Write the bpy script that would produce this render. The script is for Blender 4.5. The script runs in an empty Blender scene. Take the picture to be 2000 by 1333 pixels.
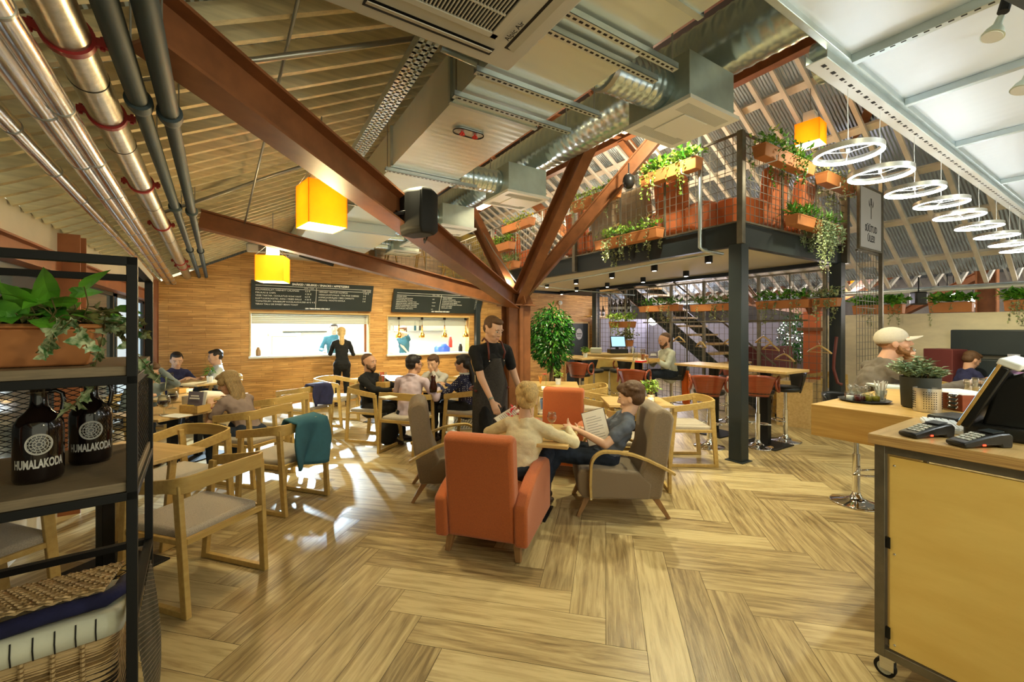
import bpy, bmesh, math, random
from mathutils import Vector, Matrix, Euler
R = random.Random(7)
SC = bpy.context.scene
COL = SC.collection
PI = math.pi
V = Vector

# ------------------------------------------------------------------ camera
F = 830.0; H = 1.6; CX = 1000.0; CY = 642.0          # focal length in pixels, eye height, principal point and horizon
YAW = math.atan(530.0/830.0)
FW = V((math.sin(YAW), math.cos(YAW), 0)); RT = V((math.cos(YAW), -math.sin(YAW), 0)); UP = V((0, 0, 1))
cam_d = bpy.data.cameras.new('camera'); cam = bpy.data.objects.new('camera', cam_d); COL.objects.link(cam)
cam.location = (0, 0, H); cam.rotation_euler = (PI/2, 0, -YAW)
cam_d.sensor_width = 36; cam_d.lens = F*36/2000
cam_d.shift_y = -(666.5-CY)/2000; cam_d.clip_start = 0.05
SC.camera = cam

# ------------------------------------------------------------------ view, world
SC.view_settings.view_transform = 'Standard'
try: SC.view_settings.look = 'None'
except Exception: pass
SC.view_settings.gamma = 1.0; SC.view_settings.use_curve_mapping = False
SC.view_settings.exposure = 0.42
w = bpy.data.worlds.new('evening'); SC.world = w; w.use_nodes = True
bg = w.node_tree.nodes['Background']; bg.inputs[0].default_value = (1.0, 0.98, 0.70, 1); bg.inputs[1].default_value = 0.72

def light(kind, loc, energy, color=(1, .85, .6), size=.1, target=None, spot=None, blend=.5, shape=None, size_y=None):
    d = bpy.data.lights.new(kind.lower()+'_light', kind); d.energy = energy; d.color = color
    if kind == 'AREA':
        d.size = size
        if size_y: d.shape = 'RECTANGLE'; d.size_y = size_y
    else: d.shadow_soft_size = size
    if kind == 'SPOT': d.spot_size = math.radians(spot or 90); d.spot_blend = blend
    o = bpy.data.objects.new(kind.lower()+'_light', d); COL.objects.link(o); o.location = loc
    if target is not None:
        o.rotation_euler = (V(target)-V(loc)).to_track_quat('-Z', 'Y').to_euler()
    return o

WARM = (1, .90, .55); WHITE = (.90, 1, .97)
# kitchen strip lamps behind the two serving hatches
light('AREA', (1.3, 11.1, 2.50), 150, (.78, .97, 1), .9, (1.3, 9.9, 1.2), size_y=.35)
light('AREA', (3.9, 11.1, 2.50), 130, (.85, .98, 1), .8, (3.9, 9.9, 1.2), size_y=.35)
light('SPOT', (1.6, 12.0, 2.28), 3200, (.66, .86, 1), .05, (.5, 6.2, 0), 62, .4); light('SPOT', (.7, 12.0, 2.28), 1500, (.66, .86, 1), .04, (1.2, 5.6, 0), 60, .4); light('SPOT', (3.7, 12.0, 2.28), 2200, (.76, .90, 1), .05, (2.4, 6.0, 0), 56, .4)  # added spots, not strip lamps: throw cool floor patches through the hatches
light('POINT', (3.6, -1.0, 2.3), 55, (.95, 1, .97), .12)  # added point without a fixture, brightens the wide duct
light('SPOT', (4.3, 3.2, 4.1), 170, (1, .90, .62), .05, (5.5, 4.8, 3.3), 120, .8); light('SPOT', (6.4, 1.7, 3.9), 90, (1, .90, .62), .05, (6.3, 3.2, 3.3), 110, .8); light('POINT', (1.3, -.7, 2.5), 34, WARM, .1)  # added spots brightening the balcony, then an added fill for the plywood cart
# track spots under the roof over the dining floor
for (x, y, z, tx, ty, e) in [(0.6, 6.6, 2.95, .4, 8.9, 90), (2.6, 7.6, 3.0, 2.6, 9.7, 150), (4.3, 7.8, 3.0, 4.6, 9.7, 150),
                             (2.4, 4.4, 3.05, 2.5, 6.0, 190), (4.55, 3.5, 3.2, 3.9, 3.0, 190), (4.5, 4.9, 3.2, 4.2, 4.9, 150),
                             (1.1, 3.3, 3.0, 1.9, 2.9, 95), (0.0, 4.6, 2.75, -.4, 5.6, 75), (3.9, 1.9, 3.1, 4.2, 2.0, 130),
                             (2.3, 0.9, 2.85, 2.2, 1.4, 70), (7.6, 1.6, 3.3, 8.6, .8, 260), (6.4, 2.2, 3.3, 5.6, 2.0, 120)]:
    light('SPOT', (x, y, z), e, WARM, .05, (tx, ty, 0), 105, .8)
# ------------------------------------------------------------------ pixel -> place helpers (photo frame 2000 x 1333)
def px(x, y, d): return V((0, 0, H)) + d*(FW + (x-CX)/F*RT + (CY-y)/F*UP)
def fl(x, y, z=0.0): return px(x, y, (H-z)*F/(y-CY))
def ray(x, y): return FW + (x-CX)/F*RT + (CY-y)/F*UP
def onX(x, y, X): return px(x, y, X/ray(x, y).x)
def onY(x, y, Y): return px(x, y, Y/ray(x, y).y)
def gp(x, d, z=0.0):                      # ground point under picture column x at depth d
    p = px(x, CY, d); p.z = z; return p
def yawof(a, b):                           # heading (a to the right, b away from the camera) -> rotation about z for a thing facing +y
    v = RT*a + FW*b; return math.atan2(-v.x, v.y)

# ------------------------------------------------------------------ object helpers
WM = {}
def tag(o, label=None, cat=None, group=None, kind=None):
    if label: o['label'] = label
    if cat: o['category'] = cat
    if group: o['group'] = group
    if kind: o['kind'] = kind
    return o
def thing(name, label, cat, loc=(0, 0, 0), rz=0.0, group=None, scale=1.0):
    o = bpy.data.objects.new(name, None); COL.objects.link(o); o.empty_display_size = .05
    o.location = loc; o.rotation_euler = (0, 0, rz); o.scale = (scale,)*3
    WM[o.name] = Matrix.Translation(V(loc)) @ Matrix.Rotation(rz, 4, 'Z') @ Matrix.Scale(scale, 4)
    return tag(o, label, cat, group)
def copy_tree(o, parent=None):
    c = o.copy(); COL.objects.link(c)
    if parent is not None: c.parent = parent
    for ch in list(o.children): copy_tree(ch, c)
    return c
def dup(o, loc, rz=0.0, label=None, group=None):
    c = copy_tree(o); c.location = loc; c.rotation_euler = (0, 0, rz)
    if label: c['label'] = label
    if group: c['group'] = group
    return c

class MB:
    def __init__(s): s.v = []; s.f = []; s.uv = None; s.tone = None
    def add(s, vs, fs):
        n = len(s.v); s.v += [V(p) for p in vs]; s.f += [tuple(i+n for i in f) for f in fs]; return s
    def box(s, c, size, rot=None):
        x, y, z = size[0]/2, size[1]/2, size[2]/2
        vs = [V((a*x, b*y, e*z)) for e in (-1, 1) for b in (-1, 1) for a in (-1, 1)]
        if rot is not None:
            m = rot if isinstance(rot, Matrix) else Euler(rot).to_matrix()
            vs = [m.to_3x3() @ p for p in vs]
        c = V(c)
        return s.add([p+c for p in vs], [(0, 2, 3, 1), (4, 5, 7, 6), (0, 1, 5, 4), (2, 6, 7, 3), (0, 4, 6, 2), (1, 3, 7, 5)])
    def bx(s, x0, x1, y0, y1, z0, z1): return s.box(((x0+x1)/2, (y0+y1)/2, (z0+z1)/2), (abs(x1-x0), abs(y1-y0), abs(z1-z0)))
    def hexa(s, lo, hi):                    # four bottom points, four top points, both counter-clockwise
        return s.add(list(lo)+list(hi), [(3, 2, 1, 0), (4, 5, 6, 7), (0, 1, 5, 4), (1, 2, 6, 5), (2, 3, 7, 6), (3, 0, 4, 7)])
    def frame(s, p0, p1, up=UP):
        z = (V(p1)-V(p0)); L = z.length; z.normalize(); up = V(up)
        x = up.cross(z)
        if x.length < 1e-4: x = V((1, 0, 0)).cross(z)
        if x.length < 1e-4: x = V((0, 1, 0)).cross(z)
        x.normalize(); y = z.cross(x); return x, y, z, L
    def beam(s, p0, p1, w, h, up=UP, taper=1.0):  # w across, h along 'up'
        x, y, z, L = s.frame(p0, p1, up); p0 = V(p0); p1 = V(p1)
        def rect(p, k): return [p-x*w/2*k-y*h/2*k, p+x*w/2*k-y*h/2*k, p+x*w/2*k+y*h/2*k, p-x*w/2*k+y*h/2*k]
        return s.hexa(rect(p0, 1), rect(p1, taper))
    def ibeam(s, p0, p1, w, h, t=.012, up=UP):
        x, y, z, L = s.frame(p0, p1, up); p0 = V(p0); p1 = V(p1)
        s.beam(p0, p1, t, h-2*t, up)
        for k in (-1, 1): s.beam(p0+y*k*(h/2-t/2), p1+y*k*(h/2-t/2), w, t, up)
        return s
    def ring(s, c, x, y, r, ry=None, seg=12, ph=0):
        ry = r if ry is None else ry
        return [V(c)+x*math.cos(2*PI*i/seg+ph)*r+y*math.sin(2*PI*i/seg+ph)*ry for i in range(seg)]
    def loft(s, rings, cap=True):
        n = len(s.v); k = len(rings[0])
        for r in rings: s.v += [V(p) for p in r]
        for j in range(len(rings)-1):
            for i in range(k):
                a = n+j*k+i; b = n+j*k+(i+1) % k
                s.f.append((a, b, b+k, a+k))
        if cap:
            s.f.append(tuple(n+i for i in reversed(range(k)))); m = n+(len(rings)-1)*k
            s.f.append(tuple(m+i for i in range(k)))
        return s
    def cyl(s, p0, p1, r0, r1=None, seg=16, cap=True):
        r1 = r0 if r1 is None else r1
        x, y, z, L = s.frame(p0, p1); return s.loft([s.ring(p0, x, y, r0, seg=seg), s.ring(p1, x, y, r1, seg=seg)], cap)
    def tube(s, pts, r, seg=8, cap=True, rf=None):
        pts = [V(p) for p in pts]; rings = []; n = len(pts); px_ = None
        for i, p in enumerate(pts):
            t = (pts[min(i+1, n-1)]-pts[max(i-1, 0)]).normalized()
            if px_ is None:
                a = V((0, 0, 1)) if abs(t.z) < .9 else V((1, 0, 0))
                x = a.cross(t).normalized()
            else:
                x = (px_ - t*px_.dot(t)); x.normalize()
            px_ = x; y = t.cross(x)
            rr = r if rf is None else rf(i/(n-1))
            rings.append(s.ring(p, x, y, rr, seg=seg))
        return s.loft(rings, cap)
    def lathe(s, prof, c=(0, 0, 0), seg=20, M=None):
        n = len(s.v); c = V(c)
        for (r, z) in prof:
            for i in range(seg):
                p = V((r*math.cos(2*PI*i/seg), r*math.sin(2*PI*i/seg), z))
                if M is not None: p = M @ p
                s.v.append(p+c)
        for j in range(len(prof)-1):
            for i in range(seg):
                a = n+j*seg+i; b = n+j*seg+(i+1) % seg; s.f.append((a, b, b+seg, a+seg))
        s.f.append(tuple(n+i for i in reversed(range(seg)))); m = n+(len(prof)-1)*seg
        s.f.append(tuple(m+i for i in range(seg)))
        return s
    def sphere(s, c, r, M=None, seg=14, rings=8):
        if not hasattr(r, '__len__'): r = (r, r, r)
        n = len(s.v); c = V(c); M = M.to_3x3() if M is not None else Matrix.Identity(3)
        s.v.append(c+M @ V((0, 0, r[2])))
        for j in range(1, rings):
            a = PI*j/rings
            for i in range(seg):
                b = 2*PI*i/seg
                s.v.append(c+M @ V((r[0]*math.sin(a)*math.cos(b), r[1]*math.sin(a)*math.sin(b), r[2]*math.cos(a))))
        s.v.append(c+M @ V((0, 0, -r[2]))); last = len(s.v)-1
        for i in range(seg): s.f.append((n, n+1+i, n+1+(i+1) % seg))
        for j in range(rings-2):
            for i in range(seg):
                a = n+1+j*seg+i; b = n+1+j*seg+(i+1) % seg; s.f.append((a, a+seg, b+seg, b))
        m = n+1+(rings-2)*seg
        for i in range(seg): s.f.append((m+i, last, m+(i+1) % seg))
        return s
    def ecap(s, p0, p1, a0, a1, xdir=(1, 0, 0), seg=16):   # elliptic capsule; a0/a1 = (r across xdir, r along the other)
        p0 = V(p0); p1 = V(p1)
        if not hasattr(a0, '__len__'): a0 = (a0, a0)
        if not hasattr(a1, '__len__'): a1 = (a1, a1)
        z = (p1-p0); L = z.length
        if L < 1e-6: z = V((0, 0, 1))
        z.normalize(); x = V(xdir); x = x-z*x.dot(z)
        if x.length < 1e-3: x = V((0, 1, 0)); x = x-z*x.dot(z)
        x.normalize(); y = z.cross(x); rings = []
        for k in range(5):
            t = PI/2*(1-k/4.0); c = math.cos(t); sn = math.sin(t); m = min(a0)
            rings.append(s.ring(p0-z*m*sn, x, y, max(a0[0]*c, 1e-4), max(a0[1]*c, 1e-4), seg))
        for k in range(5):
            t = PI/2*k/4.0; c = math.cos(t); sn = math.sin(t); m = min(a1)
            rings.append(s.ring(p1+z*m*sn, x, y, max(a1[0]*c, 1e-4), max(a1[1]*c, 1e-4), seg))
        return s.loft(rings)
    def prism(s, pts, off):                 # planar outline pushed along a vector
        n = len(pts); off = V(off); a = [V(p) for p in pts]; b = [p+off for p in a]
        return s.add(a+b, [tuple(reversed(range(n))), tuple(range(n, 2*n))]+[(i, (i+1) % n, n+(i+1) % n, n+i) for i in range(n)])
    def quad(s, a, b, c, d): return s.add([a, b, c, d], [(0, 1, 2, 3)])
    def sheet(s, fn, nu, nv):
        n = len(s.v)
        for j in range(nv+1):
            for i in range(nu+1): s.v.append(V(fn(i/nu, j/nv)))
        for j in range(nv):
            for i in range(nu):
                a = n+j*(nu+1)+i; s.f.append((a, a+1, a+nu+2, a+nu+1))
        return s
    def build(s, name, mat, parent=None, smooth=False, bevel=0, world=False, sub=0, solid=0, autos=None):
        me = bpy.data.meshes.new(name); vs = s.v
        if world and parent is not None:
            p = parent; m = WM[p.name].inverted(); vs = [m @ q for q in vs]
        me.from_pydata([tuple(q) for q in vs], [], s.f)
        if s.uv:
            l = me.uv_layers.new(name='UVMap')
            for i, u in enumerate(s.uv): l.data[i].uv = u
        if s.tone:
            a = me.attributes.new('tone', 'FLOAT', 'FACE'); a.data.foreach_set('value', s.tone)
        if mat: me.materials.append(mat)
        o = bpy.data.objects.new(name, me); COL.objects.link(o)
        if parent is not None:
            o.parent = parent
            if o.name not in WM: WM[o.name] = WM.get(parent.name, Matrix.Identity(4))
        else: WM[o.name] = Matrix.Identity(4)
        if solid:
            m = o.modifiers.new('s', 'SOLIDIFY'); m.thickness = solid; m.offset = 0
        if bevel:
            m = o.modifiers.new('b', 'BEVEL'); m.width = bevel; m.segments = 3 if bevel > .008 else 2; m.limit_method = 'ANGLE'; m.angle_limit = math.radians(40)
            m.harden_normals = False
        if sub:
            m = o.modifiers.new('u', 'SUBSURF'); m.levels = sub; m.render_levels = sub
        if smooth or bevel or sub:
            me.shade_smooth() if (smooth or sub) else None
        if autos or (bevel and not smooth):
            me.shade_smooth()
            try: me.set_sharp_from_angle(angle=math.radians(autos or 35))
            except Exception: pass
        return o
def struct(o): o['kind'] = 'structure'; return o
def detail(o, mb, m, parent=None):              # surface pattern joined into its part's own mesh with a second material
    me = o.data; W_ = WM[parent.name].inverted() if parent is not None else Matrix.Identity(4)
    me.materials.append(m); mi = len(me.materials)-1; bm = bmesh.new(); bm.from_mesh(me); vs = [bm.verts.new(W_ @ V(q)) for q in mb.v]
    for f in mb.f:
        try: nf = bm.faces.new([vs[i] for i in f]); nf.material_index = mi
        except ValueError: pass
    bm.to_mesh(me); bm.free(); return o

def text_mesh(txt, size, M, name, mat, parent=None, align='LEFT', depth=.002, bold=0.0, sx=1.0):
    c = bpy.data.curves.new(name, 'FONT'); c.body = txt; c.size = size; c.align_x = align; c.align_y = 'CENTER'; c.extrude = depth; c.offset = bold; c.resolution_u = 2
    t = bpy.data.objects.new(name, c); me = bpy.data.meshes.new_from_object(t)
    bpy.data.objects.remove(t); bpy.data.curves.remove(c)
    me.transform(M @ Matrix.Diagonal((sx, 1, 1, 1)))
    if parent is not None: me.transform(WM[parent.name].inverted())
    me.materials.clear(); me.materials.append(mat)
    o = bpy.data.objects.new(name, me); COL.objects.link(o)
    if parent is not None: o.parent = parent
    WM[o.name] = WM.get(parent.name, Matrix.Identity(4)) if parent is not None else Matrix.Identity(4)
    return o

# ------------------------------------------------------------------ materials
def new_mat(name):
    m = bpy.data.materials.new(name); m.use_nodes = True; n = m.node_tree.nodes; return m, n, m.node_tree.links, n['Principled BSDF']
def mat(name, col, rough=.5, metal=0.0, noise=0.0, nscale=8.0, stretch=(1, 1, 1), bump=0.0, spec=None, coat=0.0, alpha=None, trans=0.0, ior=1.45, emit=None, estr=0.0, sheen=0.0, col2=None, detail=4.0, gen='Object'):
    m, n, l, b = new_mat(name)
    c = tuple(col)+(1,) if len(col) == 3 else col
    b.inputs['Base Color'].default_value = c; b.inputs['Roughness'].default_value = rough; b.inputs['Metallic'].default_value = metal
    b.inputs['IOR'].default_value = ior
    if coat: b.inputs['Coat Weight'].default_value = coat; b.inputs['Coat Roughness'].default_value = .15
    if trans: b.inputs['Transmission Weight'].default_value = trans
    if alpha is not None: b.inputs['Alpha'].default_value = alpha
    if spec is not None: b.inputs['Specular IOR Level'].default_value = spec
    if sheen: b.inputs['Sheen Weight'].default_value = sheen
    if emit is not None:
        b.inputs['Emission Color'].default_value = tuple(emit)+(1,); b.inputs['Emission Strength'].default_value = estr
    if noise or bump:
        tc = n.new('ShaderNodeTexCoord'); mp = n.new('ShaderNodeMapping'); mp.inputs['Scale'].default_value = stretch
        nz = n.new('ShaderNodeTexNoise'); nz.inputs['Scale'].default_value = nscale; nz.inputs['Detail'].default_value = detail; nz.inputs['Roughness'].default_value = .6
        l.new(tc.outputs[gen], mp.inputs[0]); l.new(mp.outputs[0], nz.inputs['Vector'])
        if noise:
            rp = n.new('ShaderNodeValToRGB'); e = rp.color_ramp.elements
            c2 = tuple(col2)+(1,) if col2 else tuple(max(0, x*(1-noise)) for x in c[:3])+(1,)
            e[0].position = .32; e[1].position = .68; e[0].color = c2
            e[1].color = c if col2 else tuple(min(1, x*(1+noise*.6)) for x in c[:3])+(1,)
            l.new(nz.outputs['Fac'], rp.inputs[0]); l.new(rp.outputs[0], b.inputs['Base Color'])
        if bump:
            bp = n.new('ShaderNodeBump'); bp.inputs['Strength'].default_value = bump; bp.inputs['Distance'].default_value = .01
            l.new(nz.outputs['Fac'], bp.inputs['Height']); l.new(bp.outputs[0], b.inputs['Normal'])
    return m
def wood(name, light_c, dark_c, axis=0, scale=3.0, rough=.45, bump=.15, stretch=14.0):
    st = [stretch]*3; st[axis] = 1.0
    return mat(name, light_c, rough, noise=.5, col2=dark_c, nscale=scale, stretch=tuple(st), bump=bump, detail=6)

def mat_floor():
    m, n, l, b = new_mat('oak_plank_floor')
    uv = n.new('ShaderNodeUVMap'); uv.uv_map = 'UVMap'
    mp = n.new('ShaderNodeMapping'); mp.inputs['Scale'].default_value = (1.1, 13, 1); l.new(uv.outputs[0], mp.inputs[0])
    nz = n.new('ShaderNodeTexNoise'); nz.inputs['Scale'].default_value = 2.2; nz.inputs['Detail'].default_value = 8; nz.inputs['Roughness'].default_value = .62; nz.inputs['Distortion'].default_value = .6
    l.new(mp.outputs[0], nz.inputs['Vector'])
    mp2 = n.new('ShaderNodeMapping'); mp2.inputs['Scale'].default_value = (1, 60, 1); l.new(uv.outputs[0], mp2.inputs[0])
    nz2 = n.new('ShaderNodeTexNoise'); nz2.inputs['Scale'].default_value = 4; nz2.inputs['Detail'].default_value = 3; l.new(mp2.outputs[0], nz2.inputs['Vector'])
    at = n.new('ShaderNodeAttribute'); at.attribute_name = 'tone'
    r1 = n.new('ShaderNodeValToRGB'); e = r1.color_ramp.elements
    e[0].position = .30; e[0].color = (.19, .13, .056, 1); e[1].position = .68; e[1].color = (.56, .45, .235, 1)
    x = r1.color_ramp.elements.new(.48); x.color = (.39, .29, .138, 1)
    mx0 = n.new('ShaderNodeMath'); mx0.operation = 'MULTIPLY_ADD'; mx0.inputs[1].default_value = .26; mx0.inputs[2].default_value = -.13
    l.new(at.outputs['Fac'], mx0.inputs[0])
    ad = n.new('ShaderNodeMath'); ad.operation = 'ADD'; l.new(nz.outputs['Fac'], ad.inputs[0]); l.new(mx0.outputs[0], ad.inputs[1])
    ad2 = n.new('ShaderNodeMath'); ad2.operation = 'MULTIPLY_ADD'; ad2.inputs[1].default_value = .16; l.new(nz2.outputs['Fac'], ad2.inputs[0]); l.new(ad.outputs[0], ad2.inputs[2])
    sb = n.new('ShaderNodeMath'); sb.operation = 'SUBTRACT'; sb.inputs[1].default_value = .08; l.new(ad2.outputs[0], sb.inputs[0])
    l.new(sb.outputs[0], r1.inputs[0])
    l.new(r1.outputs[0], b.inputs['Base Color'])
    b.inputs['Roughness'].default_value = .33; b.inputs['Specular IOR Level'].default_value = .5
    bp = n.new('ShaderNodeBump'); bp.inputs['Strength'].default_value = .12; bp.inputs['Distance'].default_value = .01
    l.new(nz2.outputs['Fac'], bp.inputs['Height']); l.new(bp.outputs[0], b.inputs['Normal'])
    return m
def mat_woodwall():
    m, n, l, b = new_mat('stacked_wood_strip_wall')
    tc = n.new('ShaderNodeTexCoord'); sep = n.new('ShaderNodeSeparateXYZ'); l.new(tc.outputs['Object'], sep.inputs[0])
    cb = n.new('ShaderNodeCombineXYZ'); l.new(sep.outputs['X'], cb.inputs[0]); l.new(sep.outputs['Z'], cb.inputs[1])
    br = n.new('ShaderNodeTexBrick'); br.inputs['Scale'].default_value = 1.0; br.inputs['Brick Width'].default_value = .55; br.inputs['Row Height'].default_value = .042
    br.inputs['Mortar Size'].default_value = .0022; br.inputs['Mortar Smooth'].default_value = .3; br.inputs['Bias'].default_value = 0; br.offset = .37; br.offset_frequency = 3; br.squash = .75; br.squash_frequency = 4
    br.inputs['Color1'].default_value = (.80, .46, .155, 1); br.inputs['Color2'].default_value = (.60, .31, .085, 1); br.inputs['Mortar'].default_value = (.34, .155, .035, 1)
    l.new(cb.outputs[0], br.inputs['Vector'])
    mp = n.new('ShaderNodeMapping'); mp.inputs['Scale'].default_value = (1.5, 1, 22); l.new(tc.outputs['Object'], mp.inputs[0])
    nz = n.new('ShaderNodeTexNoise'); nz.inputs['Scale'].default_value = 2.5; nz.inputs['Detail'].default_value = 6; l.new(mp.outputs[0], nz.inputs['Vector'])
    rp = n.new('ShaderNodeValToRGB'); rp.color_ramp.elements[0].position = .3; rp.color_ramp.elements[0].color = (.55, .5, .42, 1); rp.color_ramp.elements[1].position = .62; rp.color_ramp.elements[1].color = (1, 1, 1, 1)
    l.new(nz.outputs['Fac'], rp.inputs[0])
    mx = n.new('ShaderNodeMix'); mx.data_type = 'RGBA'; mx.blend_type = 'MULTIPLY'; mx.inputs[0].default_value = .9
    l.new(br.outputs['Color'], mx.inputs[6]); l.new(rp.outputs[0], mx.inputs[7]); l.new(mx.outputs[2], b.inputs['Base Color'])
    b.inputs['Roughness'].default_value = .5
    bp = n.new('ShaderNodeBump'); bp.inputs['Strength'].default_value = .5; bp.inputs['Distance'].default_value = .012
    l.new(br.outputs['Color'], bp.inputs['Height']); l.new(bp.outputs[0], b.inputs['Normal'])
    return m
def mat_ribs(name, col, rough, metal, direction='Y', scale=20.0, strength=.4, noise=.0, dist=.02):
    m, n, l, b = new_mat(name)
    b.inputs['Base Color'].default_value = tuple(col)+(1,); b.inputs['Roughness'].default_value = rough; b.inputs['Metallic'].default_value = metal
    tc = n.new('ShaderNodeTexCoord'); wv = n.new('ShaderNodeTexWave'); wv.bands_direction = direction; wv.inputs['Scale'].default_value = scale; wv.inputs['Distortion'].default_value = noise
    l.new(tc.outputs['Object'], wv.inputs['Vector'])
    bp = n.new('ShaderNodeBump'); bp.inputs['Strength'].default_value = strength; bp.inputs['Distance'].default_value = dist
    l.new(wv.outputs['Fac'], bp.inputs['Height']); l.new(bp.outputs[0], b.inputs['Normal'])
    return m
def mat_fabric(name, col, sc=260, col2=None):
    return mat(name, col, .95, noise=.28, nscale=sc, bump=.35, sheen=.25, detail=2, col2=col2)
def mat_dots(name, col, dot, scale=38, thr=.23):
    m, n, l, b = new_mat(name)
    tc = n.new('ShaderNodeTexCoord'); vo = n.new('ShaderNodeTexVoronoi'); vo.inputs['Scale'].default_value = scale; vo.inputs['Randomness'].default_value = .25
    l.new(tc.outputs['Object'], vo.inputs['Vector'])
    lt = n.new('ShaderNodeMath'); lt.operation = 'LESS_THAN'; lt.inputs[1].default_value = thr; l.new(vo.outputs['Distance'], lt.inputs[0])
    mx = n.new('ShaderNodeMix'); mx.data_type = 'RGBA'; mx.inputs[6].default_value = tuple(col)+(1,); mx.inputs[7].default_value = tuple(dot)+(1,)
    l.new(lt.outputs[0], mx.inputs[0]); l.new(mx.outputs[2], b.inputs['Base Color']); b.inputs['Roughness'].default_value = .85
    return m
def mat_leaf(name, c1, c2, rough=.4, sc=9):
    m, n, l, b = new_mat(name)
    tc = n.new('ShaderNodeTexCoord'); nz = n.new('ShaderNodeTexNoise'); nz.inputs['Scale'].default_value = sc; l.new(tc.outputs['Object'], nz.inputs['Vector'])
    rp = n.new('ShaderNodeValToRGB'); e = rp.color_ramp.elements; e[0].position = .38; e[1].position = .62; e[0].color = tuple(c1)+(1,); e[1].color = tuple(c2)+(1,)
    l.new(nz.outputs['Fac'], rp.inputs[0]); l.new(rp.outputs[0], b.inputs['Base Color']); b.inputs['Roughness'].default_value = rough
    b.inputs['Subsurface Weight'].default_value = 0.0
    return m
def mat_glass(name, col=(1, 1, 1), rough=.02):
    m = bpy.data.materials.new(name); m.use_nodes = True; n = m.node_tree.nodes; l = m.node_tree.links; n.remove(n['Principled BSDF'])
    t = n.new('ShaderNodeBsdfTransparent'); t.inputs[0].default_value = (.93, .95, .94, 1); g = n.new('ShaderNodeBsdfGlossy'); g.inputs['Roughness'].default_value = .04
    lw = n.new('ShaderNodeLayerWeight'); lw.inputs[0].default_value = .28; mx = n.new('ShaderNodeMixShader'); l.new(lw.outputs['Facing'], mx.inputs[0]); l.new(t.outputs[0], mx.inputs[1]); l.new(g.outputs[0], mx.inputs[2])
    l.new(mx.outputs[0], n['Material Output'].inputs[0]); return m
def mat_glass_old(name, col=(1, 1, 1), rough=.02):
    m, n, l, b = new_mat(name); b.inputs['Base Color'].default_value = tuple(col)+(1,); b.inputs['Roughness'].default_value = rough
    b.inputs['Transmission Weight'].default_value = 1.0; b.inputs['IOR'].default_value = 1.3
    return m

M = {}
M['floor'] = mat_floor()
M['woodwall'] = mat_woodwall()
M['oak'] = wood('oak_chair_wood', (.56, .385, .13), (.45, .29, .085), 0, 3, .42, .05, 10)
M['oak_top'] = wood('oak_table_top', (.66, .46, .20), (.50, .32, .11), 0, 2.2, .35, .05, 14)
M['oak_apron'] = wood('oak_bar_board', (.60, .38, .12), (.46, .27, .07), 1, 2.4, .4, .05, 16)
M['ply'] = wood('birch_plywood', (.90, .66, .21), (.78, .53, .14), 1, 1.6, .5, .02, 4)
M['ply_edge'] = wood('plywood_edge', (.66, .43, .17), (.36, .20, .07), 1, 6, .55, .05, 40)
M['legwood'] = wood('brown_leg_wood', (.34, .18, .07), (.24, .12, .045), 2, 4, .4, .05, 10)
M['batten'] = mat('pine_roof_batten', (.66, .58, .36), .75, noise=.22, nscale=3, stretch=(1, 12, 12), bump=.1)
M['battenR'] = mat('pale_roof_batten', (.64, .59, .51), .75, noise=.15, nscale=3)
M['corr'] = mat_ribs('corrugated_roof_sheet', (.42, .42, .36), .34, .9, 'X', 9.0, .9, 1.2, .05)
M['corrR'] = mat_ribs('corrugated_roof_sheet_right', (.56, .64, .70), .3, .9, 'Y', 7.0, .9, 1.5, .05)
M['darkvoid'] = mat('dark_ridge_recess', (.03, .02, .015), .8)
M['rust'] = mat('oxide_red_steel', (.225, .085, .032), .42, noise=.25, nscale=5, bump=.05)
M['rustl'] = mat('oxide_red_window_steel', (.30, .11, .045), .5, noise=.2, nscale=4)
M['galv'] = mat('galvanised_sheet', (.56, .65, .61), .36, .65, noise=.2, nscale=2.2, stretch=(1, 1, 1), bump=.05)
M['galvduct'] = mat_ribs('galvanised_ribbed_duct', (.66, .73, .70), .36, .6, 'Y', 4.2, .25, .0, .004)
M['galvbig'] = mat_ribs('galvanised_wide_duct', (.78, .87, .98), .42, .40, 'X', 3.6, .12, .0, .003)
M['galvX'] = mat('galvanised_channel', (.56, .65, .68), .35, .85, noise=.1, nscale=6)
M['spiral'] = mat('spiral_duct_metal', (.60, .74, .82), .24, .85, noise=.1, nscale=4)
M['foil'] = mat('aluminium_foil_lagging', (.78, .76, .72), .20, .95, noise=.15, nscale=6, bump=.25)
M['pipegalv'] = mat('brushed_galvanised_pipe', (.50, .47, .38), .32, .9, noise=.2, nscale=30, bump=.1)
M['slate'] = mat('dark_blue_grey_pipe', (.030, .052, .062), .6, noise=.1, nscale=6)
M['red'] = mat('red_coupling', (.30, .02, .02), .4)
M['conduit'] = mat('grey_conduit', (.36, .36, .33), .35, .8)
M['acwhite'] = mat('grey_white_plastic', (.46, .44, .38), .5)
M['white'] = mat('white_plastic', (.78, .82, .84), .5)
M['diff'] = mat('white_diffuser_panel', (.86, .88, .82), .45, emit=(1, .97, .88), estr=.0)
M['diffslot'] = mat('diffuser_slot_rows', (.42, .43, .38), .5)
M['black'] = mat('black_metal', (.007, .007, .007), .5, spec=.3)
M['blackplastic'] = mat('black_plastic', (.012, .012, .012), .3)
M['blacksoft'] = mat('black_cloth', (.010, .010, .012), .9, noise=.2, nscale=80, bump=.1)
M['anthracite'] = mat('anthracite_painted_steel', (.022, .030, .034), .4, noise=.1, nscale=3)
M['rawsteel'] = mat('raw_steel_frame', (.22, .20, .16), .4, .75, noise=.25, nscale=7)
M['wire'] = mat('raw_steel_wire', (.20, .18, .15), .45, .6)
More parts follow.
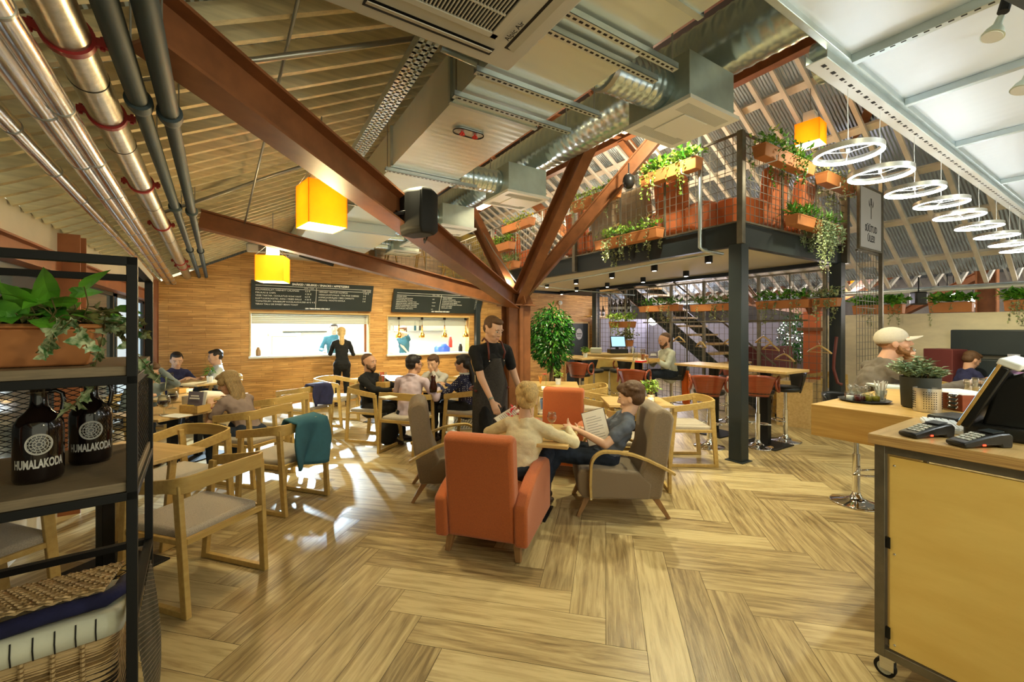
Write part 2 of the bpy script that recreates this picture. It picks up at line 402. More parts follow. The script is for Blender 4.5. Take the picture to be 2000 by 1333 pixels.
M['chrome'] = mat('polished_chrome', (.80, .80, .80), .06, 1.0)
M['steel'] = mat('brushed_stainless_steel', (.70, .69, .66), .3, .9, noise=.1, nscale=3, stretch=(1, 1, 30))
M['copper'] = mat('gold_copper_lamp', (.90, .46, .10), .2, 1.0)
M['concrete'] = mat('board_marked_concrete', (.72, .64, .44), .85, noise=.12, nscale=2.2, stretch=(1, 1, 3), bump=.3)
M['plaster'] = mat('white_painted_wall', (.62, .58, .48), .85, noise=.05, nscale=4)
M['kitchenw'] = mat('white_kitchen_wall', (.86, .92, .92), .5)
M['greyshut'] = mat('grey_roller_shutter', (.46, .48, .42), .45, .3)
M['mezzceil'] = mat('cream_mezzanine_ceiling', (.56, .52, .42), .8)
M['chalk'] = mat('dark_menu_board', (.020, .028, .028), .5)
M['chalkframe'] = mat('menu_board_edge', (.05, .045, .04), .5)
M['chalktext'] = mat('white_menu_lettering', (.85, .85, .80), .7, emit=(1, 1, .95), estr=0)
M['orange'] = mat_fabric('orange_armchair_fabric', (.47, .115, .026), 300)
M['greyfab'] = mat_fabric('taupe_armchair_fabric', (.25, .185, .115), 300)
M['seatfab'] = mat_fabric('light_grey_seat_fabric', (.46, .40, .32), 240)
M['stool_shell'] = mat('red_brown_bentwood', (.26, .052, .018), .28, noise=.2, nscale=5, stretch=(1, 1, 8), coat=.3)
M['terra'] = mat('terracotta_planter', (.52, .20, .065), .6, noise=.1, nscale=5)
M['soil'] = mat('dark_soil', (.02, .013, .008), .95, noise=.4, nscale=30)
M['concpot'] = mat('charcoal_plant_pot', (.055, .058, .048), .8, noise=.15, nscale=10)
M['leaf'] = mat_leaf('green_leaves', (.035, .16, .012), (.14, .40, .03))
M['leafd'] = mat_leaf('dark_glossy_leaves', (.010, .075, .010), (.03, .19, .015), .25)
M['leafl'] = mat_leaf('light_green_leaves', (.16, .36, .03), (.42, .60, .10))
M['leafg'] = mat_leaf('grey_green_leaves', (.12, .17, .06), (.40, .44, .22), .6)
M['leafs'] = mat_leaf('sage_leaves', (.12, .22, .10), (.34, .44, .26), .3)
M['strand'] = mat_leaf('pale_green_strands', (.30, .42, .18), (.52, .60, .34), .6)
M['ivy'] = mat_leaf('variegated_ivy_leaves', (.04, .14, .03), (.55, .62, .38), .4, 60)
M['ivyb'] = mat_leaf('brownish_ivy_leaves', (.05, .06, .015), (.20, .20, .06), .5, 30)
M['stem'] = mat('plant_stem', (.12, .10, .03), .7)
M['trunk'] = mat('fig_trunk', (.14, .09, .05), .8)
M['yellowlamp'] = mat('yellow_lamp_shade', (.95, .60, .03), .7, emit=(1, .48, .02), estr=.16)
_n = M['yellowlamp'].node_tree.nodes; _l = M['yellowlamp'].node_tree.links; _t = _n.new('ShaderNodeBsdfTranslucent'); _t.inputs[0].default_value = (1, .52, .06, 1); _a = _n.new('ShaderNodeMixShader'); _a.inputs[0].default_value = .6
_l.new(_n['Principled BSDF'].outputs[0], _a.inputs[1]); _l.new(_t.outputs[0], _a.inputs[2]); _l.new(_a.outputs[0], _n['Material Output'].inputs[0])
M['lampwhite'] = mat('lamp_diffuser_underside', (1, 1, .95), .5, emit=(1, .93, .75), estr=5)
M['ringlight'] = mat('ring_lamp_diffuser', (1, 1, 1), .5, emit=(.95, 1, .97), estr=22)
M['ledwhite'] = mat('lit_lamp_face', (1, 1, 1), .5, emit=(1, .95, .82), estr=14)
M['ledcool'] = mat('cool_lit_lamp', (1, 1, 1), .5, emit=(.8, .9, 1), estr=9)
M['skin'] = mat('skin', (.60, .33, .21), .5, noise=.06, nscale=6)
M['skin2'] = mat('fair_skin', (.66, .40, .27), .5, noise=.06, nscale=6)
M['lips'] = mat('lips', (.42, .14, .10), .4)
M['eyew'] = mat('eye_white', (.7, .68, .62), .2)
M['iris'] = mat('dark_iris', (.03, .02, .015), .1)
M['brownhair'] = mat('brown_hair', (.10, .045, .016), .55, noise=.5, nscale=40, stretch=(6, 6, 1), bump=.5)
M['darkhair'] = mat('dark_hair', (.014, .010, .008), .4, noise=.5, nscale=40, stretch=(6, 6, 1), bump=.4)
M['blondhair'] = mat('blonde_hair', (.62, .42, .17), .5, noise=.45, nscale=30, stretch=(6, 6, 1), bump=.6)
M['dblondhair'] = mat('dark_blonde_hair', (.27, .175, .07), .5, noise=.5, nscale=30, stretch=(6, 6, 1), bump=.6)
M['gingerbeard'] = mat('ginger_beard', (.28, .13, .045), .7, noise=.4, nscale=60, bump=.5)
M['cloth_black'] = mat('black_shirt_cloth', (.008, .008, .009), .9, noise=.2, nscale=20, bump=.15)
M['cloth_apron'] = mat('charcoal_denim_apron', (.040, .036, .032), .85, noise=.3, nscale=60, bump=.2)
M['leather'] = mat('dark_red_leather_strap', (.12, .025, .018), .5)
M['cloth_lilac'] = mat('lilac_shirt_cloth', (.52, .42, .50), .85, noise=.06, nscale=6, bump=.25)
M['cloth_pale'] = mat('pale_grey_shirt_cloth', (.50, .48, .44), .85, noise=.06, nscale=7, bump=.25)
M['cloth_dots'] = mat_dots('navy_polka_dot_blouse', (.016, .018, .060), (.6, .6, .62))
M['cloth_cream'] = mat('cream_sweater', (.72, .62, .40), .9, noise=.06, nscale=50, bump=.35)
M['cloth_slate'] = mat('slate_blue_tee', (.10, .115, .15), .9, noise=.12, nscale=20, bump=.2)
M['cloth_navy'] = mat('navy_cloth', (.020, .022, .075), .9, noise=.2, nscale=12, bump=.2)
M['cloth_denim'] = mat('dark_blue_jeans', (.012, .020, .038), .85, noise=.3, nscale=30, bump=.2)
M['cloth_taupe'] = mat('taupe_tee', (.24, .175, .15), .9, noise=.08, nscale=15, bump=.2)
M['cloth_white'] = mat('white_tee', (.62, .64, .60), .9, noise=.05, nscale=10, bump=.2)
M['cloth_sage'] = mat('pale_sage_sweater', (.50, .52, .44), .9, noise=.06, nscale=20, bump=.25)
M['cloth_brown'] = mat('brown_grey_jersey', (.135, .110, .085), .9, noise=.1, nscale=30, bump=.2)
M['cloth_teal'] = mat('teal_work_shirt', (.03, .12, .17), .85, noise=.1, nscale=14, bump=.2)
M['cloth_grey'] = mat('blue_grey_jersey', (.16, .20, .22), .9, noise=.1, nscale=14, bump=.2)
M['cloth_orange'] = mat('orange_jacket_cloth', (.80, .16, .02), .8, noise=.1, nscale=10, bump=.3)
M['cap'] = mat('stone_cap_cloth', (.56, .50, .39), .9, noise=.05, nscale=60, bump=.2)
M['shoe'] = mat('dark_shoe_leather', (.03, .015, .01), .5)
M['sole'] = mat('pale_shoe_sole', (.5, .4, .25), .7)
M['paper'] = mat('paper', (.82, .80, .74), .7)
M['menucard'] = mat('dark_menu_card', (.10, .06, .05), .6)
M['purplecard'] = mat('violet_grey_card', (.16, .14, .18), .6)
M['yellowp'] = mat('yellow_print', (.85, .65, .05), .6)
M['bottle'] = mat('dark_brown_bottle_glass', (.008, .004, .004), .06, coat=.6, ior=1.5)
M['bottleprint'] = mat('grey_white_bottle_print', (.62, .60, .56), .6)
M['glass'] = mat_glass('clear_glass')
M['glassb'] = mat('glowing_window_glass', (.45, .55, .60), .08, emit=(.55, .75, .9), estr=.55)  # far panes: bluish window light put into the glass as emission
M['glassd'] = mat('dim_window_glass', (.05, .055, .045), .08, emit=(.5, .6, .5), estr=.03)  # near panes: darker copy with only a faint glow put in
M['beer'] = mat('dark_beer', (.03, .006, .003), .1)
M['amber'] = mat('amber_beer', (.55, .10, .015), .1)
M['oil'] = mat('yellow_oil', (.35, .30, .02), .1)
M['vinegar'] = mat('dark_red_vinegar', (.10, .01, .01), .1)
M['wicker'] = mat_ribs('woven_wicker', (.62, .42, .20), .7, 0, 'Z', 26, .8, 1.5, .02)
M['linen'] = mat('striped_linen', (.60, .60, .48), .9, noise=.1, nscale=10)
M['navycloth'] = mat('navy_cloth_roll', (.008, .008, .045), .9, noise=.2, nscale=30, bump=.2)
M['shelfwood'] = mat('grey_brown_shelf_board', (.22, .165, .10), .6, noise=.2, nscale=20, stretch=(1, 10, 10))
M['screen'] = mat('lit_screen', (.1, .2, .3), .3, emit=(.35, .6, .8), estr=1.1)
M['orangeleaf'] = mat('orange_paint', (.75, .32, .05), .5)  # even orange colour of the flower's leaves
M['blueplastic'] = mat('blue_plastic', (.03, .10, .60), .4)
M['redplastic'] = mat('red_plastic', (.70, .04, .03), .4)
M['pinksheet'] = mat('pink_sheet', (.8, .4, .7), .5)  # even pink top sheet of the notepad
M['flame'] = mat('candle_flame', (1, .8, .4), .5, emit=(1, .75, .3), estr=18)
M['candleglass'] = mat('candle_glass', (.75, .70, .60), .15, alpha=.55)
M['lilacwall'] = mat('lilac_grey_partition', (.30, .29, .36), .8)
M['redbench'] = mat('dark_red_bench', (.12, .022, .02), .7)
M['flowerr'] = mat('red_petals', (.70, .02, .03), .6)
M['flowery'] = mat('yellow_petals', (.85, .60, .03), .6)
M['flowerw'] = mat('white_petals', (.85, .85, .80), .6)
M['plastertex'] = mat('graffiti_panel', (.03, .02, .03), .7)
M['sign'] = mat('white_sign_panel', (.55, .55, .60), .5)
M['signtext'] = mat('dark_sign_print', (.06, .06, .07), .6)
M['greencard'] = mat('pale_green_card', (.36, .48, .36), .6)
# ------------------------------------------------------------------ the building
RX = 3.76; EX = -1.31; ZE = 2.41; SL = 0.5               # column row x, left eave x, eave height, slope
EX2 = 11.0; ZV = 2.40; SR = .62; XR0 = 6.2               # right eave (valley), its height, right slope, where it starts
KY = 9.8                                                 # kitchen wall
def zl(x): return ZE+(x-EX)*SL
def zr(x): return ZV+(EX2-x)*SR
def on_left_roof(x, y, off=0.0):                          # picture ray against the left slope
    r = ray(x, y); d = (ZE-EX*SL+off-H)/(r.z-SL*r.x); return px(x, y, d)
def on_right_roof(x, y, off=0.0):
    r = ray(x, y); d = (ZV+EX2*SR+off-H)/(r.z+SR*r.x); return px(x, y, d)

def make_floor():
    PW, PL, G = .20, 1.20, .0012
    mb = MB(); mb.uv = []; mb.tone = []
    c = math.cos(PI/4); s = math.sin(PI/4)
    def plank(u0, v0, horiz):
        u1, v1 = (u0+PL, v0+PW) if horiz else (u0+PW, v0+PL)
        q = [(u0+G, v0+G), (u1-G, v0+G), (u1-G, v1-G), (u0+G, v1-G)]
        wpt = [(c*a-s*b, s*a+c*b) for a, b in q]
        mx = sum(p[0] for p in wpt)/4; my = sum(p[1] for p in wpt)/4
        if not (-1.9 < mx < 13.5 and -2.4 < my < 10.4): return
        if mx < -1.0 and my < -1: return
        n = len(mb.v); mb.v += [V((p[0], p[1], 0)) for p in wpt]; mb.f.append((n, n+1, n+2, n+3))
        ou, ov = R.uniform(0, 50), R.uniform(0, 50)
        uv = [(0, 0), (PL, 0), (PL, PW), (0, PW)] if horiz else [(0, 0), (0, PW), (PL, PW), (PL, 0)]
        mb.uv += [(a+ou, b+ov) for a, b in uv]; mb.tone.append(R.random())
    for b in range(-14, 15):
        for k in range(-110, 130):
            u = k*PW+b*PL; v = k*PW-b*PL
            plank(u, v, True); plank(u+PL, v+PW-PL, False)
    struct(mb.build('floor', M['floor']))
    struct(MB().bx(-2.2, 20, -2.6, 16, -.06, -.002).build('floor', mat('dark_subfloor', (.05, .035, .02), .8)))
make_floor()

# kitchen wall with two serving hatches; its wood strips follow the roof slope on the left
W1 = (.17, 2.43, 1.05, 1.90); W2 = (2.86, 4.93, 1.0, 1.87)
def wallpoly(xs, bot, top): return [(xs[0], KY, bot[0]), (xs[1], KY, bot[1]), (xs[1], KY, top[1]), (xs[0], KY, top[0])]
kw = MB(); T = V((0, .14, 0))
def kp(x0, x1, z0, z1, za=None): kw.prism([(x0, KY, z0), (x1, KY, z0), (x1, KY, z1), (x0, KY, za if za is not None else z1)], T)
kp(EX, W1[0], 0, zl(W1[0])-.02, zl(EX)-.02); kp(W1[0], W1[1], 0, W1[2]); kp(W1[0], W1[1], W1[3], zl(W1[1])-.02, zl(W1[0])-.02)
kp(W1[1], W2[0], 0, 2.86, 2.86); kp(W2[0], W2[1], 0, W2[2]); kp(W2[0], W2[1], W2[3], 2.86); kp(W2[1], 9.9, 0, 2.60)
struct(kw.build('wall_kitchen', M['woodwall']))
# hatch linings, sills, roller shutters
tr = MB()
for (a, b, c, d) in (W1, W2):
    tr.bx(a-.03, b+.03, KY-.03, KY+.2, d, d+.035); tr.bx(a-.03, a, KY-.02, KY+.2, c, d); tr.bx(b, b+.03, KY-.02, KY+.2, c, d)
struct(tr.build('trim_1', M['oak_top'], bevel=.004))
sl_ = MB()
for (a, b, c, d) in (W1, W2): sl_.bx(a-.04, b+.04, KY-.10, KY+.32, c-.04, c)
struct(sl_.build('trim_2', M['white'], bevel=.004))
for i, (a, b, c, d) in enumerate((W1, W2)):
    mb = MB(); mb.bx(a+.01, b-.01, KY+.1, KY+.24, d-.02, d-.0)
    for k in range(5): mb.bx(a+.01, b-.01, KY+.12, KY+.135, d-.02-(k+1)*.036, d-.02-k*.036-.004)
    tag(mb.build('roller_shutter', M['greyshut']), 'grey roller shutter half rolled up in the %s serving hatch' % ('wide left' if i == 0 else 'right'), 'shutter')

# left wall with glazing
lw = MB(); lw.bx(EX-.12, EX, -2, KY, 2.20, ZE+.05); lw.bx(EX-.12, EX, -2, KY, 0, .35)
struct(lw.build('wall_left', M['plaster']))
rb = MB(); rb.ibeam((EX+.02, -2, 2.13), (EX+.02, KY, 2.13), .12, .16, .014)
for yy in (1.2, 5.2, 9.2): rb.ibeam((EX+.06, yy, 0), (EX+.06, yy, ZE), .16, .18, .014, up=(0, 1, 0))
struct(rb.build('trim_3', M['rustl']))
for i, (y0, y1) in enumerate([(-2, 1.1), (1.3, 3.15), (3.25, 5.1), (5.3, 7.2), (7.3, 9.1), (9.3, KY)]):
    wn = struct(MB().bx(EX-.07, EX-.06, y0, y1, .35, 2.05).build('window_%d' % (i+1), M['glassb' if i > 3 else 'glassd']))
    fr = MB()
    for z in (.37, 1.62, 2.03): fr.bx(EX-.09, EX-.03, y0, y1, z-.025, z+.025)
    for yy in (y0+.03, y1-.03): fr.bx(EX-.09, EX-.03, yy-.03, yy+.03, .35, 2.05)
    o = fr.build('window_frame', M['anthracite'], wn)

# roof sheets, battens, ridge
def slab(mb, x0, z0, x1, z1, y0, y1, t=.03):
    mb.hexa([(x0, y0, z0), (x1, y0, z1), (x1, y1, z1), (x0, y1, z0)], [(x0, y0, z0+t), (x1, y0, z1+t), (x1, y1, z1+t), (x0, y1, z0+t)])
mb = MB(); slab(mb, EX, zl(EX)+.26, 4.2, zl(4.2)+.26, -2.5, 13.8); struct(mb.build('ceiling_left', M['corr']))
mb = MB(); slab(mb, EX2, zr(EX2)+.22, XR0, zr(XR0)+.22, -2.5, 14); struct(mb.build('ceiling_right', M['corrR']))
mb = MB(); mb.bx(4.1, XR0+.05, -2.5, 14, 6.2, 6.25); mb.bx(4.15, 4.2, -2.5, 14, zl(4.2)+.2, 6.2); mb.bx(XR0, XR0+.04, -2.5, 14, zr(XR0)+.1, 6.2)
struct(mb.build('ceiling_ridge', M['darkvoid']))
bt = MB(); y = -1.2
dz = V((-SL, 0, 1)).normalized()
while y < KY-.02:
    p0 = V((EX+.0, y, zl(EX)+.05)); p1 = V((4.0, y, zl(4.0)+.05)); jit = R.uniform(-.012, .012)
    bt.beam(p0+V((0, jit, 0)), p1+V((0, jit, R.uniform(-.01, .01))), .040, .085, up=dz); y += .20
struct(bt.build('trim_6', M['batten']))
bt = MB(); y = -1.5; dz2 = V((SR, 0, 1)).normalized()
while y < 13.5:
    bt.beam((EX2, y, zr(EX2)+.02), (XR0, y, zr(XR0)+.02), .055, .05, up=dz2); y += .33
for x in (6.8, 7.7, 8.6, 9.5, 10.4): bt.beam((x, -2, zr(x)+.09), (x, 13.6, zr(x)+.09), .12, .05, up=dz2)
struct(bt.build('trim_7', M['battenR']))
rb = MB()
for x, z in ((4.15, zl(4.15)-.03), (XR0, zr(XR0)-.05)): rb.ibeam((x, -2, z), (x, 13.8, z), .14, .22, .014)
for yy in (2.2, 5.77, 9.34):
    if yy > 3: rb.ibeam((XR0, yy, zr(XR0)-.1), (EX2, yy, zr(EX2)-.1), .14, .2, .014)
    rb.ibeam((4.15, yy, 5.15), (XR0, yy, 5.35), .12, .18, .014)
    for k in (-1, 1): rb.beam((5.2+k*.95, yy, 5.3), (5.2, yy, 6.1), .06, .10)
struct(rb.build('trim_4', M['rust']))
# neighbouring bay beyond the valley
mb = MB(); slab(mb, EX2, 2.62, EX2+5.07, 5.15, -3, 14); slab(mb, EX2+5.07, 5.15, EX2+9, 3.3, -3, 14); struct(mb.build('ceiling_far', M['corrR']))
bt = MB(); y = -2.5
while y < 13.5:
    bt.beam((EX2, y, 2.46), (EX2+5.0, y, 4.95), .05, .06, up=dz); bt.beam((EX2+5.1, y, 4.95), (EX2+8.8, y, 3.1), .05, .06, up=dz2); y += .33
struct(bt.build('trim_8', M['battenR']))
struct(MB().bx(-2, 20, 14, 14.1, 0, 5.5).bx(19.9, 20, -3, 14, 0, 5.5).build('wall_far', mat('far_grey_wall', (.40, .36, .33), .85, noise=.3, nscale=1.5)))

# kitchen room behind the hatches
kr = MB(); kr.bx(EX, 6.2, 12.2, 12.3, 0, 2.75); kr.bx(EX-.1, EX, KY+.14, 12.3, 0, 2.75); kr.bx(6.2, 6.3, KY+.14, 12.3, 0, 2.75); kr.bx(EX, 6.3, KY+.14, 12.3, 2.70, 2.76)
struct(kr.build('wall_kitchen_inner', M['kitchenw']))
struct(MB().bx(2.55, 12, KY+.02, 13.9, 2.77, 2.86).build('floor_upper', M['oak_apron']))
up = MB(); up.bx(2.5, 5.4, 12.6, 12.7, 2.86, 4.9); struct(up.build('wall_upper', mat('draped_panel', (.30, .22, .14), .7, noise=.35, nscale=2, stretch=(1, 1, 6), bump=.6)))
struct(MB().bx(5.4, 8.6, 12.5, 12.6, 2.86, 4.7).build('wall_upper', mat('painted_upper_wall', (.42, .30, .05), .7, noise=.9, col2=(.02, .02, .03), nscale=1.6)))

# half wall and far partitions on the right
struct(MB().bx(10.0, 10.25, -3.5, 4.1, 0, 1.86).build('wall_right', M['concrete'], bevel=.01))
struct(MB().cyl((EX2, -2, 2.34), (EX2, 13.6, 2.34), .05).build('trim_5', M['galvX'], autos=50))
struct(MB().bx(11.3, 11.4, 4.3, 9.8, 0, 1.75).bx(9.1, 11.3, 9.3, 9.4, 0, 1.9).build('wall_partition', M['lilacwall']))

# ------------------------------------------------------------------ branching steel column
NODE = V((RX, 5.77, 2.02))
tc_ = thing('steel_column', 'brown steel column branching into slanting struts beside the waiter', 'column', (RX, 5.77, 0))
mb = MB()
for dx in (-.12, .12):
    mb.ibeam((RX+dx, 5.77, 0), (RX+dx, 5.77, 1.98), .17, .24, .014, up=(0, 1, 0))
mb.bx(RX-.03, RX+.03, 5.6, 5.94, 0, 1.98); mb.bx(RX-.24, RX+.24, 5.56, 5.98, 1.96, 1.985); mb.bx(RX-.26, RX+.26, 5.52, 6.02, 0, .02)
mb.build('post', M['rust'], tc_, world=True, bevel=.003)
def strut(p1, w=.16, h=.22, start=NODE, up=UP, parent=tc_):
    s = MB(); s.ibeam(start, p1, w, h, .016, up); return s.build('strut', M['rust'], parent, world=True)
strut((-.32, 2.2, 2.84), .17, .24); strut((-.38, 5.77, 2.80), .15, .20)
strut((RX, 8.0, 4.6), .15, .20, up=(0, -1, .3)); strut((RX, 3.54, 4.6), .17, .22, up=(0, 1, .3)); strut((5.37, 3.23, 5.16), .13, .18, up=(-.3, .3, 1))
g = MB()
for a in range(8):
    dx, dy = math.cos(a*PI/4), math.sin(a*PI/4); g.beam(NODE+V((dx*.05, dy*.05, .0)), NODE+V((dx*.24, dy*.24, .08)), .012, .22)
g.bx(RX-.10, RX+.10, 5.67, 5.87, 1.96, 2.14)
g.build('node_plate', M['rust'], tc_, world=True)
MB().bx(RX-.12, RX+.12, 5.74, 5.98, 2.20, 2.215).build('uplight', M['ledwhite'], tc_, world=True)
light('POINT', (RX-.05, 5.9, 2.42), 12, (1, .93, .8), .05)
cb = MB(); cb.tube([(RX, 5.69, 2.3), (RX-.05, 6.4, 2.95), (RX-.05, 7.4, 3.95)], .009)
cb.build('cable', M['conduit'], tc_, world=True)

# second column far right
t2 = thing('steel_column', 'distant brown steel column with forked struts seen through the mesh wall', 'column', (13.9, 5.77, 0))
mb = MB()
for dx in (-.12, .12): mb.ibeam((13.9+dx, 5.77, 0), (13.9+dx, 5.77, 2.0), .2, .3, .016, up=(0, 1, 0))
mb.build('post', M['rust'], t2, world=True)
N2 = V((13.9, 5.77, 2.1))
for p in [(11.2, 2.9, 2.9), (11.2, 8.8, 2.9), (13.9, 2.6, 4.5), (13.9, 8.5, 4.5), (17, 4, 4), px(1868, 326, 8.0)]:
    s = MB(); s.ibeam(N2, p, .18, .24, .016); s.build('strut', M['rust'], t2, world=True)
t3 = thing('steel_column', 'distant brown steel column rising behind the row of ring lamps', 'column', (12.9, 2.1, 0))
mb = MB(); mb.ibeam((12.9, 2.1, 0), (12.9, 2.1, 4.3), .24, .30, .016, up=(0, 1, 0)); mb.build('post', M['rust'], t3, world=True)
for a, b in (((1730, 628, 12.5), (1925, 533, 8.8)), ((1640, 345, 7.4), (1704, 186, 5.9)), ((1925, 560, 9.0), (1838, 325, 8.0))):
    s = MB(); s.ibeam(px(*a), px(*b), .12, .17, .014); s.build('strut', M['rust'], t3, world=True)

# ------------------------------------------------------------------ pipes along the left slope
def pipe_pts(xa, ya, xb, yb, z):               # straight horizontal run at height z between two sight lines
    return px(xa, ya, (z-H)*F/(CY-ya)), px(xb, yb, (z-H)*F/(CY-yb))
def fit_pipe(xb, yb, xa, ya):                  # far end on the kitchen wall
    b = onY(xb, yb, KY-.01); return px(xa, ya, (b.z-H)*F/(CY-ya)), b
def ext(a, b, k): return a+(a-b).normalized()*k
for i, (xb, yb, xa, ya, r, lab) in enumerate([(310, 549, -70, 150, .034, 'thin foil-lagged pipe nearest the left wall below the battens'),
                                    (328, 551, 0, 95, .046, 'shiny foil-lagged pipe second from the left wall'),
                                    (340, 553, 45, 90, .034, 'foil-lagged pipe with a yellow edge beside the thick grey pipe')]):
    a, b = fit_pipe(xb, yb, xa, ya); a = ext(a, b, .5)
    t = thing('lagged_pipe', lab, 'pipe', a, 0, None)
    MB().cyl(a, b, r, seg=20).build('pipe', M['foil'], t, world=True, autos=60)
    u = (b-a).normalized(); L = (b-a).length; k = .3
    while k < L: MB().cyl(a+u*k, a+u*(k+.012), r+.0025, seg=20).build('band', M['conduit'], t, world=True, autos=60); k += .62
    if i == 2: MB().beam(a+V((r*.7, 0, r*.35)), a+V((r*.7, 0, r*.35))+u*2.4, .010, .012).build('yellow_stripe', M['yellowp'], t, world=True)
a, b = fit_pipe(366, 540, 128, 60); a = ext(a, b, .6)
t = thing('vent_pipe', 'thick grey metal pipe with red couplings under the left slope', 'pipe', a)
MB().cyl(a, b, .060, seg=28).build('pipe', M['pipegalv'], t, world=True, autos=60)
u = (b-a).normalized(); L = (b-a).length
for (xx, yy) in ((112, 62), (204, 222), (264, 356), (310, 437), (352, 510), (357, 520)):
    d = (b.z-H)*F/(CY-yy); p = px(xx, yy, d); p = a+u*(p-a).dot(u)
    c = MB(); c.cyl(p-u*.014, p+u*.014, .070, seg=24)
    sd = u.cross(UP).normalized()
    for k in (-1, 1): c.beam(p+sd*k*.066, p+sd*k*.098, .026, .02, up=u); c.cyl(p+sd*k*.084-UP*.022, p+sd*k*.084+UP*.022, .007, seg=8)
    c.build('red_coupling', M['red'], t, world=True, autos=40)
for k in (.9, 1.6, 2.9, 4.4): MB().cyl(a+u*k, a+u*(k+.006), .0615, seg=28).build('joint', M['black'], t, world=True)
for i, (xb, yb, xa, ya) in enumerate([(389, 541, 212, 25), (403, 541, 288, 25)]):
    a, b = fit_pipe(xb, yb, xa, ya); a = ext(a, b, .5)
    t = thing('drain_pipe', 'dark blue-grey drain pipe, %s of the pair running to the wood wall' % ('left' if i == 0 else 'right'), 'pipe', a)
    u = (b-a).normalized(); L = (b-a).length; js = [(207, 385, 480)[k] for k in range(3)]
    pp = []
    for yy in ((192, 403, 488) if i == 0 else (218, 412, 490)):
        d = (b.z-H)*F/(CY-yy); q = px(xa+(xb-xa)*(yy-ya)/(yb-ya), yy, d); pp.append((q-a).dot(u))
    MB().cyl(a, a+u*pp[0], .036, seg=20).cyl(a+u*pp[0], a+u*pp[1], .031, seg=20).cyl(a+u*pp[1], b, .027, seg=20).build('pipe', M['slate'], t, world=True, autos=50)
    for k, q in enumerate(pp):
        c = MB(); Mx = (u).to_track_quat('Z', 'Y').to_matrix().to_4x4(); r = (.048, .044, .04)[k]
        c.lathe([(r*.78, 0), (r, .005), (r, .05), (r*.85, .09), (r*.72, .10)], a+u*q, 20, Mx); c.build('socket_joint', M['slate'], t, world=True, autos=50)
    for k, yy in enumerate((150, 300, 440)):
        d = (b.z-H)*F/(CY-yy); q = px(xa+(xb-xa)*(yy-ya)/(yb-ya), yy, d); s = MB().cyl(q, V((q.x, q.y, zl(q.x)+.05)), .004, seg=6); s.build('hanger_rod', M['conduit'], t, world=True)

# thin conduits, sprinkler tubes, rods
def conduit(pts, r, lab, m='conduit', nm='conduit', cat='conduit'):
    return tag(MB().tube(pts, r, 10).build(nm, M[m], smooth=True), lab, cat)
conduit([on_left_roof(380, 128, -.10), on_left_roof(500, 117, -.10), on_left_roof(650, 97, -.10), on_left_roof(828, 73, -.10)], .016, 'grey conduit crossing the battens up to the cassette unit')
p = px(862, 95, 2.42); q = px(1172, 222, 3.2); q.z = p.z; conduit([p, q], .018, 'galvanised sprinkler tube hung below the square duct', 'galvX')
conduit([on_left_roof(320, 415, -.12), on_left_roof(440, 375, -.12), on_left_roof(505, 352, -.12), on_left_roof(610, 318, -.12)], .014, 'grey conduit on the battens above the larger yellow lamp')
conduit([on_left_roof(250, 160, -.12), on_left_roof(400, 140, -.12)], .008, 'thin threaded rail across the battens behind the drain pipes')
conduit([on_left_roof(584, -8, 0), onY(478, 437, 5.77)], .009, 'thin steel tension rod down to the lower strut', 'conduit', 'tension_rod', 'rod')
conduit([px(680, 398, 5.2), px(755, 412, 5.3)], .014, 'short pale tube beside the larger yellow lamp', 'galvX')

# perforated cable tray on the left slope
a = px(842, 78, 830*1.56/564); b = px(697, 306, 830*1.56/336); b.z = a.z
t = thing('cable_tray', 'galvanised perforated cable tray running along the battens', 'cable tray', a)
u = (b-a).normalized(); L = (b-a).length
f = MB(); wv = .055; sd = u.cross(UP).normalized(); n = int(L/.05)
for k in range(n):
    q = a+u*(k*.05)
    for s0, s1 in ((-wv, -wv*.55), (-wv*.25, wv*.25), (wv*.55, wv)): f.beam(q+sd*(s0+s1)/2, q+u*.05+sd*(s0+s1)/2, abs(s1-s0), .003)
    f.beam(q+u*.0-sd*wv, q+sd*wv, .018, .003)
f.beam(a-sd*wv+UP*.03, b-sd*wv+UP*.03, .003, .06); f.beam(a+sd*wv+UP*.03, b+sd*wv+UP*.03, .003, .06)
f.build('tray', M['galvX'], t, world=True)

# ------------------------------------------------------------------ rectangular ducts
DX0, DX1, DZ = 1.195, 1.87, 3.12
t = thing('square_duct', 'long square galvanised duct under the roof with an access hatch', 'duct', (1.5, 2.4, DZ))
MB().bx(DX0, DX1, .7, 6.3, DZ, DZ+.36).build('duct_body', M['galvduct'], t, world=True)
for yy in (1.25, 2.62, 3.95, 5.3):
    s = MB()
    for (x0, x1, z0, z1) in ((DX0-.02, DX1+.02, DZ-.012, DZ+.012), (DX0-.022, DX0+.01, DZ, DZ+.37), (DX1-.01, DX1+.022, DZ, DZ+.37)): s.bx(x0, x1, yy-.016, yy+.016, z0, z1)
    s.build('flange', M['galvX'], t, world=True)
hc = px(915, 258, (DZ-H)*F/(CY-258))
hz = MB(); pts = []
for k in range(28):
    a_ = 2*PI*k/28; ox = .07 if math.cos(a_) > 0 else -.07; pts.append((hc.x+ox+.055*math.cos(a_), hc.y+.055*math.sin(a_), DZ-.004))
hz.prism(pts, (0, 0, -.008)); hat = hz.build('access_hatch', M['galvX'], t, world=True)
MB().tube([V(p)+V((0, 0, -.01)) for p in pts+[pts[0]]], .004).build('gasket', M['black'], hat, world=True)
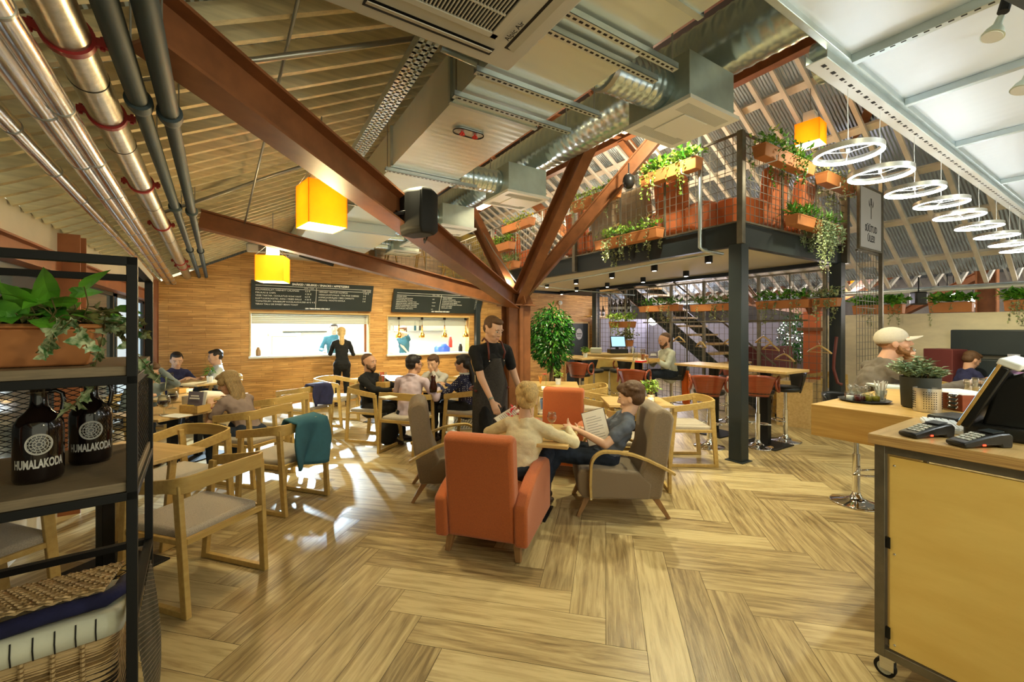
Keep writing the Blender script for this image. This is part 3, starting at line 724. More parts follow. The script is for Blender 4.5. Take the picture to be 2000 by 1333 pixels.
for k in (-1, 1):
    kb = MB(); kx = hc.x+k*.055
    kb.cyl((kx, hc.y, DZ-.012), (kx, hc.y, DZ-.03), .010, seg=10)
    for a_ in range(5): kb.sphere((kx+.015*math.cos(a_*2*PI/5), hc.y+.015*math.sin(a_*2*PI/5), DZ-.03), .009, seg=8, rings=5)
    kb.build('red_knob', M['redplastic'], hat, world=True)
for (ya, yb) in ((890, 187), (932, 140), (1052, 50), (1082, 12), (760, 333), (700, 398)):
    q = px(ya, yb, (DZ-.04-H)*F/(CY-yb)); yy = q.y
    s = thing('support_channel', 'slotted channel carrying the square duct, ' + {890: 'just past the cassette corner', 932: 'second past the cassette', 1052: 'near the first diffuser box', 1082: 'closest to the wide white duct', 760: 'behind the access hatch', 700: 'farthest back'}[ya], 'bracket', (1.5, yy, DZ))
    c = MB(); x0 = DX0-.06; x1 = DX1+.22; c.bx(x0, x1, yy-.02, yy+.02, DZ-.05, DZ-.046); c.bx(x0, x1, yy-.02, yy-.016, DZ-.05, DZ-.015); c.bx(x0, x1, yy+.016, yy+.02, DZ-.05, DZ-.015); ch_ = c.build('channel', M['galvX'], s, world=True)
    c = MB(); k = x0+.03
    while k < x1-.03: c.bx(k, k+.022, yy-.006, yy+.006, DZ-.0515, DZ-.050); k += .04
    detail(ch_, c, M['black'], s)
    for xx in (x0+.02, x1-.03): MB().cyl((xx, yy, DZ-.06), (xx, yy, DZ+.75), .005, seg=6).build('threaded_rod', M['conduit'], s, world=True)
t = thing('square_duct', 'wider lower galvanised duct beyond the yellow lamp, close to the wood wall', 'duct', (1.3, 8, 2.98))
MB().bx(.78, 1.95, 6.315, 9.7, 3.0, 3.36).build('duct_body', M['galvduct'], t, world=True)
for yy in (6.37, 7.6, 8.8): MB().bx(.76, 1.97, yy-.02, yy+.02, 2.985, 3.37).build('flange', M['galvX'], t, world=True)
t = thing('square_duct', 'plain galvanised duct above the spiral duct, at the top edge', 'duct', (2.6, .6, 3.62))
MB().bx(1.95, 3.2, .05, 1.0, 3.55, 3.9).build('duct_body', M['galvduct'], t, world=True)

# spiral duct
def spiral(p0, p1, r, pitch=.075, seg=28, wobble=.006):
    mb = MB(); u = (V(p1)-V(p0)); L = u.length; n = max(2, int(L/(pitch/4))); pts = [V(p0)+u*(k/n) for k in range(n+1)]
    return mb.tube(pts, r, seg, rf=lambda s: r+(wobble if int(s*n+.5) % 4 == 0 else 0))
t = thing('spiral_duct', 'large round spiral duct running back along the ridge', 'duct', (3.5, 4, 4.02))
spiral((3.42, .9, 3.98), (3.42, 12.4, 3.98), .25, .11).build('duct_body', M['spiral'], t, world=True, autos=50)
t = thing('spiral_duct', 'short dark-ringed round duct end above the ceiling panel edge', 'duct', (3.55, 1.5, 3.7))
spiral((3.9, .95, 3.72), (3.9, 1.55, 3.72), .16, .09).build('duct_body', M['spiral'], t, world=True, autos=50)

# diffuser boxes
def diffuser(y, lab, lit):
    x0, x1, z0, z1 = 2.86, 3.42, 3.28, 3.66
    if True: x0, x1 = 2.78, 3.36
    t = thing('air_diffuser', lab, 'air diffuser', ((x0+x1)/2, y, z0), 0, 'square diffusers in a row under the ridge')
    X = (x0+x1)/2
    MB().bx(x0, x1, y-.29, y+.29, z0+.03, z1).build('plenum_box', M['galv'], t, world=True, bevel=.004)
    p = MB().bx(x0-.03, x1+.03, y-.32, y+.32, z0, z0+.03).build('diffuser_panel', M['diff'], t, world=True, bevel=.004)
    s = MB()
    for k in range(14):
        for sg in (-1, 1): s.bx(X-.26, X+.26, y+sg*(.15+k*.0085), y+sg*(.15+k*.0085)+.003, z0-.0015, z0)
    detail(p, s, M['diffslot'], t)
    MB().bx(X-.15, X+.15, y-.15, y+.15, z0-.012, z0-.001).build('centre_plate', M['diff'], p, world=True, bevel=.006)
    spiral((DX1-.02, y-.02, z0+.17), (x0+.02, y-.02, z0+.20), .145, .07).build('neck_duct', M['spiral'], t, world=True, autos=50)
    c = MB(); c.cyl((DX1+.30, y-.02, z0+.18), (DX1+.34, y-.02, z0+.18), .158, seg=28); c.build('collar', M['conduit'], t, world=True, autos=50)
    for sx in (-1, 1): MB().cyl((X+sx*.24, y+.25, z1), (X+sx*.24, y+.25, 4.3), .004, seg=6).build('hanger_rod', M['conduit'], t, world=True)
for y, lab in ((2.22, 'big square diffuser box nearest the camera, white panel facing down'), (4.72, 'square diffuser box second along the duct, above the node of struts'),
               (6.75, 'square diffuser box third along, left of the thin strut'), (8.3, 'square diffuser box fourth along, beyond the hanging loudspeaker'), (9.4, 'small-looking farthest diffuser box by the wood wall')):
    diffuser(y, lab, False)

for (x, y, d_, sz, lab) in ((1905, 415, 7.6, 1.1, 'square grey air box hanging over the far end of the ring lamp row'), (1985, 505, 8.6, .9, 'pale air box lower right of the ring lamps, cut by the edge')):
    c = px(x, y, d_); t = thing('air_diffuser', lab, 'air diffuser', c, 0); MB().bx(-sz/2, sz/2, -sz/2, sz/2, -.1, .35).build('plenum_box', M['galv'], t, bevel=.004)
    MB().bx(-sz/2-.05, sz/2+.05, -sz/2-.05, sz/2+.05, -.13, -.1).build('diffuser_panel', M['diff'], t, bevel=.004); MB().cyl((0, 0, .35), (0, 0, .8), .01, seg=8).build('hanger_rod', M['conduit'], t)
# ------------------------------------------------------------------ ceiling cassette at the top
CZ = 3.0; c0 = px(993, 141, (CZ-H)*F/(CY-141))
cx1, cy1 = c0.x, c0.y; cx0, cy0 = cx1-.95, cy1-.95
t = thing('cassette_air_conditioner', 'square grey-white cassette air conditioner hanging overhead at the top edge', 'air conditioner', ((cx0+cx1)/2, (cy0+cy1)/2, CZ))
MB().bx(cx0+.07, cx1-.07, cy0+.07, cy1-.07, CZ+.05, CZ+.3).build('housing', M['galv'], t, world=True)
p = MB().bx(cx0, cx1, cy0, cy1, CZ, CZ+.05).build('front_panel', M['acwhite'], t, world=True, bevel=.012)
MB().bx(cx0+.235, cx1-.235, cy0+.235, cy1-.235, CZ-.002, CZ+.01).build('grille_recess', M['black'], t, world=True)
s = MB(); k = cy0+.25
k = cx0+.25
while k < cx1-.24: s.bx(k, k+.006, cy0+.24, cy1-.24, CZ-.010, CZ-.003); k += .0165
for f in (.25, .5, .75): s.bx(cx0+.24, cx1-.24, cy0+.24+f*(.47)-.004, cy0+.24+f*(.47)+.004, CZ-.011, CZ-.003)
s.build('intake_grille', M['acwhite'], t, world=True)
fr = MB()
for (a, b, c, d) in ((cx0+.2, cx1-.2, cy0+.2, cy0+.235), (cx0+.2, cx1-.2, cy1-.235, cy1-.2), (cx0+.2, cx0+.235, cy0+.2, cy1-.2), (cx1-.235, cx1-.2, cy0+.2, cy1-.2)): fr.bx(a, b, c, d, CZ-.012, CZ)
fr.build('grille_frame', M['acwhite'], t, world=True, bevel=.003)
for (a, b, c, d) in ((cx0+.16, cx1-.16, cy0+.07, cy0+.125), (cx0+.16, cx1-.16, cy1-.125, cy1-.07), (cx0+.07, cx0+.125, cy0+.16, cy1-.16), (cx1-.125, cx1-.07, cy0+.16, cy1-.16)):
    sl = MB().bx(a, b, c, d, CZ-.0015, CZ+.004).build('outlet_slot', M['black'], t, world=True)
    if b-a > d-c: MB().box(((a+b)/2, (c+d)/2, CZ-.004), (b-a-.02, .045, .004), (.35, 0, 0)).build('louvre', M['acwhite'], sl, world=True)
    else: MB().box(((a+b)/2, (c+d)/2, CZ-.004), (.045, d-c-.02, .004), (0, .35, 0)).build('louvre', M['acwhite'], sl, world=True)
# the small script mark on the panel margin
Mt = Matrix.Translation((cx1-.155, cy1-.30, CZ-.0135)) @ Matrix.Rotation(-PI/2, 4, 'Z') @ Matrix.Rotation(PI, 4, 'X')
text_mesh('Alpic Air', .040, Mt, 'lettering', M['black'], t, 'CENTER', .0006)

# ------------------------------------------------------------------ wide white duct top right, tray, ring lamps
WZ = 2.9; e0 = px(1663, 106, (WZ-H)*F/(CY-106)); WY = e0.y
t = thing('wide_duct', 'very wide pale galvanised duct overhead at the top right', 'duct', (4, 0, WZ))
MB().bx(1.6, 7.9, WY-2.8, WY, WZ, WZ+.36).build('duct_body', M['galvbig'], t, world=True)
MB().bx(1.6, 7.9, WY, WY+.03, WZ-.03, WZ+.38).build('edge_rail', M['galvX'], t, world=True, bevel=.003)
for k, x in enumerate((e0.x+.02, 3.18, 4.2, 5.6, 7.2)):
    cc_ = MB().bx(x-.018, x+.018, WY-2.8, WY, WZ-.04, WZ-.001).build('cross_channel', M['galvX'], t, world=True, bevel=.003); cc0 = cc_ if k == 0 else cc0
sl = MB(); y = WY-1.6
while y < WY-.05: sl.bx(e0.x+.008, e0.x+.016, y, y+.018, WZ-.0415, WZ-.0398); y += .037
detail(cc0, sl, M['black'], t)
TZ_ = 2.835; tr0 = px(1612, 112, (TZ_-H)*F/(CY-112)); ty = tr0.y
t = thing('perforated_tray', 'white perforated lamp tray along the edge of the wide duct', 'cable tray', (tr0.x, ty, TZ_))
tb_ = MB().bx(tr0.x, 7.9, ty-.005, ty+.080, TZ_-.002, TZ_+.002).build('tray_base', M['white'], t, world=True)
MB().bx(tr0.x, 7.9, ty-.008, ty-.004, TZ_, TZ_+.06).bx(tr0.x, 7.9, ty+.079, ty+.083, TZ_, TZ_+.045).build('tray_side', M['galvX'], t, world=True)
s = MB(); x = tr0.x+.05; k = 0
while x < 7.8:
    if k % 2 == 0: s.bx(x, x+.028, ty+.022, ty+.038, TZ_-.0032, TZ_-.0018)
    else: s.bx(x, x+.010, ty+.026, ty+.035, TZ_-.0032, TZ_-.0018)
    x += .05; k += 1
detail(tb_, s, M['black'], t)
rings = [(1656, 303, 142), (1719, 343, 130), (1786, 375, 122), (1838, 399, 116), (1873, 423, 104), (1912, 444, 100), (1946, 462, 92), (1972, 478, 88), (1992, 490, 80)]
ordn = ['biggest ring lamp nearest the camera, first in the row', 'second ring lamp in the row from the balcony side', 'third ring lamp in the row', 'fourth ring lamp in the row', 'fifth ring lamp in the row', 'sixth ring lamp in the row', 'seventh ring lamp in the row', 'eighth ring lamp in the row', 'ninth ring lamp, almost at the right edge']
RY = ty+.038
for k, (x, y, w_) in enumerate(rings):
    c = onY(x, y, RY+.01); r = .148
    t = thing('ring_lamp', ordn[k], 'ring lamp', c, R.uniform(-.3, .3), 'ring lamps hanging in a row from the tray', )
    band = MB(); seg = 40; out = [V((r*math.cos(2*PI*i/seg), r*math.sin(2*PI*i/seg), 0)) for i in range(seg)]
    prof = [(r-.012, .0), (r, .0), (r, .026), (r-.004, .028), (r-.012, .028)]
    n0 = 0; n = len(band.v)
    for (rr, zz) in prof:
        for i in range(seg): band.v.append(V((rr*math.cos(2*PI*i/seg), rr*math.sin(2*PI*i/seg), zz)))
    for j in range(5):
        for i in range(seg): a = j*seg+i; b = j*seg+(i+1) % seg; jj = ((j+1) % 5)*seg; band.f.append((a, b, jj+(i+1) % seg, jj+i))
    band.build('metal_ring', M['steel'], t, autos=40)
    gl = MB(); gl.lathe_dummy = 0; n = 0; prof = [(r-.014, -.003), (r-.001, -.003), (r-.001, .002), (r-.014, .010)]
    for (rr, zz) in prof:
        for i in range(seg): gl.v.append(V((rr*math.cos(2*PI*i/seg), rr*math.sin(2*PI*i/seg), zz)))
    for j in range(4):
        for i in range(seg): a = j*seg+i; b = j*seg+(i+1) % seg; jj = ((j+1) % 4)*seg; gl.f.append((a, b, jj+(i+1) % seg, jj+i))
    gl.build('light_diffuser', M['ringlight'], t)
    sp = MB()
    for a_ in (0.3, 0.3+2*PI/3, .3+4*PI/3): sp.beam((0, 0, .012), ((r-.01)*math.cos(a_), (r-.01)*math.sin(a_), .012), .004, .004)
    sp.cyl((0, 0, .008), (0, 0, .03), .008, seg=12); sp.build('spoke', M['white'], t)
    hi = TZ_-c.z
    MB().tube([(0, 0, .05), (.006, 0, hi*.35), (-.004, 0, hi*.7), (0, 0, hi)], .002, 6).build('suspension_cable', M['white'], t)

# track with two spot lamps near the top right corner
t = thing('track_rail', 'dark lighting track in the top right corner', 'light track', px(1955, 10, 1.55))
a = px(1945, -30, 1.50); b = px(2040, 130, 1.62); b.z = a.z
MB().beam(a, b, .035, .03).build('rail', M['anthracite'], t, world=True)
for (x, y, dd, lab) in ((1942, 62, 1.62, 'spot lamp with beaded face hanging from the dark track'), (1998, 168, 1.8, 'second spot lamp, cut by the right edge')):
    c = px(x, y, dd); t = thing('spot_lamp', lab, 'spot lamp', c, 0, 'spot lamps on the track')
    ax = V((-.35, .25, -1)).normalized(); Mx = ax.to_track_quat('Z', 'Y').to_matrix().to_4x4() @ Matrix.Scale(.8, 4)
    MB().lathe([(.014, -.075), (.016, -.035), (.034, -.005), (.044, .025), (.040, .027)], c, 24, Mx).build('lamp_body', M['galv'], t, world=True, autos=50)
    MB().lathe([(.0, .0262), (.038, .0264), (.038, .029), (.0, .030)], c, 20, Mx).build('lamp_face', M['white'], t, world=True)
    MB().cyl(c-ax*.08, c-ax*.13+UP*.02, .017, seg=14).build('socket', M['black'], t, world=True)
    MB().cyl(c-ax*.12+UP*.02, c-ax*.12+UP*.12, .008, seg=8).build('mount_arm', M['black'], t, world=True)
# ------------------------------------------------------------------ furniture builders
E1 = (-.954, .30); E2 = (.30, .954)          # the tables' own axes as (right, away)
def rf(r, f, z=0.0): p = RT*r+FW*f; p.z = z; return p

def chair_model():
    t = thing('dining_chair', 'x', 'chair')
    MB().hexa([(-.235, -.22, .395), (.235, -.22, .395), (.25, .25, .395), (-.25, .25, .395)], [(-.235, -.22, .465), (.235, -.22, .465), (.25, .25, .475), (-.25, .25, .475)]).build('seat', M['seatfab'], t, bevel=.022)
    for s in (-1, 1):
        MB().hexa([(s*.250-.016, -.285, 0), (s*.250+.016, -.285, 0), (s*.250+.016, -.240, 0), (s*.250-.016, -.240, 0)], [(s*.262-.014, -.235, .73), (s*.262+.014, -.235, .73), (s*.262+.014, -.185, .73), (s*.262-.014, -.185, .73)]).build('leg', M['oak'], t, bevel=.004)
        MB().hexa([(s*.250-.016, .245, 0), (s*.250+.016, .245, 0), (s*.250+.016, .290, 0), (s*.250-.016, .290, 0)], [(s*.262-.014, .185, .68), (s*.262+.014, .185, .68), (s*.262+.014, .235, .68), (s*.262-.014, .235, .68)]).build('leg', M['oak'], t, bevel=.004)
        MB().bx(s*.250-.015, s*.250+.015, -.245, .25, .002, .036).build('runner', M['oak'], t, bevel=.003)
        MB().bx(s*.256-.012, s*.256+.012, -.22, .21, .40, .43).build('side_rail', M['oak'], t, bevel=.003)
    MB().bx(-.24, .24, -.255, -.225, .395, .43).build('back_rail', M['oak'], t, bevel=.003)
    pts = [(-.285, .235, .672), (-.285, .02, .700), (-.283, -.17, .728)]
    for k in range(1, 8):
        a = PI+k*PI/2/8; pts.append((-.283+.075+.075*math.cos(a), -.17+.10*math.sin(a)*.8, .73))
    pts.append((-.12, -.262, .738)); pts.append((0, -.270, .74))
    full = pts+[(-x, y, z) for x, y, z in reversed(pts[:-1])]
    n = len(full); b = MB(); rings = []
    for i, p in enumerate(full):
        t_ = (V(full[min(i+1, n-1)])-V(full[max(i-1, 0)])); t_.z = 0; t_.normalize(); nr = V((-t_.y, t_.x, 0))
        e = min(i, n-1-i); hh = .034+.012*min(1, e/6); th = .010
        p = V(p); rings.append([p-nr*th-UP*hh, p+nr*th-UP*hh, p+nr*th*.9+UP*hh, p-nr*th*.9+UP*hh])
    b.loft(rings).build('back_band', M['oak'], t, bevel=.003)
    return t
CH = chair_model(); ch_used = False
def chair(r, f, hd, label, group, rz=None):
    global ch_used
    loc = rf(r, f); a = yawof(*hd)
    if not ch_used:
        ch_used = True; CH.location = loc; CH.rotation_euler = (0, 0, a); CH['label'] = label
        if group: CH['group'] = group
        WM[CH.name] = Matrix.Translation(loc) @ Matrix.Rotation(a, 4, 'Z'); return CH
    c = dup(CH, loc, a, label, group)
    if not group and 'group' in c: del c['group']
    return c
GL = 'oak dining chairs on the left side'; GM = 'oak dining chairs around the middle group'; GR = 'oak dining chairs by the small right table'
nE1 = (-E1[0], -E1[1]); nE2 = (-E2[0], -E2[1])
chair(-1.97, 2.66, E1, 'big oak chair in the left foreground, back turned to the open floor', GL)
chair(-2.66, 3.38, nE2, 'oak chair with curved band at the far side of the empty foreground table', GL)
chair(-2.86, 2.20, E2, 'oak chair seen through the metal shelf, pale seat by the wicker basket', GL)
chair(-2.10, 3.92, E1, 'oak chair with a teal jacket hung over its back', GL)
chair(-2.75, 4.55, E1, 'oak chair occupied by the long-haired woman in a taupe top', GL)
chair(-2.95, 5.35, E1, 'oak chair behind the long-haired woman, seat empty', GL)
chair(-3.05, 6.25, E1, 'oak chair by the wood wall with a dark blue jacket over its back', GL)
chair(-5.62, 7.0, nE1, 'oak chair under the man in the dark blue tee', GL)
chair(-5.08, 7.45, (-.7, -.7), 'oak chair under the man in the white tee at the wood wall', GL)
chair(-4.62, 5.25, nE1, 'oak chair half hidden behind the shelf post at the window side', GL)
chair(-1.39, 5.62, E2, 'oak chair under the man in the lilac shirt, back to the camera', GM)
chair(-2.02, 6.18, nE1, 'oak chair under the bearded man in the black jacket', GM)
chair(-.62, 6.0, E1, 'oak chair under the woman in the polka dot blouse', GM)
chair(-1.18, 6.98, nE2, 'oak chair under the man resting his chin on his hands', GM)
chair(-2.98, 7.2, (.97, -.2), 'empty oak chair left of the bearded man, by the wood wall', GM)
chair(2.10, 5.15, (-1, .04), 'empty oak chair right of the small square table', GR)
chair(1.04, 5.38, (1, -.2), 'empty oak chair left of the small square table', GR)
chair(1.31, 4.42, (.1, 1), 'oak chair directly behind the man reading, at the small square table', GR)
chair(1.12, 6.25, (-1, .1), 'empty oak chair farther back in front of the register counter', GR)
chair(.62, 5.9, (.9, -.3), 'empty oak chair behind the far orange armchair near the fig tree', GR)

def table_model():
    t = thing('dining_table', 'x', 'table')
    MB().bx(-.38, .38, -.38, .38, .722, .75).build('table_top', M['oak_top'], t, bevel=.004)
    MB().bx(-.035, .035, -.035, .035, .012, .70).build('pedestal', M['black'], t, bevel=.003)
    MB().bx(-.20, .20, -.03, .03, .70, .722).bx(-.03, .03, -.20, .20, .70, .722).build('spider', M['black'], t)
    MB().bx(-.24, .24, -.24, .24, 0, .012).build('base_plate', M['black'], t, bevel=.003)
    return t
TB = table_model(); tb_used = False
def table(r, f, hd, label, group='square oak dining tables', s=1):
    global tb_used
    a = yawof(*hd); loc = rf(r, f)
    if not tb_used:
        tb_used = True; c = TB; c.location = loc; c.rotation_euler = (0, 0, a); c['label'] = label; c['group'] = group
    else: c = dup(TB, loc, a, label, group)
    if not isinstance(s, tuple): s = (s, s, 1)
    c.scale = s; return c
table(-2.67, 2.79, E2, 'empty square oak table in the left foreground behind the metal shelf')
table(-3.54, 4.43, E2, 'oak table with beer glasses and a wooden menu box in front of the long-haired woman', s=(1.0, 1.0, 1))
table(-3.95, 5.35, E2, 'oak table with a candle behind the long-haired woman')
table(-5.08, 6.88, E2, 'oak table with a potted plant at the wood wall between two men', s=(1.3, 1, 1))
table(-1.25, 6.22, E2, 'oak table shared by the group of four talking people')
table(-2.2, 7.35, E2, 'oak table with a cutlery box behind the bearded man', s=(1.2, .9, 1))
table(1.45, 5.0, (0.05, 1), 'small square oak table with a basil pot and candle behind the reading man', s=(.94, .8, 1))
table(.62, 6.45, (0.1, 1), 'oak table with a white flower pot in front of the fig tree')
table(-.70, 7.35, E2, 'oak table with flowers behind the polka dot woman')

# ---------------- lounge chairs and table
def orange_chair(loc, hd, label, group):
    t = thing('lounge_armchair', label, 'armchair', loc, yawof(*hd), group)
    P = lambda pts, x0, x1: MB().prism([(x0, y, z) for y, z in pts], (x1-x0, 0, 0))
    P([(-.34, .13), (.34, .13), (.34, .30), (-.34, .30)], -.25, .25).build('seat_base', M['orange'], t, bevel=.012)
    P([(-.22, .30), (.35, .30), (.36, .34), (.35, .42), (-.22, .40)], -.245, .245).build('seat_cushion', M['orange'], t, bevel=.03)
    P([(-.345, .125), (-.22, .13), (-.29, .85), (-.36, .88), (-.43, .85)], -.252, .252).build('backrest', M['orange'], t, bevel=.03)
    for s in (-1, 1):
        o = P([(-.365, .12), (.36, .12), (.36, .46), (.33, .53), (.25, .565), (.10, .565), (-.12, .53), (-.30, .455), (-.385, .40)], s*.295-.048, s*.295+.048).build('armrest', M['orange'], t, bevel=.022)
    for sx in (-1, 1):
        for sy in (-1, 1):
            a = V((sx*.25, sy*.28, .125)); b = V((sx*.265, sy*.31, 0)); MB().beam(a, b, .055, .055, up=(0, 1, 0), taper=.65).build('leg', M['legwood'], t, bevel=.003)
    return t
O1 = orange_chair(rf(-.115, 3.28), E2, 'orange armchair seen from behind in the centre foreground', 'orange armchairs')
O2 = dup(O1, rf(.53, 4.90), yawof(*nE2), 'orange armchair facing the camera across the low table', 'orange armchairs')
def grey_chair(loc, hd, label, group):
    t = thing('lounge_armchair', label, 'armchair', loc, yawof(*hd), group)
    P = lambda pts, x0, x1: MB().prism([(x0, y, z) for y, z in pts], (x1-x0, 0, 0))
    P([(-.25, .165), (.30, .165), (.345, .22), (.355, .36), (.33, .405), (.2, .42), (-.16, .39), (-.27, .30)], -.28, .28).build('seat_block', M['greyfab'], t, bevel=.02)
    P([(-.215, .165), (-.345, .165), (-.405, .50), (-.455, .84), (-.43, .90), (-.36, .93), (-.29, .90), (-.265, .82), (-.235, .55), (-.17, .385)], -.275, .275).build('backrest', M['greyfab'], t, bevel=.028)
    for s in (-1, 1):
        pts = [(.245, .175), (.25, .30), (.245, .44)]
        for k in range(1, 9):
            a = k*PI/2/8; pts.append((.245-.13*(1-math.cos(a)), .44+.135*math.sin(a)))
        pts += [(.02, .572), (-.10, .553), (-.22, .512), (-.34, .455), (-.44, .40)]
        x0 = s*.315-.026; b = MB(); rings = []; n = len(pts)
        for i, (y, z) in enumerate(pts):
            ta = V((0, pts[min(i+1, n-1)][0]-pts[max(i-1, 0)][0], pts[min(i+1, n-1)][1]-pts[max(i-1, 0)][1])).normalized(); nr = V((0, -ta.z, ta.y))*.011; p = V((s*.315, y, z)); w_ = V((.026, 0, 0))
            rings.append([p-w_-nr, p+w_-nr, p+w_+nr, p-w_+nr])
        b.loft(rings).build('bentwood_arm', M['oak'], t, bevel=.003)
        MB().cyl((s*.27, .245, .19), (s*.345, .245, .19), .007, seg=10).build('arm_bolt', M['chrome'], t)
    for sx in (-1, 1):
        for sy, yy in ((-1, -.32), (1, .28)):
            MB().beam((sx*.22, yy-sy*.02, .175), (sx*.245, yy+sy*.065-(.03 if sy < 0 else 0), 0), .05, .05, up=(0, 1, 0), taper=.55).build('leg', M['legwood'], t, bevel=.003)
    return t
G1 = grey_chair(rf(.92, 3.84), (-.995, .06), 'taupe bentwood-arm chair in which the reading man sits', 'taupe armchairs')
G2 = dup(G1, rf(-.56, 4.22), yawof(.93, .20), 'empty taupe armchair left of the near orange armchair', 'taupe armchairs')
t = thing('coffee_table', 'low oak table between the orange armchairs', 'table', rf(.17, 3.70), yawof(*E2))
MB().bx(-.38, .38, -.36, .36, .672, .70).build('table_top', M['oak_top'], t, bevel=.004)
MB().bx(-.04, .04, -.04, .04, .012, .672).build('pedestal', M['black'], t, bevel=.003)
MB().bx(-.16, .16, -.16, .16, 0, .012).build('base_plate', M['black'], t, bevel=.003)

# ---------------- high tables and stools
def high_table(x0, x1, y0, y1, posts, label, z=1.05):
    t = thing('high_table', label, 'table', ((x0+x1)/2, (y0+y1)/2, 0), 0, 'high oak tables under the balcony')
    MB().bx(x0, x1, y0, y1, z-.035, z).build('table_top', M['oak_top'], t, world=True, bevel=.006)
    for yy in posts:
        xc = (x0+x1)/2
        MB().bx(xc-.05, xc+.05, yy-.05, yy+.05, .015, z-.035).build('pedestal', M['black'], t, world=True, bevel=.004)
        MB().bx(xc-.25, xc+.25, yy-.25, yy+.25, 0, .015).build('base_plate', M['black'], t, world=True, bevel=.004)
    return t
high_table(5.80, 6.42, 2.65, 4.30, (3.06, 3.82), 'high oak table right of the balcony post')
high_table(5.72, 6.30, 4.75, 5.75, (5.2,), 'high oak table where the bearded man in pale sweater sits')
high_table(5.25, 5.85, 5.85, 7.25, (6.3, 6.95), 'high oak table in front of the register counter')

def stool_model(shell, lab, grp, nm='bar_stool'):
    t = thing(nm, lab, 'stool', (0, 0, 0), 0, grp)
    MB().lathe([(.20, 0), (.205, .006), (.19, .014), (.10, .03), (.045, .055), (.032, .09), (.030, .10), (.0, .10)], seg=32).build('base', M['chrome'], t, smooth=True)
    MB().cyl((0, 0, .09), (0, 0, .45), .03, seg=16).cyl((0, 0, .45), (0, 0, .71), .021, seg=16).build('pole', M['chrome'], t, autos=40)
    fr = MB(); pts = [(.17*math.sin(a), .17*math.cos(a), .30) for a in [(-1.2+2.4*k/14) for k in range(15)]]
    fr.tube([(-.02, .02, .30)]+pts+[(.02, .02, .30)], .009, 8).build('footrest', M['chrome'], t, smooth=True)
    MB().lathe([(.0, .70), (.10, .70), (.185, .715), (.20, .74), (.195, .77), (.15, .785), (.0, .785)], seg=28).build('seat', M['blackplastic'], t, smooth=True)
    s = MB(); R0 = .235
    def fn(u, v):
        a = -PI/2+(u-.5)*2*math.radians(58-14*(1-v)); rr = R0-.055+.075*v; return V((rr*math.cos(a), rr*math.sin(a), .70+v*(.29-.03*(2*abs(u-.5))**2)))
    s.sheet(fn, 22, 8); s.build('shell', M[shell], t, solid=.012, smooth=True)
    for sd in ((-1, 1) if shell == 'stool_shell' else ()):
        pts = []; 
        for k in range(25):
            th = 2*PI*k/24; u_ = math.cos(th)*.10; v_ = math.sin(th)*.10
            a = -PI/2+sd*(math.radians(62)+.30+u_/R0*.95); rr = R0+.012
            pts.append((rr*math.cos(a), rr*math.sin(a), .865+v_))
        MB().tube(pts, .016, 8).build('arm_loop', M[shell], t, smooth=True)
    return t
ST = stool_model('stool_shell', 'red-brown bentwood bar stool, nearest to the balcony post on its left', 'red-brown bar stools')
def at_rf(x, d): return gp(x, d)
ST.location = at_rf(1385, 5.75); ST.rotation_euler = (0, 0, yawof(.5, .86))
hdg = yawof(.5, .86)
dup(ST, at_rf(1238, 6.6), hdg, 'red-brown bentwood bar stool in front of the bearded man\'s high table', 'red-brown bar stools')
dup(ST, at_rf(1133, 7.9), hdg, 'red-brown bentwood bar stool beside the fig tree', 'red-brown bar stools')
dup(ST, at_rf(1480, 5.75), hdg, 'red-brown bentwood bar stool right of the balcony post', 'red-brown bar stools')
dup(ST, at_rf(1190, 9.0), yawof(-.9, -.3), 'red-brown bentwood bar stool on the far side of the register table', 'red-brown bar stools')
dup(ST, at_rf(1420, 7.3), yawof(-.9, -.5), 'red-brown bentwood bar stool between the high table and the mesh wall', 'red-brown bar stools')
SB = stool_model('blackplastic', 'black shell bar stool on a chrome foot by the mesh wall', 'black bar stools')
SB.location = at_rf(1534, 6.05); SB.rotation_euler = (0, 0, yawof(-1, .2))
dup(SB, at_rf(1312, 7.45), yawof(-.97, .1), 'black bar stool carrying the bearded man in pale sweater', 'black bar stools')
dup(SB, at_rf(1210, 8.6), yawof(-.8, -.5), 'black bar stool in front of the register', 'black bar stools')
dup(SB, at_rf(1160, 8.6), yawof(.4, -.8), 'black bar stool at the left end of the register table', 'black bar stools')
SM = dup(SB, rf(3.16, 3.90), yawof(.4, -.9), 'black bar stool with a chrome foot under the man in the cap', 'black bar stools')

# ---------------- register counter at the back
p = at_rf(1200, 9.3)
t = thing('register_counter', 'plywood counter with the cash register below the plants', 'counter', p, yawof(0, 1))
MB().bx(-.62, .55, -.25, .25, 0, 1.02).build('cabinet', M['ply'], t, bevel=.005); MB().bx(-.66, .60, -.3, .3, 1.02, 1.06).build('worktop', M['oak_top'], t, bevel=.005)
def monitor(loc, yaw, sc, lab, scr='screen'):
    t = thing('cash_register', lab, 'cash register', loc, yaw, None, sc)
    MB().bx(-.20, .20, -.12, .12, 0, .09).build('base', M['blackplastic'], t, bevel=.01)
    MB().box((0, .05, .17), (.06, .05, .18), (-.25, 0, 0)).build('stand', M['blackplastic'], t, bevel=.006)
    s = MB().box((0, -.02, .25), (.34, .03, .26), (-.32, 0, 0)).build('screen_case', M['blackplastic'], t, bevel=.008)
    MB().box((0, -.0365, .2555), (.30, .002, .22), (-.32, 0, 0)).build('screen', M[scr], s)
    return t
q = p+UP*1.06+RT*.02; monitor(q+RT*.05, yawof(0, 1)+.1, 1.0, 'black cash register with a blue lit screen on the back counter')
t = thing('receipt_printer', 'grey receipt printer left of the cash register', 'printer', q-RT*.42, yawof(.2, 1))
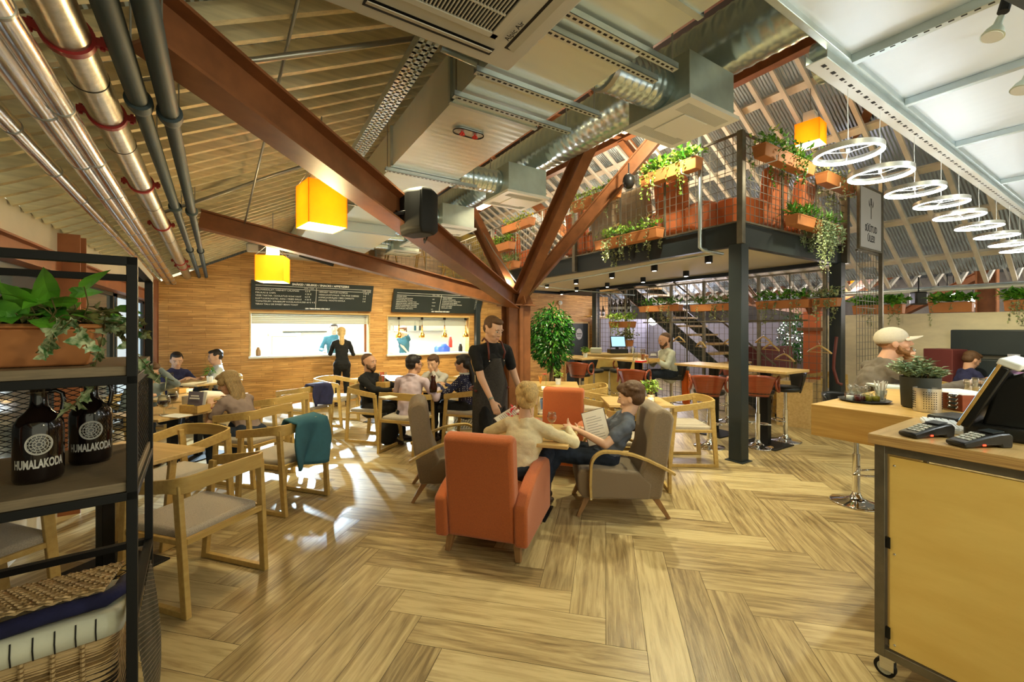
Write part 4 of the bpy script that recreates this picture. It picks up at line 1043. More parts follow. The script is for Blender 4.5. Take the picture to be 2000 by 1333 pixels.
MB().box((0, 0, .06), (.24, .24, .12)).build('case', M['greyshut'], t, bevel=.02)
tag(MB().cyl(q+RT*.38, q+RT*.38+UP*.13, .045, .04, 16).build('metal_tumbler', M['steel'], autos=40), 'steel tumbler right of the cash register', 'tumbler')

# ---------------- balcony (mezzanine)
MX, MY0, MXR, MZ0, MZ1 = 5.05, 2.83, 7.90, 2.60, 2.88; MW = 7.60
mz = MB(); mz.bx(MX+.06, MXR-.06, MY0+.06, 12.6, MZ0+.07, MZ0+.10); struct(mz.build('ceiling_balcony', M['mezzceil']))
struct(MB().bx(MX, MXR, MY0, 12.6, MZ1-.05, MZ1).build('floor_balcony', M['oak_apron']))
bm_ = MB()
def channel(p0, p1, inward):
    a = V(p0); b = V(p1); i = V(inward)
    bm_.beam((a+b)/2+(a-b)/2, (a+b)/2-(a-b)/2, .012, MZ1-MZ0)
    for z in (MZ0-(MZ0+MZ1)/2+.008, MZ1-(MZ0+MZ1)/2-.008): bm_.beam(a+i*.045+UP*z, b+i*.045+UP*z, .09, .014)
zm = (MZ0+MZ1)/2
channel((MX, MY0, zm), (MX, KY+.1, zm), (1, 0, 0)); channel((MX, MY0, zm), (MXR, MY0, zm), (0, 1, 0)); channel((MXR, MY0, zm), (MXR, KY+.1, zm), (-1, 0, 0)); channel((MX, KY-.06, zm), (MXR+.2, KY-.06, zm), (0, -1, 0))
struct(bm_.build('trim_9', M['anthracite']))
for (x, y, s_, lab) in ((MX+.03, MY0+.03, .16, 'thick dark steel post carrying the near corner of the balcony'), (MXR-.05, MY0+.03, .16, 'dark steel post carrying the right corner of the balcony'),
                    (MW+.1, 8.05, .14, 'dark steel post at the far end of the balcony beside the wood wall'), (MX+.06, KY-.15, .12, 'dark steel post at the kitchen wall behind the waiter')):
    t = thing('steel_post', lab, 'post', (x, y, 0)); s_ /= 2
    MB().bx(x-s_, x+s_, y-s_, y+s_, 0.008, MZ0+.02).build('post', M['anthracite'], t, world=True, bevel=.006)
    MB().bx(x-s_-.03, x+s_+.03, y-s_-.03, y+s_+.03, 0, .01).build('foot_plate', M['anthracite'], t, world=True)
def mesh_panel(p0, p1, z0, z1, label, group, cell=.1, nm='mesh_railing', posts=(True, True), pw=.045, r=.0028, top=True, mids=()):
    p0 = V(p0); p1 = V(p1); u = (p1-p0); L = u.length; u.normalize()
    t = thing(nm, label, 'mesh panel', (p0.x, p0.y, z0), 0, group)
    w_ = MB(); n = max(1, round(L/cell)); m = max(1, round((z1-z0)/cell))
    for k in range(n+1): q = p0+u*(L*k/n); w_.beam((q.x, q.y, z0), (q.x, q.y, z1), r*2, r*2, up=u)
    for k in range(m+1):
        z = z0+(z1-z0)*k/m; w_.beam((p0.x, p0.y, z), (p1.x, p1.y, z), r*2, r*2)
    w_.build('wire_grid', M['wire'], t, world=True)
    fr = MB()
    if top: fr.beam((p0.x, p0.y, z1+.012), (p1.x, p1.y, z1+.012), .03, .025)
    fr.beam((p0.x, p0.y, z0), (p1.x, p1.y, z0), .025, .02); fr.build('rail', M['rawsteel'], t, world=True)
    for k, q in enumerate((p0, p1)):
        if posts[k]: MB().beam((q.x, q.y, z0-(.0 if nm != 'mesh_railing' else .27)), (q.x, q.y, z1+.03), pw, pw, up=u).build('upright', M['rawsteel'], t, world=True, bevel=.003)
    for f in mids:
        q = p0+u*L*f; MB().beam((q.x, q.y, z0), (q.x, q.y, z1), .02, .02, up=u).build('mid_upright', M['rawsteel'], t, world=True)
    return t
GRL = 'mesh railings around the balcony'
xm = MX-.04
mesh_panel((xm, MY0-.04, 0), (xm, 5.77, 0), MZ1, 3.92, 'long mesh railing panel of the balcony nearest the big diffuser box', GRL, mids=(.36, .64), pw=.07)
mesh_panel((xm, 5.77, 0), (xm, 8.7, 0), MZ1, 3.92, 'mesh railing panel of the balcony seen between the column struts', GRL, mids=(.33, .66), posts=(False, True), pw=.06)
mesh_panel((xm, 8.7, 0), (xm, 11.5, 0), MZ1, 3.92, 'farthest mesh railing panel of the balcony with potted flowers', GRL, mids=(.5,), posts=(False, True))
mesh_panel((xm, MY0-.04, 0), (MXR+.05, MY0-.04, 0), MZ1, 3.92, 'mesh railing panel on the short right side of the balcony', GRL, mids=(.33, .66), posts=(False, True), pw=.09)
mesh_panel((2.6, KY+.05, 0), (xm, KY+.05, 0), MZ1, 3.75, 'thin mesh railing of the upper floor above the serving hatches', GRL, mids=(.5,))
GW = 'tall mesh partition under the balcony'
ys = [(2.95, 3.95), (3.95, 5.0), (5.0, 5.75), (5.75, 7.0), (7.0, 8.0)]
for k, (a, b) in enumerate(ys):
    mesh_panel((MW+.06, a, 0), (MW+.06, b, 0), .05, 2.50, 'mesh partition panel with coat hangers, %s' % ['nearest the right balcony post', 'second from the right balcony post', 'in front of the stair foot', 'behind the man in the pale sweater', 'beside the far steel post'][k], GW, nm='mesh_partition', cell=.11, pw=.05, posts=(True, k == 4), mids=(.5,), r=.003)
# sign frame
SY = 2.45; a = onY(1678, 640, SY); b = onY(1721, 640, SY)
t = thing('sign_frame', 'tall steel frame carrying the upright white sign panel', 'sign frame', (b.x, SY, 0))
MB().bx(b.x-.03, b.x+.02, SY-.025, SY+.025, 0, 3.9).build('pole', M['rawsteel'], t, world=True, bevel=.003)
zt = onY(1700, 372, SY).z; zb = onY(1700, 487, SY).z
MB().bx(a.x, b.x, SY-.02, SY+.02, zb-.03, zb).bx(a.x, b.x, SY-.02, SY+.02, zt, zt+.03).bx(a.x-.03, a.x, SY-.02, SY+.02, zb-.03, zt+.03).build('frame', M['rawsteel'], t, world=True, bevel=.003)
mesh_panel((a.x, SY+.03, 0), (b.x, SY+.03, 0), .08, zb-.06, 'narrow tall mesh panel under the white sign', GW, nm='mesh_partition', posts=(False, False))
t = thing('hanging_sign', 'white upright sign with a fork mark and two words', 'sign', (a.x, SY, zb))
MB().bx(a.x+.005, b.x-.035, SY-.012, SY+.012, zb, zt).build('panel', M['sign'], t, world=True, bevel=.002)
cxs = (a.x+b.x-.03)/2; wS = b.x-a.x-.05; hS = zt-zb
Ms = Matrix.Translation((cxs, SY-.0135, zb+hS*.33)) @ Matrix.Rotation(PI/2, 4, 'X')
text_mesh('SÜÜTUD', hS*.155, Ms, 'lettering', M['signtext'], t, 'CENTER', .0005, .0035, .86)
text_mesh('ÜLES!', hS*.155, Matrix.Translation((0, 0, -hS*.165)) @ Ms, 'lettering', M['signtext'], t, 'CENTER', .0005, .0035, .86)
fk = MB(); zc = zb+hS*.74
fk.bx(cxs-.012, cxs+.012, SY-.0135, SY-.012, zc-.26*hS*.9, zc+.02)
for k in (-1, 0, 1): fk.bx(cxs+k*.02-.006, cxs+k*.02+.006, SY-.0135, SY-.012, zc, zc+.10)
for k in (-1, 1):
    o = [(0, .02), (.035, .05), (.042, .10), (.025, .14), (.018, .09), (0, .055)]
    fk.prism([(cxs+k*(.045+x_), SY-.0135, zc-.06+z_) for x_, z_ in o], (0, .001, 0))
fk.build('fork_mark', M['signtext'], t, world=True)
# downlights under the balcony
dl = [(1384, 507), (1340, 535), (1278, 524), (1256, 547), (1195, 538), (1186, 557), (1125, 550), (1126, 565), (1068, 558), (1183, 577), (1306, 513 + 60)]
DLp = None
for k, (x, y) in enumerate(dl[:10]):
    c = px(x, y, (MZ0+.02-H)*F/(CY-y)); c.z = MZ0
    if not (MX+.1 < c.x < MXR and c.y < KY-.2): c.x = min(max(c.x, MX+.2), MXR-.2); c.y = min(c.y, KY-.3)
    if DLp is None:
        DLp = t = thing('downlight', 'x', 'ceiling lamp', c, 0, 'black cylinder downlights under the balcony')
        MB().cyl((0, 0, -.03), (0, 0, .07), .055, seg=24).build('can', M['black'], t, autos=40)
        MB().cyl((0, 0, -.033), (0, 0, -.029), .032, seg=20).build('lit_face', M['ledwhite'], t)
    else: t = dup(DLp, c)
    t['label'] = 'black cylinder downlight under the balcony, ' + ['nearest the corner post', 'right of the bent steel tube', 'front row, second from the corner', 'middle row behind the sprinkler tube', 'front row above the register', 'back row above the register', 'front row near the brown column', 'back row near the brown column', 'closest to the brown column', 'beside the far steel post'][k]
    light('SPOT', c-UP*.06, 26, WARM, .03, (c.x, c.y, 0), 110, .7)
# galvanised tube on the balcony edge and sprinkler tube beneath
a = onX(1367, 262, MX-.10); b = onX(1367, 484, MX-.10); c = onX(1415, 492, MX+.6)
conduit([a, b, b+V((.03, -.03, -.03)), V((b.x+.5, b.y, b.z-.03))], .024, 'bent galvanised tube running down the balcony edge', 'galvX', 'drain_tube', 'pipe')
conduit([px(1412, 493, 6.0), px(1300, 512, 6.6), px(1150, 540, 8.2), px(1060, 556, 9.4)], .014, 'sprinkler tube under the cream balcony ceiling', 'galvX')
conduit([px(1050, 558, 9.6), px(1110, 566, 9.6), px(1240, 577, 9.6)], .012, 'thin sprinkler branch near the far balcony beam', 'galvX')
# armchairs stored on the balcony
bal = [(5.60, 3.95, -PI/2, O1, 'orange armchair stored on the balcony by the corner, nearest the railing post'), (5.62, 4.65, -PI/2, G1, 'taupe armchair stored on the balcony behind the bent steel tube'),
       (5.62, 5.32, -PI/2, G1, 'taupe armchair stored on the balcony, second of the two side by side'), (5.60, 6.0, -PI/2, O1, 'orange armchair stored on the balcony, half behind the right strut'),
       (6.15, 3.30, 0, O1, 'orange armchair stored on the balcony facing away behind the short railing'), (6.95, 3.30, .1, O1, 'orange armchair stored on the balcony, right one behind the short railing'), (7.5, 3.6, .2, G1, 'taupe armchair stored on the balcony at the right end near the sign'), (5.65, 8.3, -PI/2, O1, 'orange armchair far back on the balcony beside the struts')]
for x, y, rz, src, lab in bal: dup(src, (x, y, MZ1), rz, lab, 'armchairs stored on the balcony')
bal2 = [(5.55, 3.6, PI/2, O1, 'orange armchair stacked on top by the corner of the balcony'), (6.35, 3.4, 0, O1, 'orange armchair stacked on top behind the short railing')]
# easels and boxes on the upper floor
for x, y, s_, lab in ((3.05, 10.2, 1.0, 'wooden easel stand on the upper floor, left of the two'), (3.95, 10.6, 1.0, 'wooden easel stand on the upper floor, nearer the strut'), (4.5, 10.1, .5, 'low wooden trestle on the upper floor')):
    t = thing('easel', lab, 'easel', (x, y, 2.86), .2)
    for a_, b_ in (((-.22, 0, 0), (-.05, 0, .95*s_)), ((.22, 0, 0), (.05, 0, .95*s_)), ((0, .3, 0), (0, 0, .95*s_))): MB().beam(a_, b_, .035, .02).build('leg', M['oak'], t)
    MB().beam((-.32, 0, .62*s_), (.32, 0, .62*s_), .02, .035).build('crossbar', M['oak'], t)

# ---------------- stairs behind the mesh
t = thing('staircase', 'dark steel stair with oak treads behind the mesh wall', 'stairs', (8.5, 4.6, 0))
sy0, sy1 = 3.7, 7.4; n = 15
for X in (7.95, 8.95):
    s = MB(); s.prism([(X-.01, sy0, 0), (X-.01, sy0+.30, 0), (X-.01, sy1+.3, 2.72), (X-.01, sy1, 2.88)], (.02, 0, 0)); s.build('stringer', M['anthracite'], t, world=True)
for k in range(n):
    f = (k+.8)/n; yy = sy0+(sy1-sy0)*f; z = 2.85*f; MB().bx(7.97, 8.94, yy-.13, yy+.15, z-.04, z).build('tread', M['oak_top'], t, world=True, bevel=.004)
MB().tube([(7.93, sy0+.1, .95), (7.93, sy1, 3.8)], .018).build('handrail', M['rawsteel'], t, world=True)
# ---------------- coat hangers on a rail
t = thing('coat_rail', 'steel coat rail along the mesh wall', 'rail', (7.45, 4.6, 1.72))
zr_ = 1.73; MB().tube([(7.44, 3.1, zr_), (7.44, 6.3, zr_)], .012).build('tube', M['rawsteel'], t, world=True)
for yy in (3.2, 4.7, 6.2): MB().tube([(7.44, yy, zr_), (7.66, yy, zr_)], .008).build('bracket', M['rawsteel'], t, world=True)
hang = None
for k, (x, y) in enumerate([(1326, 658), (1369, 668), (1427, 662), (1491, 658), (1532, 692), (1600, 676), (1683, 620 + 56), (1445 + 60, 672)]):
    if k == 6: continue
    p = onX(x, y, 7.42)
    if hang is None:
        hang = t = thing('coat_hanger', 'x', 'coat hanger', p, 0, 'wooden coat hangers')
        s = MB(); pts = [(-.22, 0, -.105), (-.15, 0, -.06), (-.05, 0, -.012), (0, 0, 0), (.05, 0, -.012), (.15, 0, -.06), (.22, 0, -.105)]
        s.tube(pts, .014, 8); s.build('shoulders', M['oak_top'], t, smooth=True)
        MB().tube([(-.20, 0, -.10), (.20, 0, -.10)], .006, 6).build('bar', M['oak_top'], t)
        MB().tube([(0, 0, 0), (0, 0, .035), (.02, 0, .055), (.018, 0, .08), (-.005, 0, .09), (-.02, 0, .075)], .0035, 6).build('hook', M['chrome'], t, smooth=True)
    else: t = dup(hang, p)
    t.rotation_euler = (0, 0, PI/2-.5+R.uniform(-.25, .25))
    t['label'] = 'wooden coat hanger, ' + ['beside the bearded man\'s head', 'second from the bearded man', 'left of the balcony post', 'just right of the balcony post', 'lower one over the high table', 'in front of the orange column', '', 'small one behind the mesh'][k]
# ------------------------------------------------------------------ people
def remesh(o, vox, sm=4, fac=.5):
    m = o.modifiers.new('r', 'REMESH'); m.mode = 'VOXEL'; m.voxel_size = vox; m.use_smooth_shade = True
    s = o.modifiers.new('s', 'SMOOTH'); s.iterations = sm; s.factor = fac
    return o
_tex = bpy.data.textures.new('cloth_folds', 'CLOUDS'); _tex.noise_scale = .085; _tex.noise_depth = 1
def folds(o, k=.016):
    m = o.modifiers.new('d', 'DISPLACE'); m.texture = _tex; m.strength = k; m.mid_level = .45; m.texture_coords = 'LOCAL'
    return o
def ik(a, c, l1, l2, pole):
    a = V(a); c = V(c); d = c-a; L = d.length; mx = (l1+l2)*.995
    if L > mx: d = d*(mx/L); c = a+d; L = mx
    L = max(L, abs(l1-l2)+.01)
    x = (l1*l1-l2*l2+L*L)/(2*L); h = math.sqrt(max(l1*l1-x*x, 0)); u = d.normalized(); p = V(pole); p = p-u*p.dot(u)
    if p.length < 1e-4: p = V((0, 0, -1)); p = p-u*p.dot(u)
    return a+u*x+p.normalized()*h, c
def hand(mb, wrist, dirv, palm, side, curl=.35, k=1.0):
    """palm plus four fingers and a thumb; dirv: along the hand, palm: direction the palm faces"""
    d = V(dirv).normalized(); n = V(palm); n = (n-d*n.dot(d)).normalized(); x = d.cross(n)*side   # x points to the thumb side
    w = V(wrist)
    mb.ecap(w-d*.01, w+d*.075*k, (.026*k, .017*k), (.037*k, .014*k), x)
    for i, (off, ln) in enumerate(((.028, .072), (.010, .080), (-.009, .074), (-.027, .058))):
        b = w+d*.078*k+x*off*k; c1 = curl*(.6+.12*i); p = b; dd = d
        for j, seg in enumerate((.45, .32, .23)):
            ang = c1*(1+.6*j); dd = (dd*math.cos(ang)+n*math.sin(ang)); dd.normalize(); nn = n-dd*n.dot(dd)
            if nn.length > 1e-3: n2 = nn.normalized()
            q = p+dd*ln*seg*k; mb.ecap(p, q, .0088*k-.0006*j, .0082*k-.0007*j, x, seg=8); p = q
            # keep the bend in the same plane
            n = (n2 if nn.length > 1e-3 else n)
        n = V(palm); n = (n-d*n.dot(d)).normalized()
    t0 = w+d*.018*k+x*.026*k; t1 = t0+(d*.55+x*.62+n*.35).normalized()*.038*k; t2 = t1+(d*.85+x*.2+n*.4).normalized()*.030*k
    mb.ecap(t0, t1, .0125*k, .0105*k, x, seg=8); mb.ecap(t1, t2, .0105*k, .0085*k, x, seg=8)

def person(name, label, loc, hd, hip, spine, head=(0, 0), hands=None, feet=None, s=1.0, vox=.009, skin='skin', top='cloth_white', bottom='cloth_denim', hair='brownhair', style='short',
           sleeve='long', sh_w=.170, belly=0, beard=None, elbow=None, palms=None, curl=.4, knee=None, female=False, glasses=False, group=None, collar=None, hands_free=True, legs=True, twist=0, neckl=.0, loose=0, topz=None, shoe='shoe'):
    """local frame: x right, y forward, z up. hip: hip centre; spine: (dx, dy, dz) hip centre to shoulder centre; head: yaw (left +), pitch (down -) in radians"""
    t = thing(name, label, 'person', loc, yawof(*hd), group)
    hip = V(hip); sc = hip+V(spine)*1.0; up = V(spine).normalized()
    ct, st_ = math.cos(twist), math.sin(twist)
    xh = V((1, 0, 0)); xs = V((ct, st_, 0)); xs = (xs-up*xs.dot(up)).normalized(); fwd = up.cross(xs)
    if sh_w and female: sh_w = sh_w*.86
    SHL = sc-xs*sh_w*s-up*.022*s; SHR = sc+xs*sh_w*s-up*.022*s
    nb = sc+up*.055*s; hy, hp = head
    Hm = Matrix.Rotation(hy+twist, 4, 'Z') @ Matrix.Rotation(hp, 4, 'X')
    lean = V((0, fwd.z*0, 0)); nk_d = (up*.6+UP*.4).normalized()
    hc = sc+nk_d*(.198+neckl)*s+Hm.to_3x3() @ V((0, .025*s, 0))
    B = MB(); C = MB(); hk = s
    # head
    h8 = s*1.08
    def hp_(x, y, z): return hc+Hm.to_3x3() @ V((x*h8, y*h8, z*h8))
    def el(x, y, z, a, b, c): B.sphere(hp_(x, y, z), (a*h8, b*h8, c*h8), Hm, 18, 12)
    el(0, -.012, .032, .078, .096, .080); el(0, .012, -.005, .070, .080, .083); el(0, .034, -.062, .050, .055, .046); el(0, .056, -.085, .027, .028, .022)
    el(0, .052, -.018, .052, .036, .058)
    for k in (-1, 1):
        el(k*.038, .055, -.026, .024, .022, .022); el(k*.075, -.006, -.008, .008, .019, .031)
        el(k*.030, .078, .030, .024, .010, .008)
    B.ecap(hp_(0, .086, .020), hp_(0, .104, -.018), .008*s, .0115*s); el(0, .098, -.022, .017, .011, .009)
    el(0, .082, -.055, .022, .012, .009)
    # neck and torso core
    B.ecap(sc+up*.0*s, hc+Hm.to_3x3() @ V((0, -.015*s, -.05*s)), (.066*s, .062*s), (.056*s, .060*s), xs)
    B.ecap(hip+up*.08, sc-up*.06*s, (.10*s, .06*s), (.10*s, .05*s), xs); B.ecap(SHL, SHR, .042*s, .042*s, up)
    # arms
    hands = hands or ((-.22, .25, hip.z+.05), (.22, .25, hip.z+.05)); elbow = elbow or ((-.6, -.4, -1), (.6, -.4, -1)); palms = palms or ((0, 0, -1), (0, 0, -1))
    if not isinstance(curl, tuple): curl = (curl, curl)
    EL = []
    for i, (S, hd_, pole, pm) in enumerate(zip((SHL, SHR), hands, elbow, palms)):
        side = -1 if i == 0 else 1
        hv = V(hd_); e, w = ik(S, hv, .275*s, .25*s, pole); EL.append((S, e, w))
        fd = (w-e).normalized(); r0 = .046 if not female else .038
        B.ecap(S, e, r0*s, .037*s if not female else .031*s, seg=12); B.ecap(e, w, .037*s if not female else .031*s, .024*s if not female else .021*s, seg=12)
        hdir = fd
        # the thumb is on the inner side
        d = hdir; n = V(pm); n = (n-d*n.dot(d)); n = n.normalized() if n.length > 1e-3 else V((0, 0, -1)); xv = d.cross(n); want = V((-side, .15, .2)); sg = 1 if xv.dot(want) > 0 else -1
        hand(B, w+fd*.012*s, hdir, pm, sg, curl[i], s*(.93 if female else 1.0))
    body = B.build('body', M[skin], t); remesh(body, min(vox, .0065) if vox < .01 else vox, 3, .45)
    # clothes: top
    hw = .155 if not female else .150; ww = (.145 if not female else .118)+loose; cw = (.165 if not female else .142)+loose; hw += loose
    C.ecap(hip-up*.045*s, hip+up*.14*s, (hw*s, (.115+belly)*s), ((ww+belly*.4)*s, (.105+belly)*s), xs)
    C.ecap(hip+up*.14*s, sc-up*.13*s, ((ww+belly*.4)*s, (.102+belly)*s), (cw*s, .115*s), xs)
    kx = .85 if female else 1.0
    for k in (-1, 1): C.ecap(sc-up*.20*s+xs*k*.055*s*kx, sc-up*.055*s+xs*k*.075*s*kx, (.105*s*kx, .100*s), (.095*s*kx, .072*s), xs); C.ecap(sc-up*.15*s+xs*k*.10*s*kx, sc-up*.04*s+xs*k*.12*s*kx, (.06*s*kx, .075*s), (.055*s*kx, .055*s), xs)
    if female:
        for k in (-1, 1): C.sphere(sc-up*.17*s+xs*k*.058*s+fwd*.062*s, .060*s)
    C.ecap(SHL+(sc-SHL)*.2, SHR+(sc-SHR)*.2, .056*s, .056*s, up); C.ecap(SHL, sc+up*.03*s, .045*s, .055*s); C.ecap(SHR, sc+up*.03*s, .045*s, .055*s)
    C.ecap(sc-up*.02*s, sc+up*.022*s, (.088*s, .075*s), (.072*s, .068*s), xs)
    for (S, e, w) in EL:
        if sleeve == 'long': C.ecap(S, e, .055*s, .046*s, seg=12); C.ecap(e, e+(w-e)*.95, .047*s, .034*s, seg=12)
        elif sleeve == 'rolled': C.ecap(S, e, .060*s, .048*s, seg=12); C.ecap(e, e+(w-e)*.3, .048*s, .044*s, seg=12)
        else: C.ecap(S, S+(e-S)*.62, .056*s, .053*s, seg=12)
    o = C.build('shirt', M[top], t); remesh(o, vox, 3, .5); folds(o, .026)
    # trousers, shoes
    if legs:
        L = MB(); SHO = MB(); knee = knee or ((-.15, 1, .3), (.15, 1, .3)); feet = feet or ((-.12, .42, .08), (.12, .42, .08))
        L.ecap(hip-xh*.05*s, hip+xh*.05*s, (.11*s, .125*s), (.11*s, .125*s), (0, 0, 1)); L.ecap(hip, hip+up*.07*s, (.150*s, .112*s), (.145*s, .10*s), xs)
        for i, (ft, pole) in enumerate(zip(feet, knee)):
            k = -1 if i == 0 else 1; hj = hip+xh*k*.085*s-UP*.01; kn, an = ik(hj, V(ft), .44*s, .42*s, pole)
            L.ecap(hj, kn, (.092*s, .092*s), .064*s, seg=14); L.ecap(kn, an, .062*s, .044*s, seg=14)
            fd = (kn-hj); fd.z = 0
            if fd.length < .1: fd = V((0, 1, 0))
            fd.normalize(); a0 = an-UP*.045*s
            SHO.ecap(a0-fd*.035*s+UP*.005, a0+fd*.05*s, (.038*s, .038*s), (.042*s, .035*s), fd.cross(UP)); SHO.ecap(a0+fd*.04*s-UP*.006, a0+fd*.16*s-UP*.012, (.042*s, .032*s), (.036*s, .022*s), fd.cross(UP))
        o = L.build('trousers', M[bottom], t); remesh(o, vox, 3, .5); folds(o, .020)
        o = SHO.build('shoes', M[shoe], t); remesh(o, max(vox*.8, .006), 2, .4)
    # hair
    HR = MB()
    def he(x, y, z, a, b, c): HR.sphere(hp_(x, y, z), (a*h8, b*h8, c*h8), Hm, 18, 12)
    if style in ('short', 'crop', 'thick', 'balding'):
        g = {'crop': .000, 'short': .006, 'thick': .013, 'balding': -.002}[style]
        he(0, -.030, .050+g*.4, .077+g, .092+g, .078+g); he(0, -.050, .005, .073+g, .062+g, .066+g)
        if style != 'balding':
            he(0, .020, .092, .060+g, .060+g, .030+g); he(0, -.02, .05, .079+g*.6, .05, .055)
            for k in (-1, 1): he(k*.066, .002, .045, .014+g*.5, .034, .030)
        if style == 'thick':
            for k in range(26):
                a_ = R.uniform(0, 2*PI); el_ = R.uniform(.25, 1.3); rr = .092
                x, y, z = rr*math.cos(el_)*math.cos(a_), rr*math.cos(el_)*math.sin(a_)*1.1-.02, rr*math.sin(el_)+.035
                if y > .05 and z < .09: continue
                he(x, y, z, .022, .024, .018)
    elif style in ('long', 'bun', 'tail', 'lowtail'):
        he(0, -.022, .050, .085, .100, .080); he(0, -.055, .0, .080, .062, .080); he(0, .030, .090, .062, .058, .028)
        for k in (-1, 1): he(k*.070, .022, .030, .017, .046, .042)
        if style == 'long':
            for k in range(9):
                a_ = PI+(k-4)*.33; x = math.sin(a_+PI)*.078; y = -math.cos(a_+PI)*.075-.005
                p0 = hp_(x, y, .02); p1 = hp_(x*1.15, y*1.1+.01, -.12); p2 = sc+xs*(x*1.6)*s+fwd*(y*.6-.02+abs(x)*.9)*s-up*(.10+.04*(k % 3))*s
                HR.ecap(p0, p1, .026*s, .024*s, seg=8); HR.ecap(p1, p2, .024*s, .012*s, seg=8)
        if style == 'bun':
            he(0, -.03, .055, .092, .105, .088); he(.02, -.11, .060, .062, .052, .058); he(.035, -.125, .02, .046, .040, .055); he(-.02, -.12, .095, .036, .036, .034); he(.05, -.09, .09, .03, .03, .03)
            for k in (-1, 1): HR.ecap(hp_(k*.072, .01, .0), hp_(k*.078, .012, -.075), .011*s, .006*s, seg=8)
            HR.ecap(hp_(.02, -.08, -.04), hp_(.035, -.085, -.12), .010*s, .005*s, seg=8)
        if style == 'tail':
            HR.ecap(hp_(0, -.11, .03), hp_(.0, -.14, -.06), .028*s, .030*s, seg=10); HR.ecap(hp_(0, -.14, -.06), hp_(.01, -.125, -.20), .030*s, .016*s, seg=10)
        if style == 'lowtail':
            HR.ecap(hp_(0, -.09, .0), hp_(0, -.13, -.16), .034*s, .036*s, seg=10); HR.ecap(hp_(0, -.13, -.16), hp_(0, -.125, -.32), .036*s, .034*s, seg=10); HR.ecap(hp_(0, -.125, -.32), hp_(.02, -.11, -.42), .032*s, .012*s, seg=10)
    if HR.v:
        o = HR.build('hair', M[hair], t); remesh(o, max(.006, vox*.7), 2, .4)
    if style == 'cap':
        cp = MB(); cp.sphere(hp_(0, -.014, .040), (.083*h8, .103*h8, .084*h8), Hm, 22, 14)
        keep = []; inv = Hm.to_3x3().inverted()
        for f in cp.f:
            zz = sum((inv @ (cp.v[i]-hc)).z for i in f)/len(f)
            if zz > .012*s: keep.append(f)
        cp.f = keep; cp.build('cap_crown', M['cap'], t, smooth=True, solid=.004)
        br = MB(); br.sheet(lambda u, v: hp_((u-.5)*.15*(1-.2*v*v), .060+.110*v*(1-.75*(2*abs(u-.5))**2.5), .040-.004*v-.026*(2*abs(u-.5))**2), 12, 6)
        br.build('cap_brim', M['cap'], t, smooth=True, solid=.004)
        hb = MB(); hb.sphere(hp_(0, -.035, .015), (.079*s, .082*s, .05*s), Hm, 16, 10); o = hb.build('hair', M[hair], t, smooth=True)
    if beard:
        bd = MB(); 
        for (x, y, z, a, b, c) in ((0, .058, -.078, .040, .044, .034), (0, .078, -.066, .028, .024, .020), (.045, .022, -.056, .018, .034, .034), (-.045, .022, -.056, .018, .034, .034), (0, .062, -.105, .026, .028, .024)):
            bd.sphere(hp_(x, y, z), (a*h8, b*h8, c*h8), Hm, 14, 8)
        for k in (-1, 1): bd.ecap(hp_(k*.066, .005, -.012), hp_(k*.058, .03, -.06), .012*s, .018*s, seg=8); bd.ecap(hp_(k*.058, .03, -.06), hp_(k*.02, .07, -.088), .020*s, .024*s, seg=8)
        for k in (-1, 1): bd.ecap(hp_(0, .100, -.043), hp_(k*.022, .090, -.052), .006*s, .005*s, seg=8)
        o = bd.build('beard', M[beard], t); remesh(o, .006, 2, .4)
    if sleeve and top in ('cloth_lilac', 'cloth_pale', 'cloth_white'):
        big = top in ('cloth_lilac', 'cloth_pale'); yy_ = up.cross(xs)
        MB().tube([sc+up*(.052*s+.012*s*math.cos(a_+PI))+xs*.068*s*math.cos(a_+PI/2)+yy_*.066*s*math.sin(a_+PI/2) for a_ in [2*PI*j/20 for j in range(21)]], (.013 if big else .008)*s, 8).build('neckband', M[top], t, smooth=True)
    # face details
    for k in (-1, 1):
        e = MB(); e.sphere(hp_(k*.030, .0760, .012), (.0115*h8, .0125*h8, .0062*h8), Hm, 12, 8); eo = e.build('eye', M['eyew'], t, smooth=True)
        MB().sphere(hp_(k*.030, .0862, .0112), (.0058*h8, .0048*h8, .0056*h8), Hm, 10, 6).build('iris', M['iris'], eo, smooth=True)
        MB().tube([hp_(k*.014, .088, .031), hp_(k*.030, .0885, .035), hp_(k*.047, .076, .030)], .0032*s, 6).build('eyebrow', M[hair if style != 'cap' else 'gingerbeard'], t, smooth=True)
    MB().tube([hp_(-.021, .083, -.054), hp_(-.008, .0925, -.052), hp_(0, .0935, -.053), hp_(.008, .0925, -.052), hp_(.021, .083, -.054)], .0042*s, 6).build('lips', M['lips'], t, smooth=True)
    if glasses:
        g = MB()
        for k in (-1, 1):
            pts = [hp_(k*.031+.021*math.cos(a_), .099-.006*abs(math.cos(a_)), .012+.015*math.sin(a_)) for a_ in [2*PI*j/16 for j in range(17)]]
            g.tube(pts, .0022*s, 6); g.tube([hp_(k*.052, .094, .016), hp_(k*.078, .0, .014)], .0022*s, 6)
        g.tube([hp_(-.010, .099, .014), hp_(.010, .099, .014)], .0022*s, 6); g.build('glasses', M['black'], t, smooth=True)
    t_info = dict(hc=hc, sc=sc, hip=hip, up=up, xs=xs, fwd=fwd, EL=EL, Hm=Hm, s=s)
    return t, t_info

SEAT = .47
SP = (0, .03, .43)
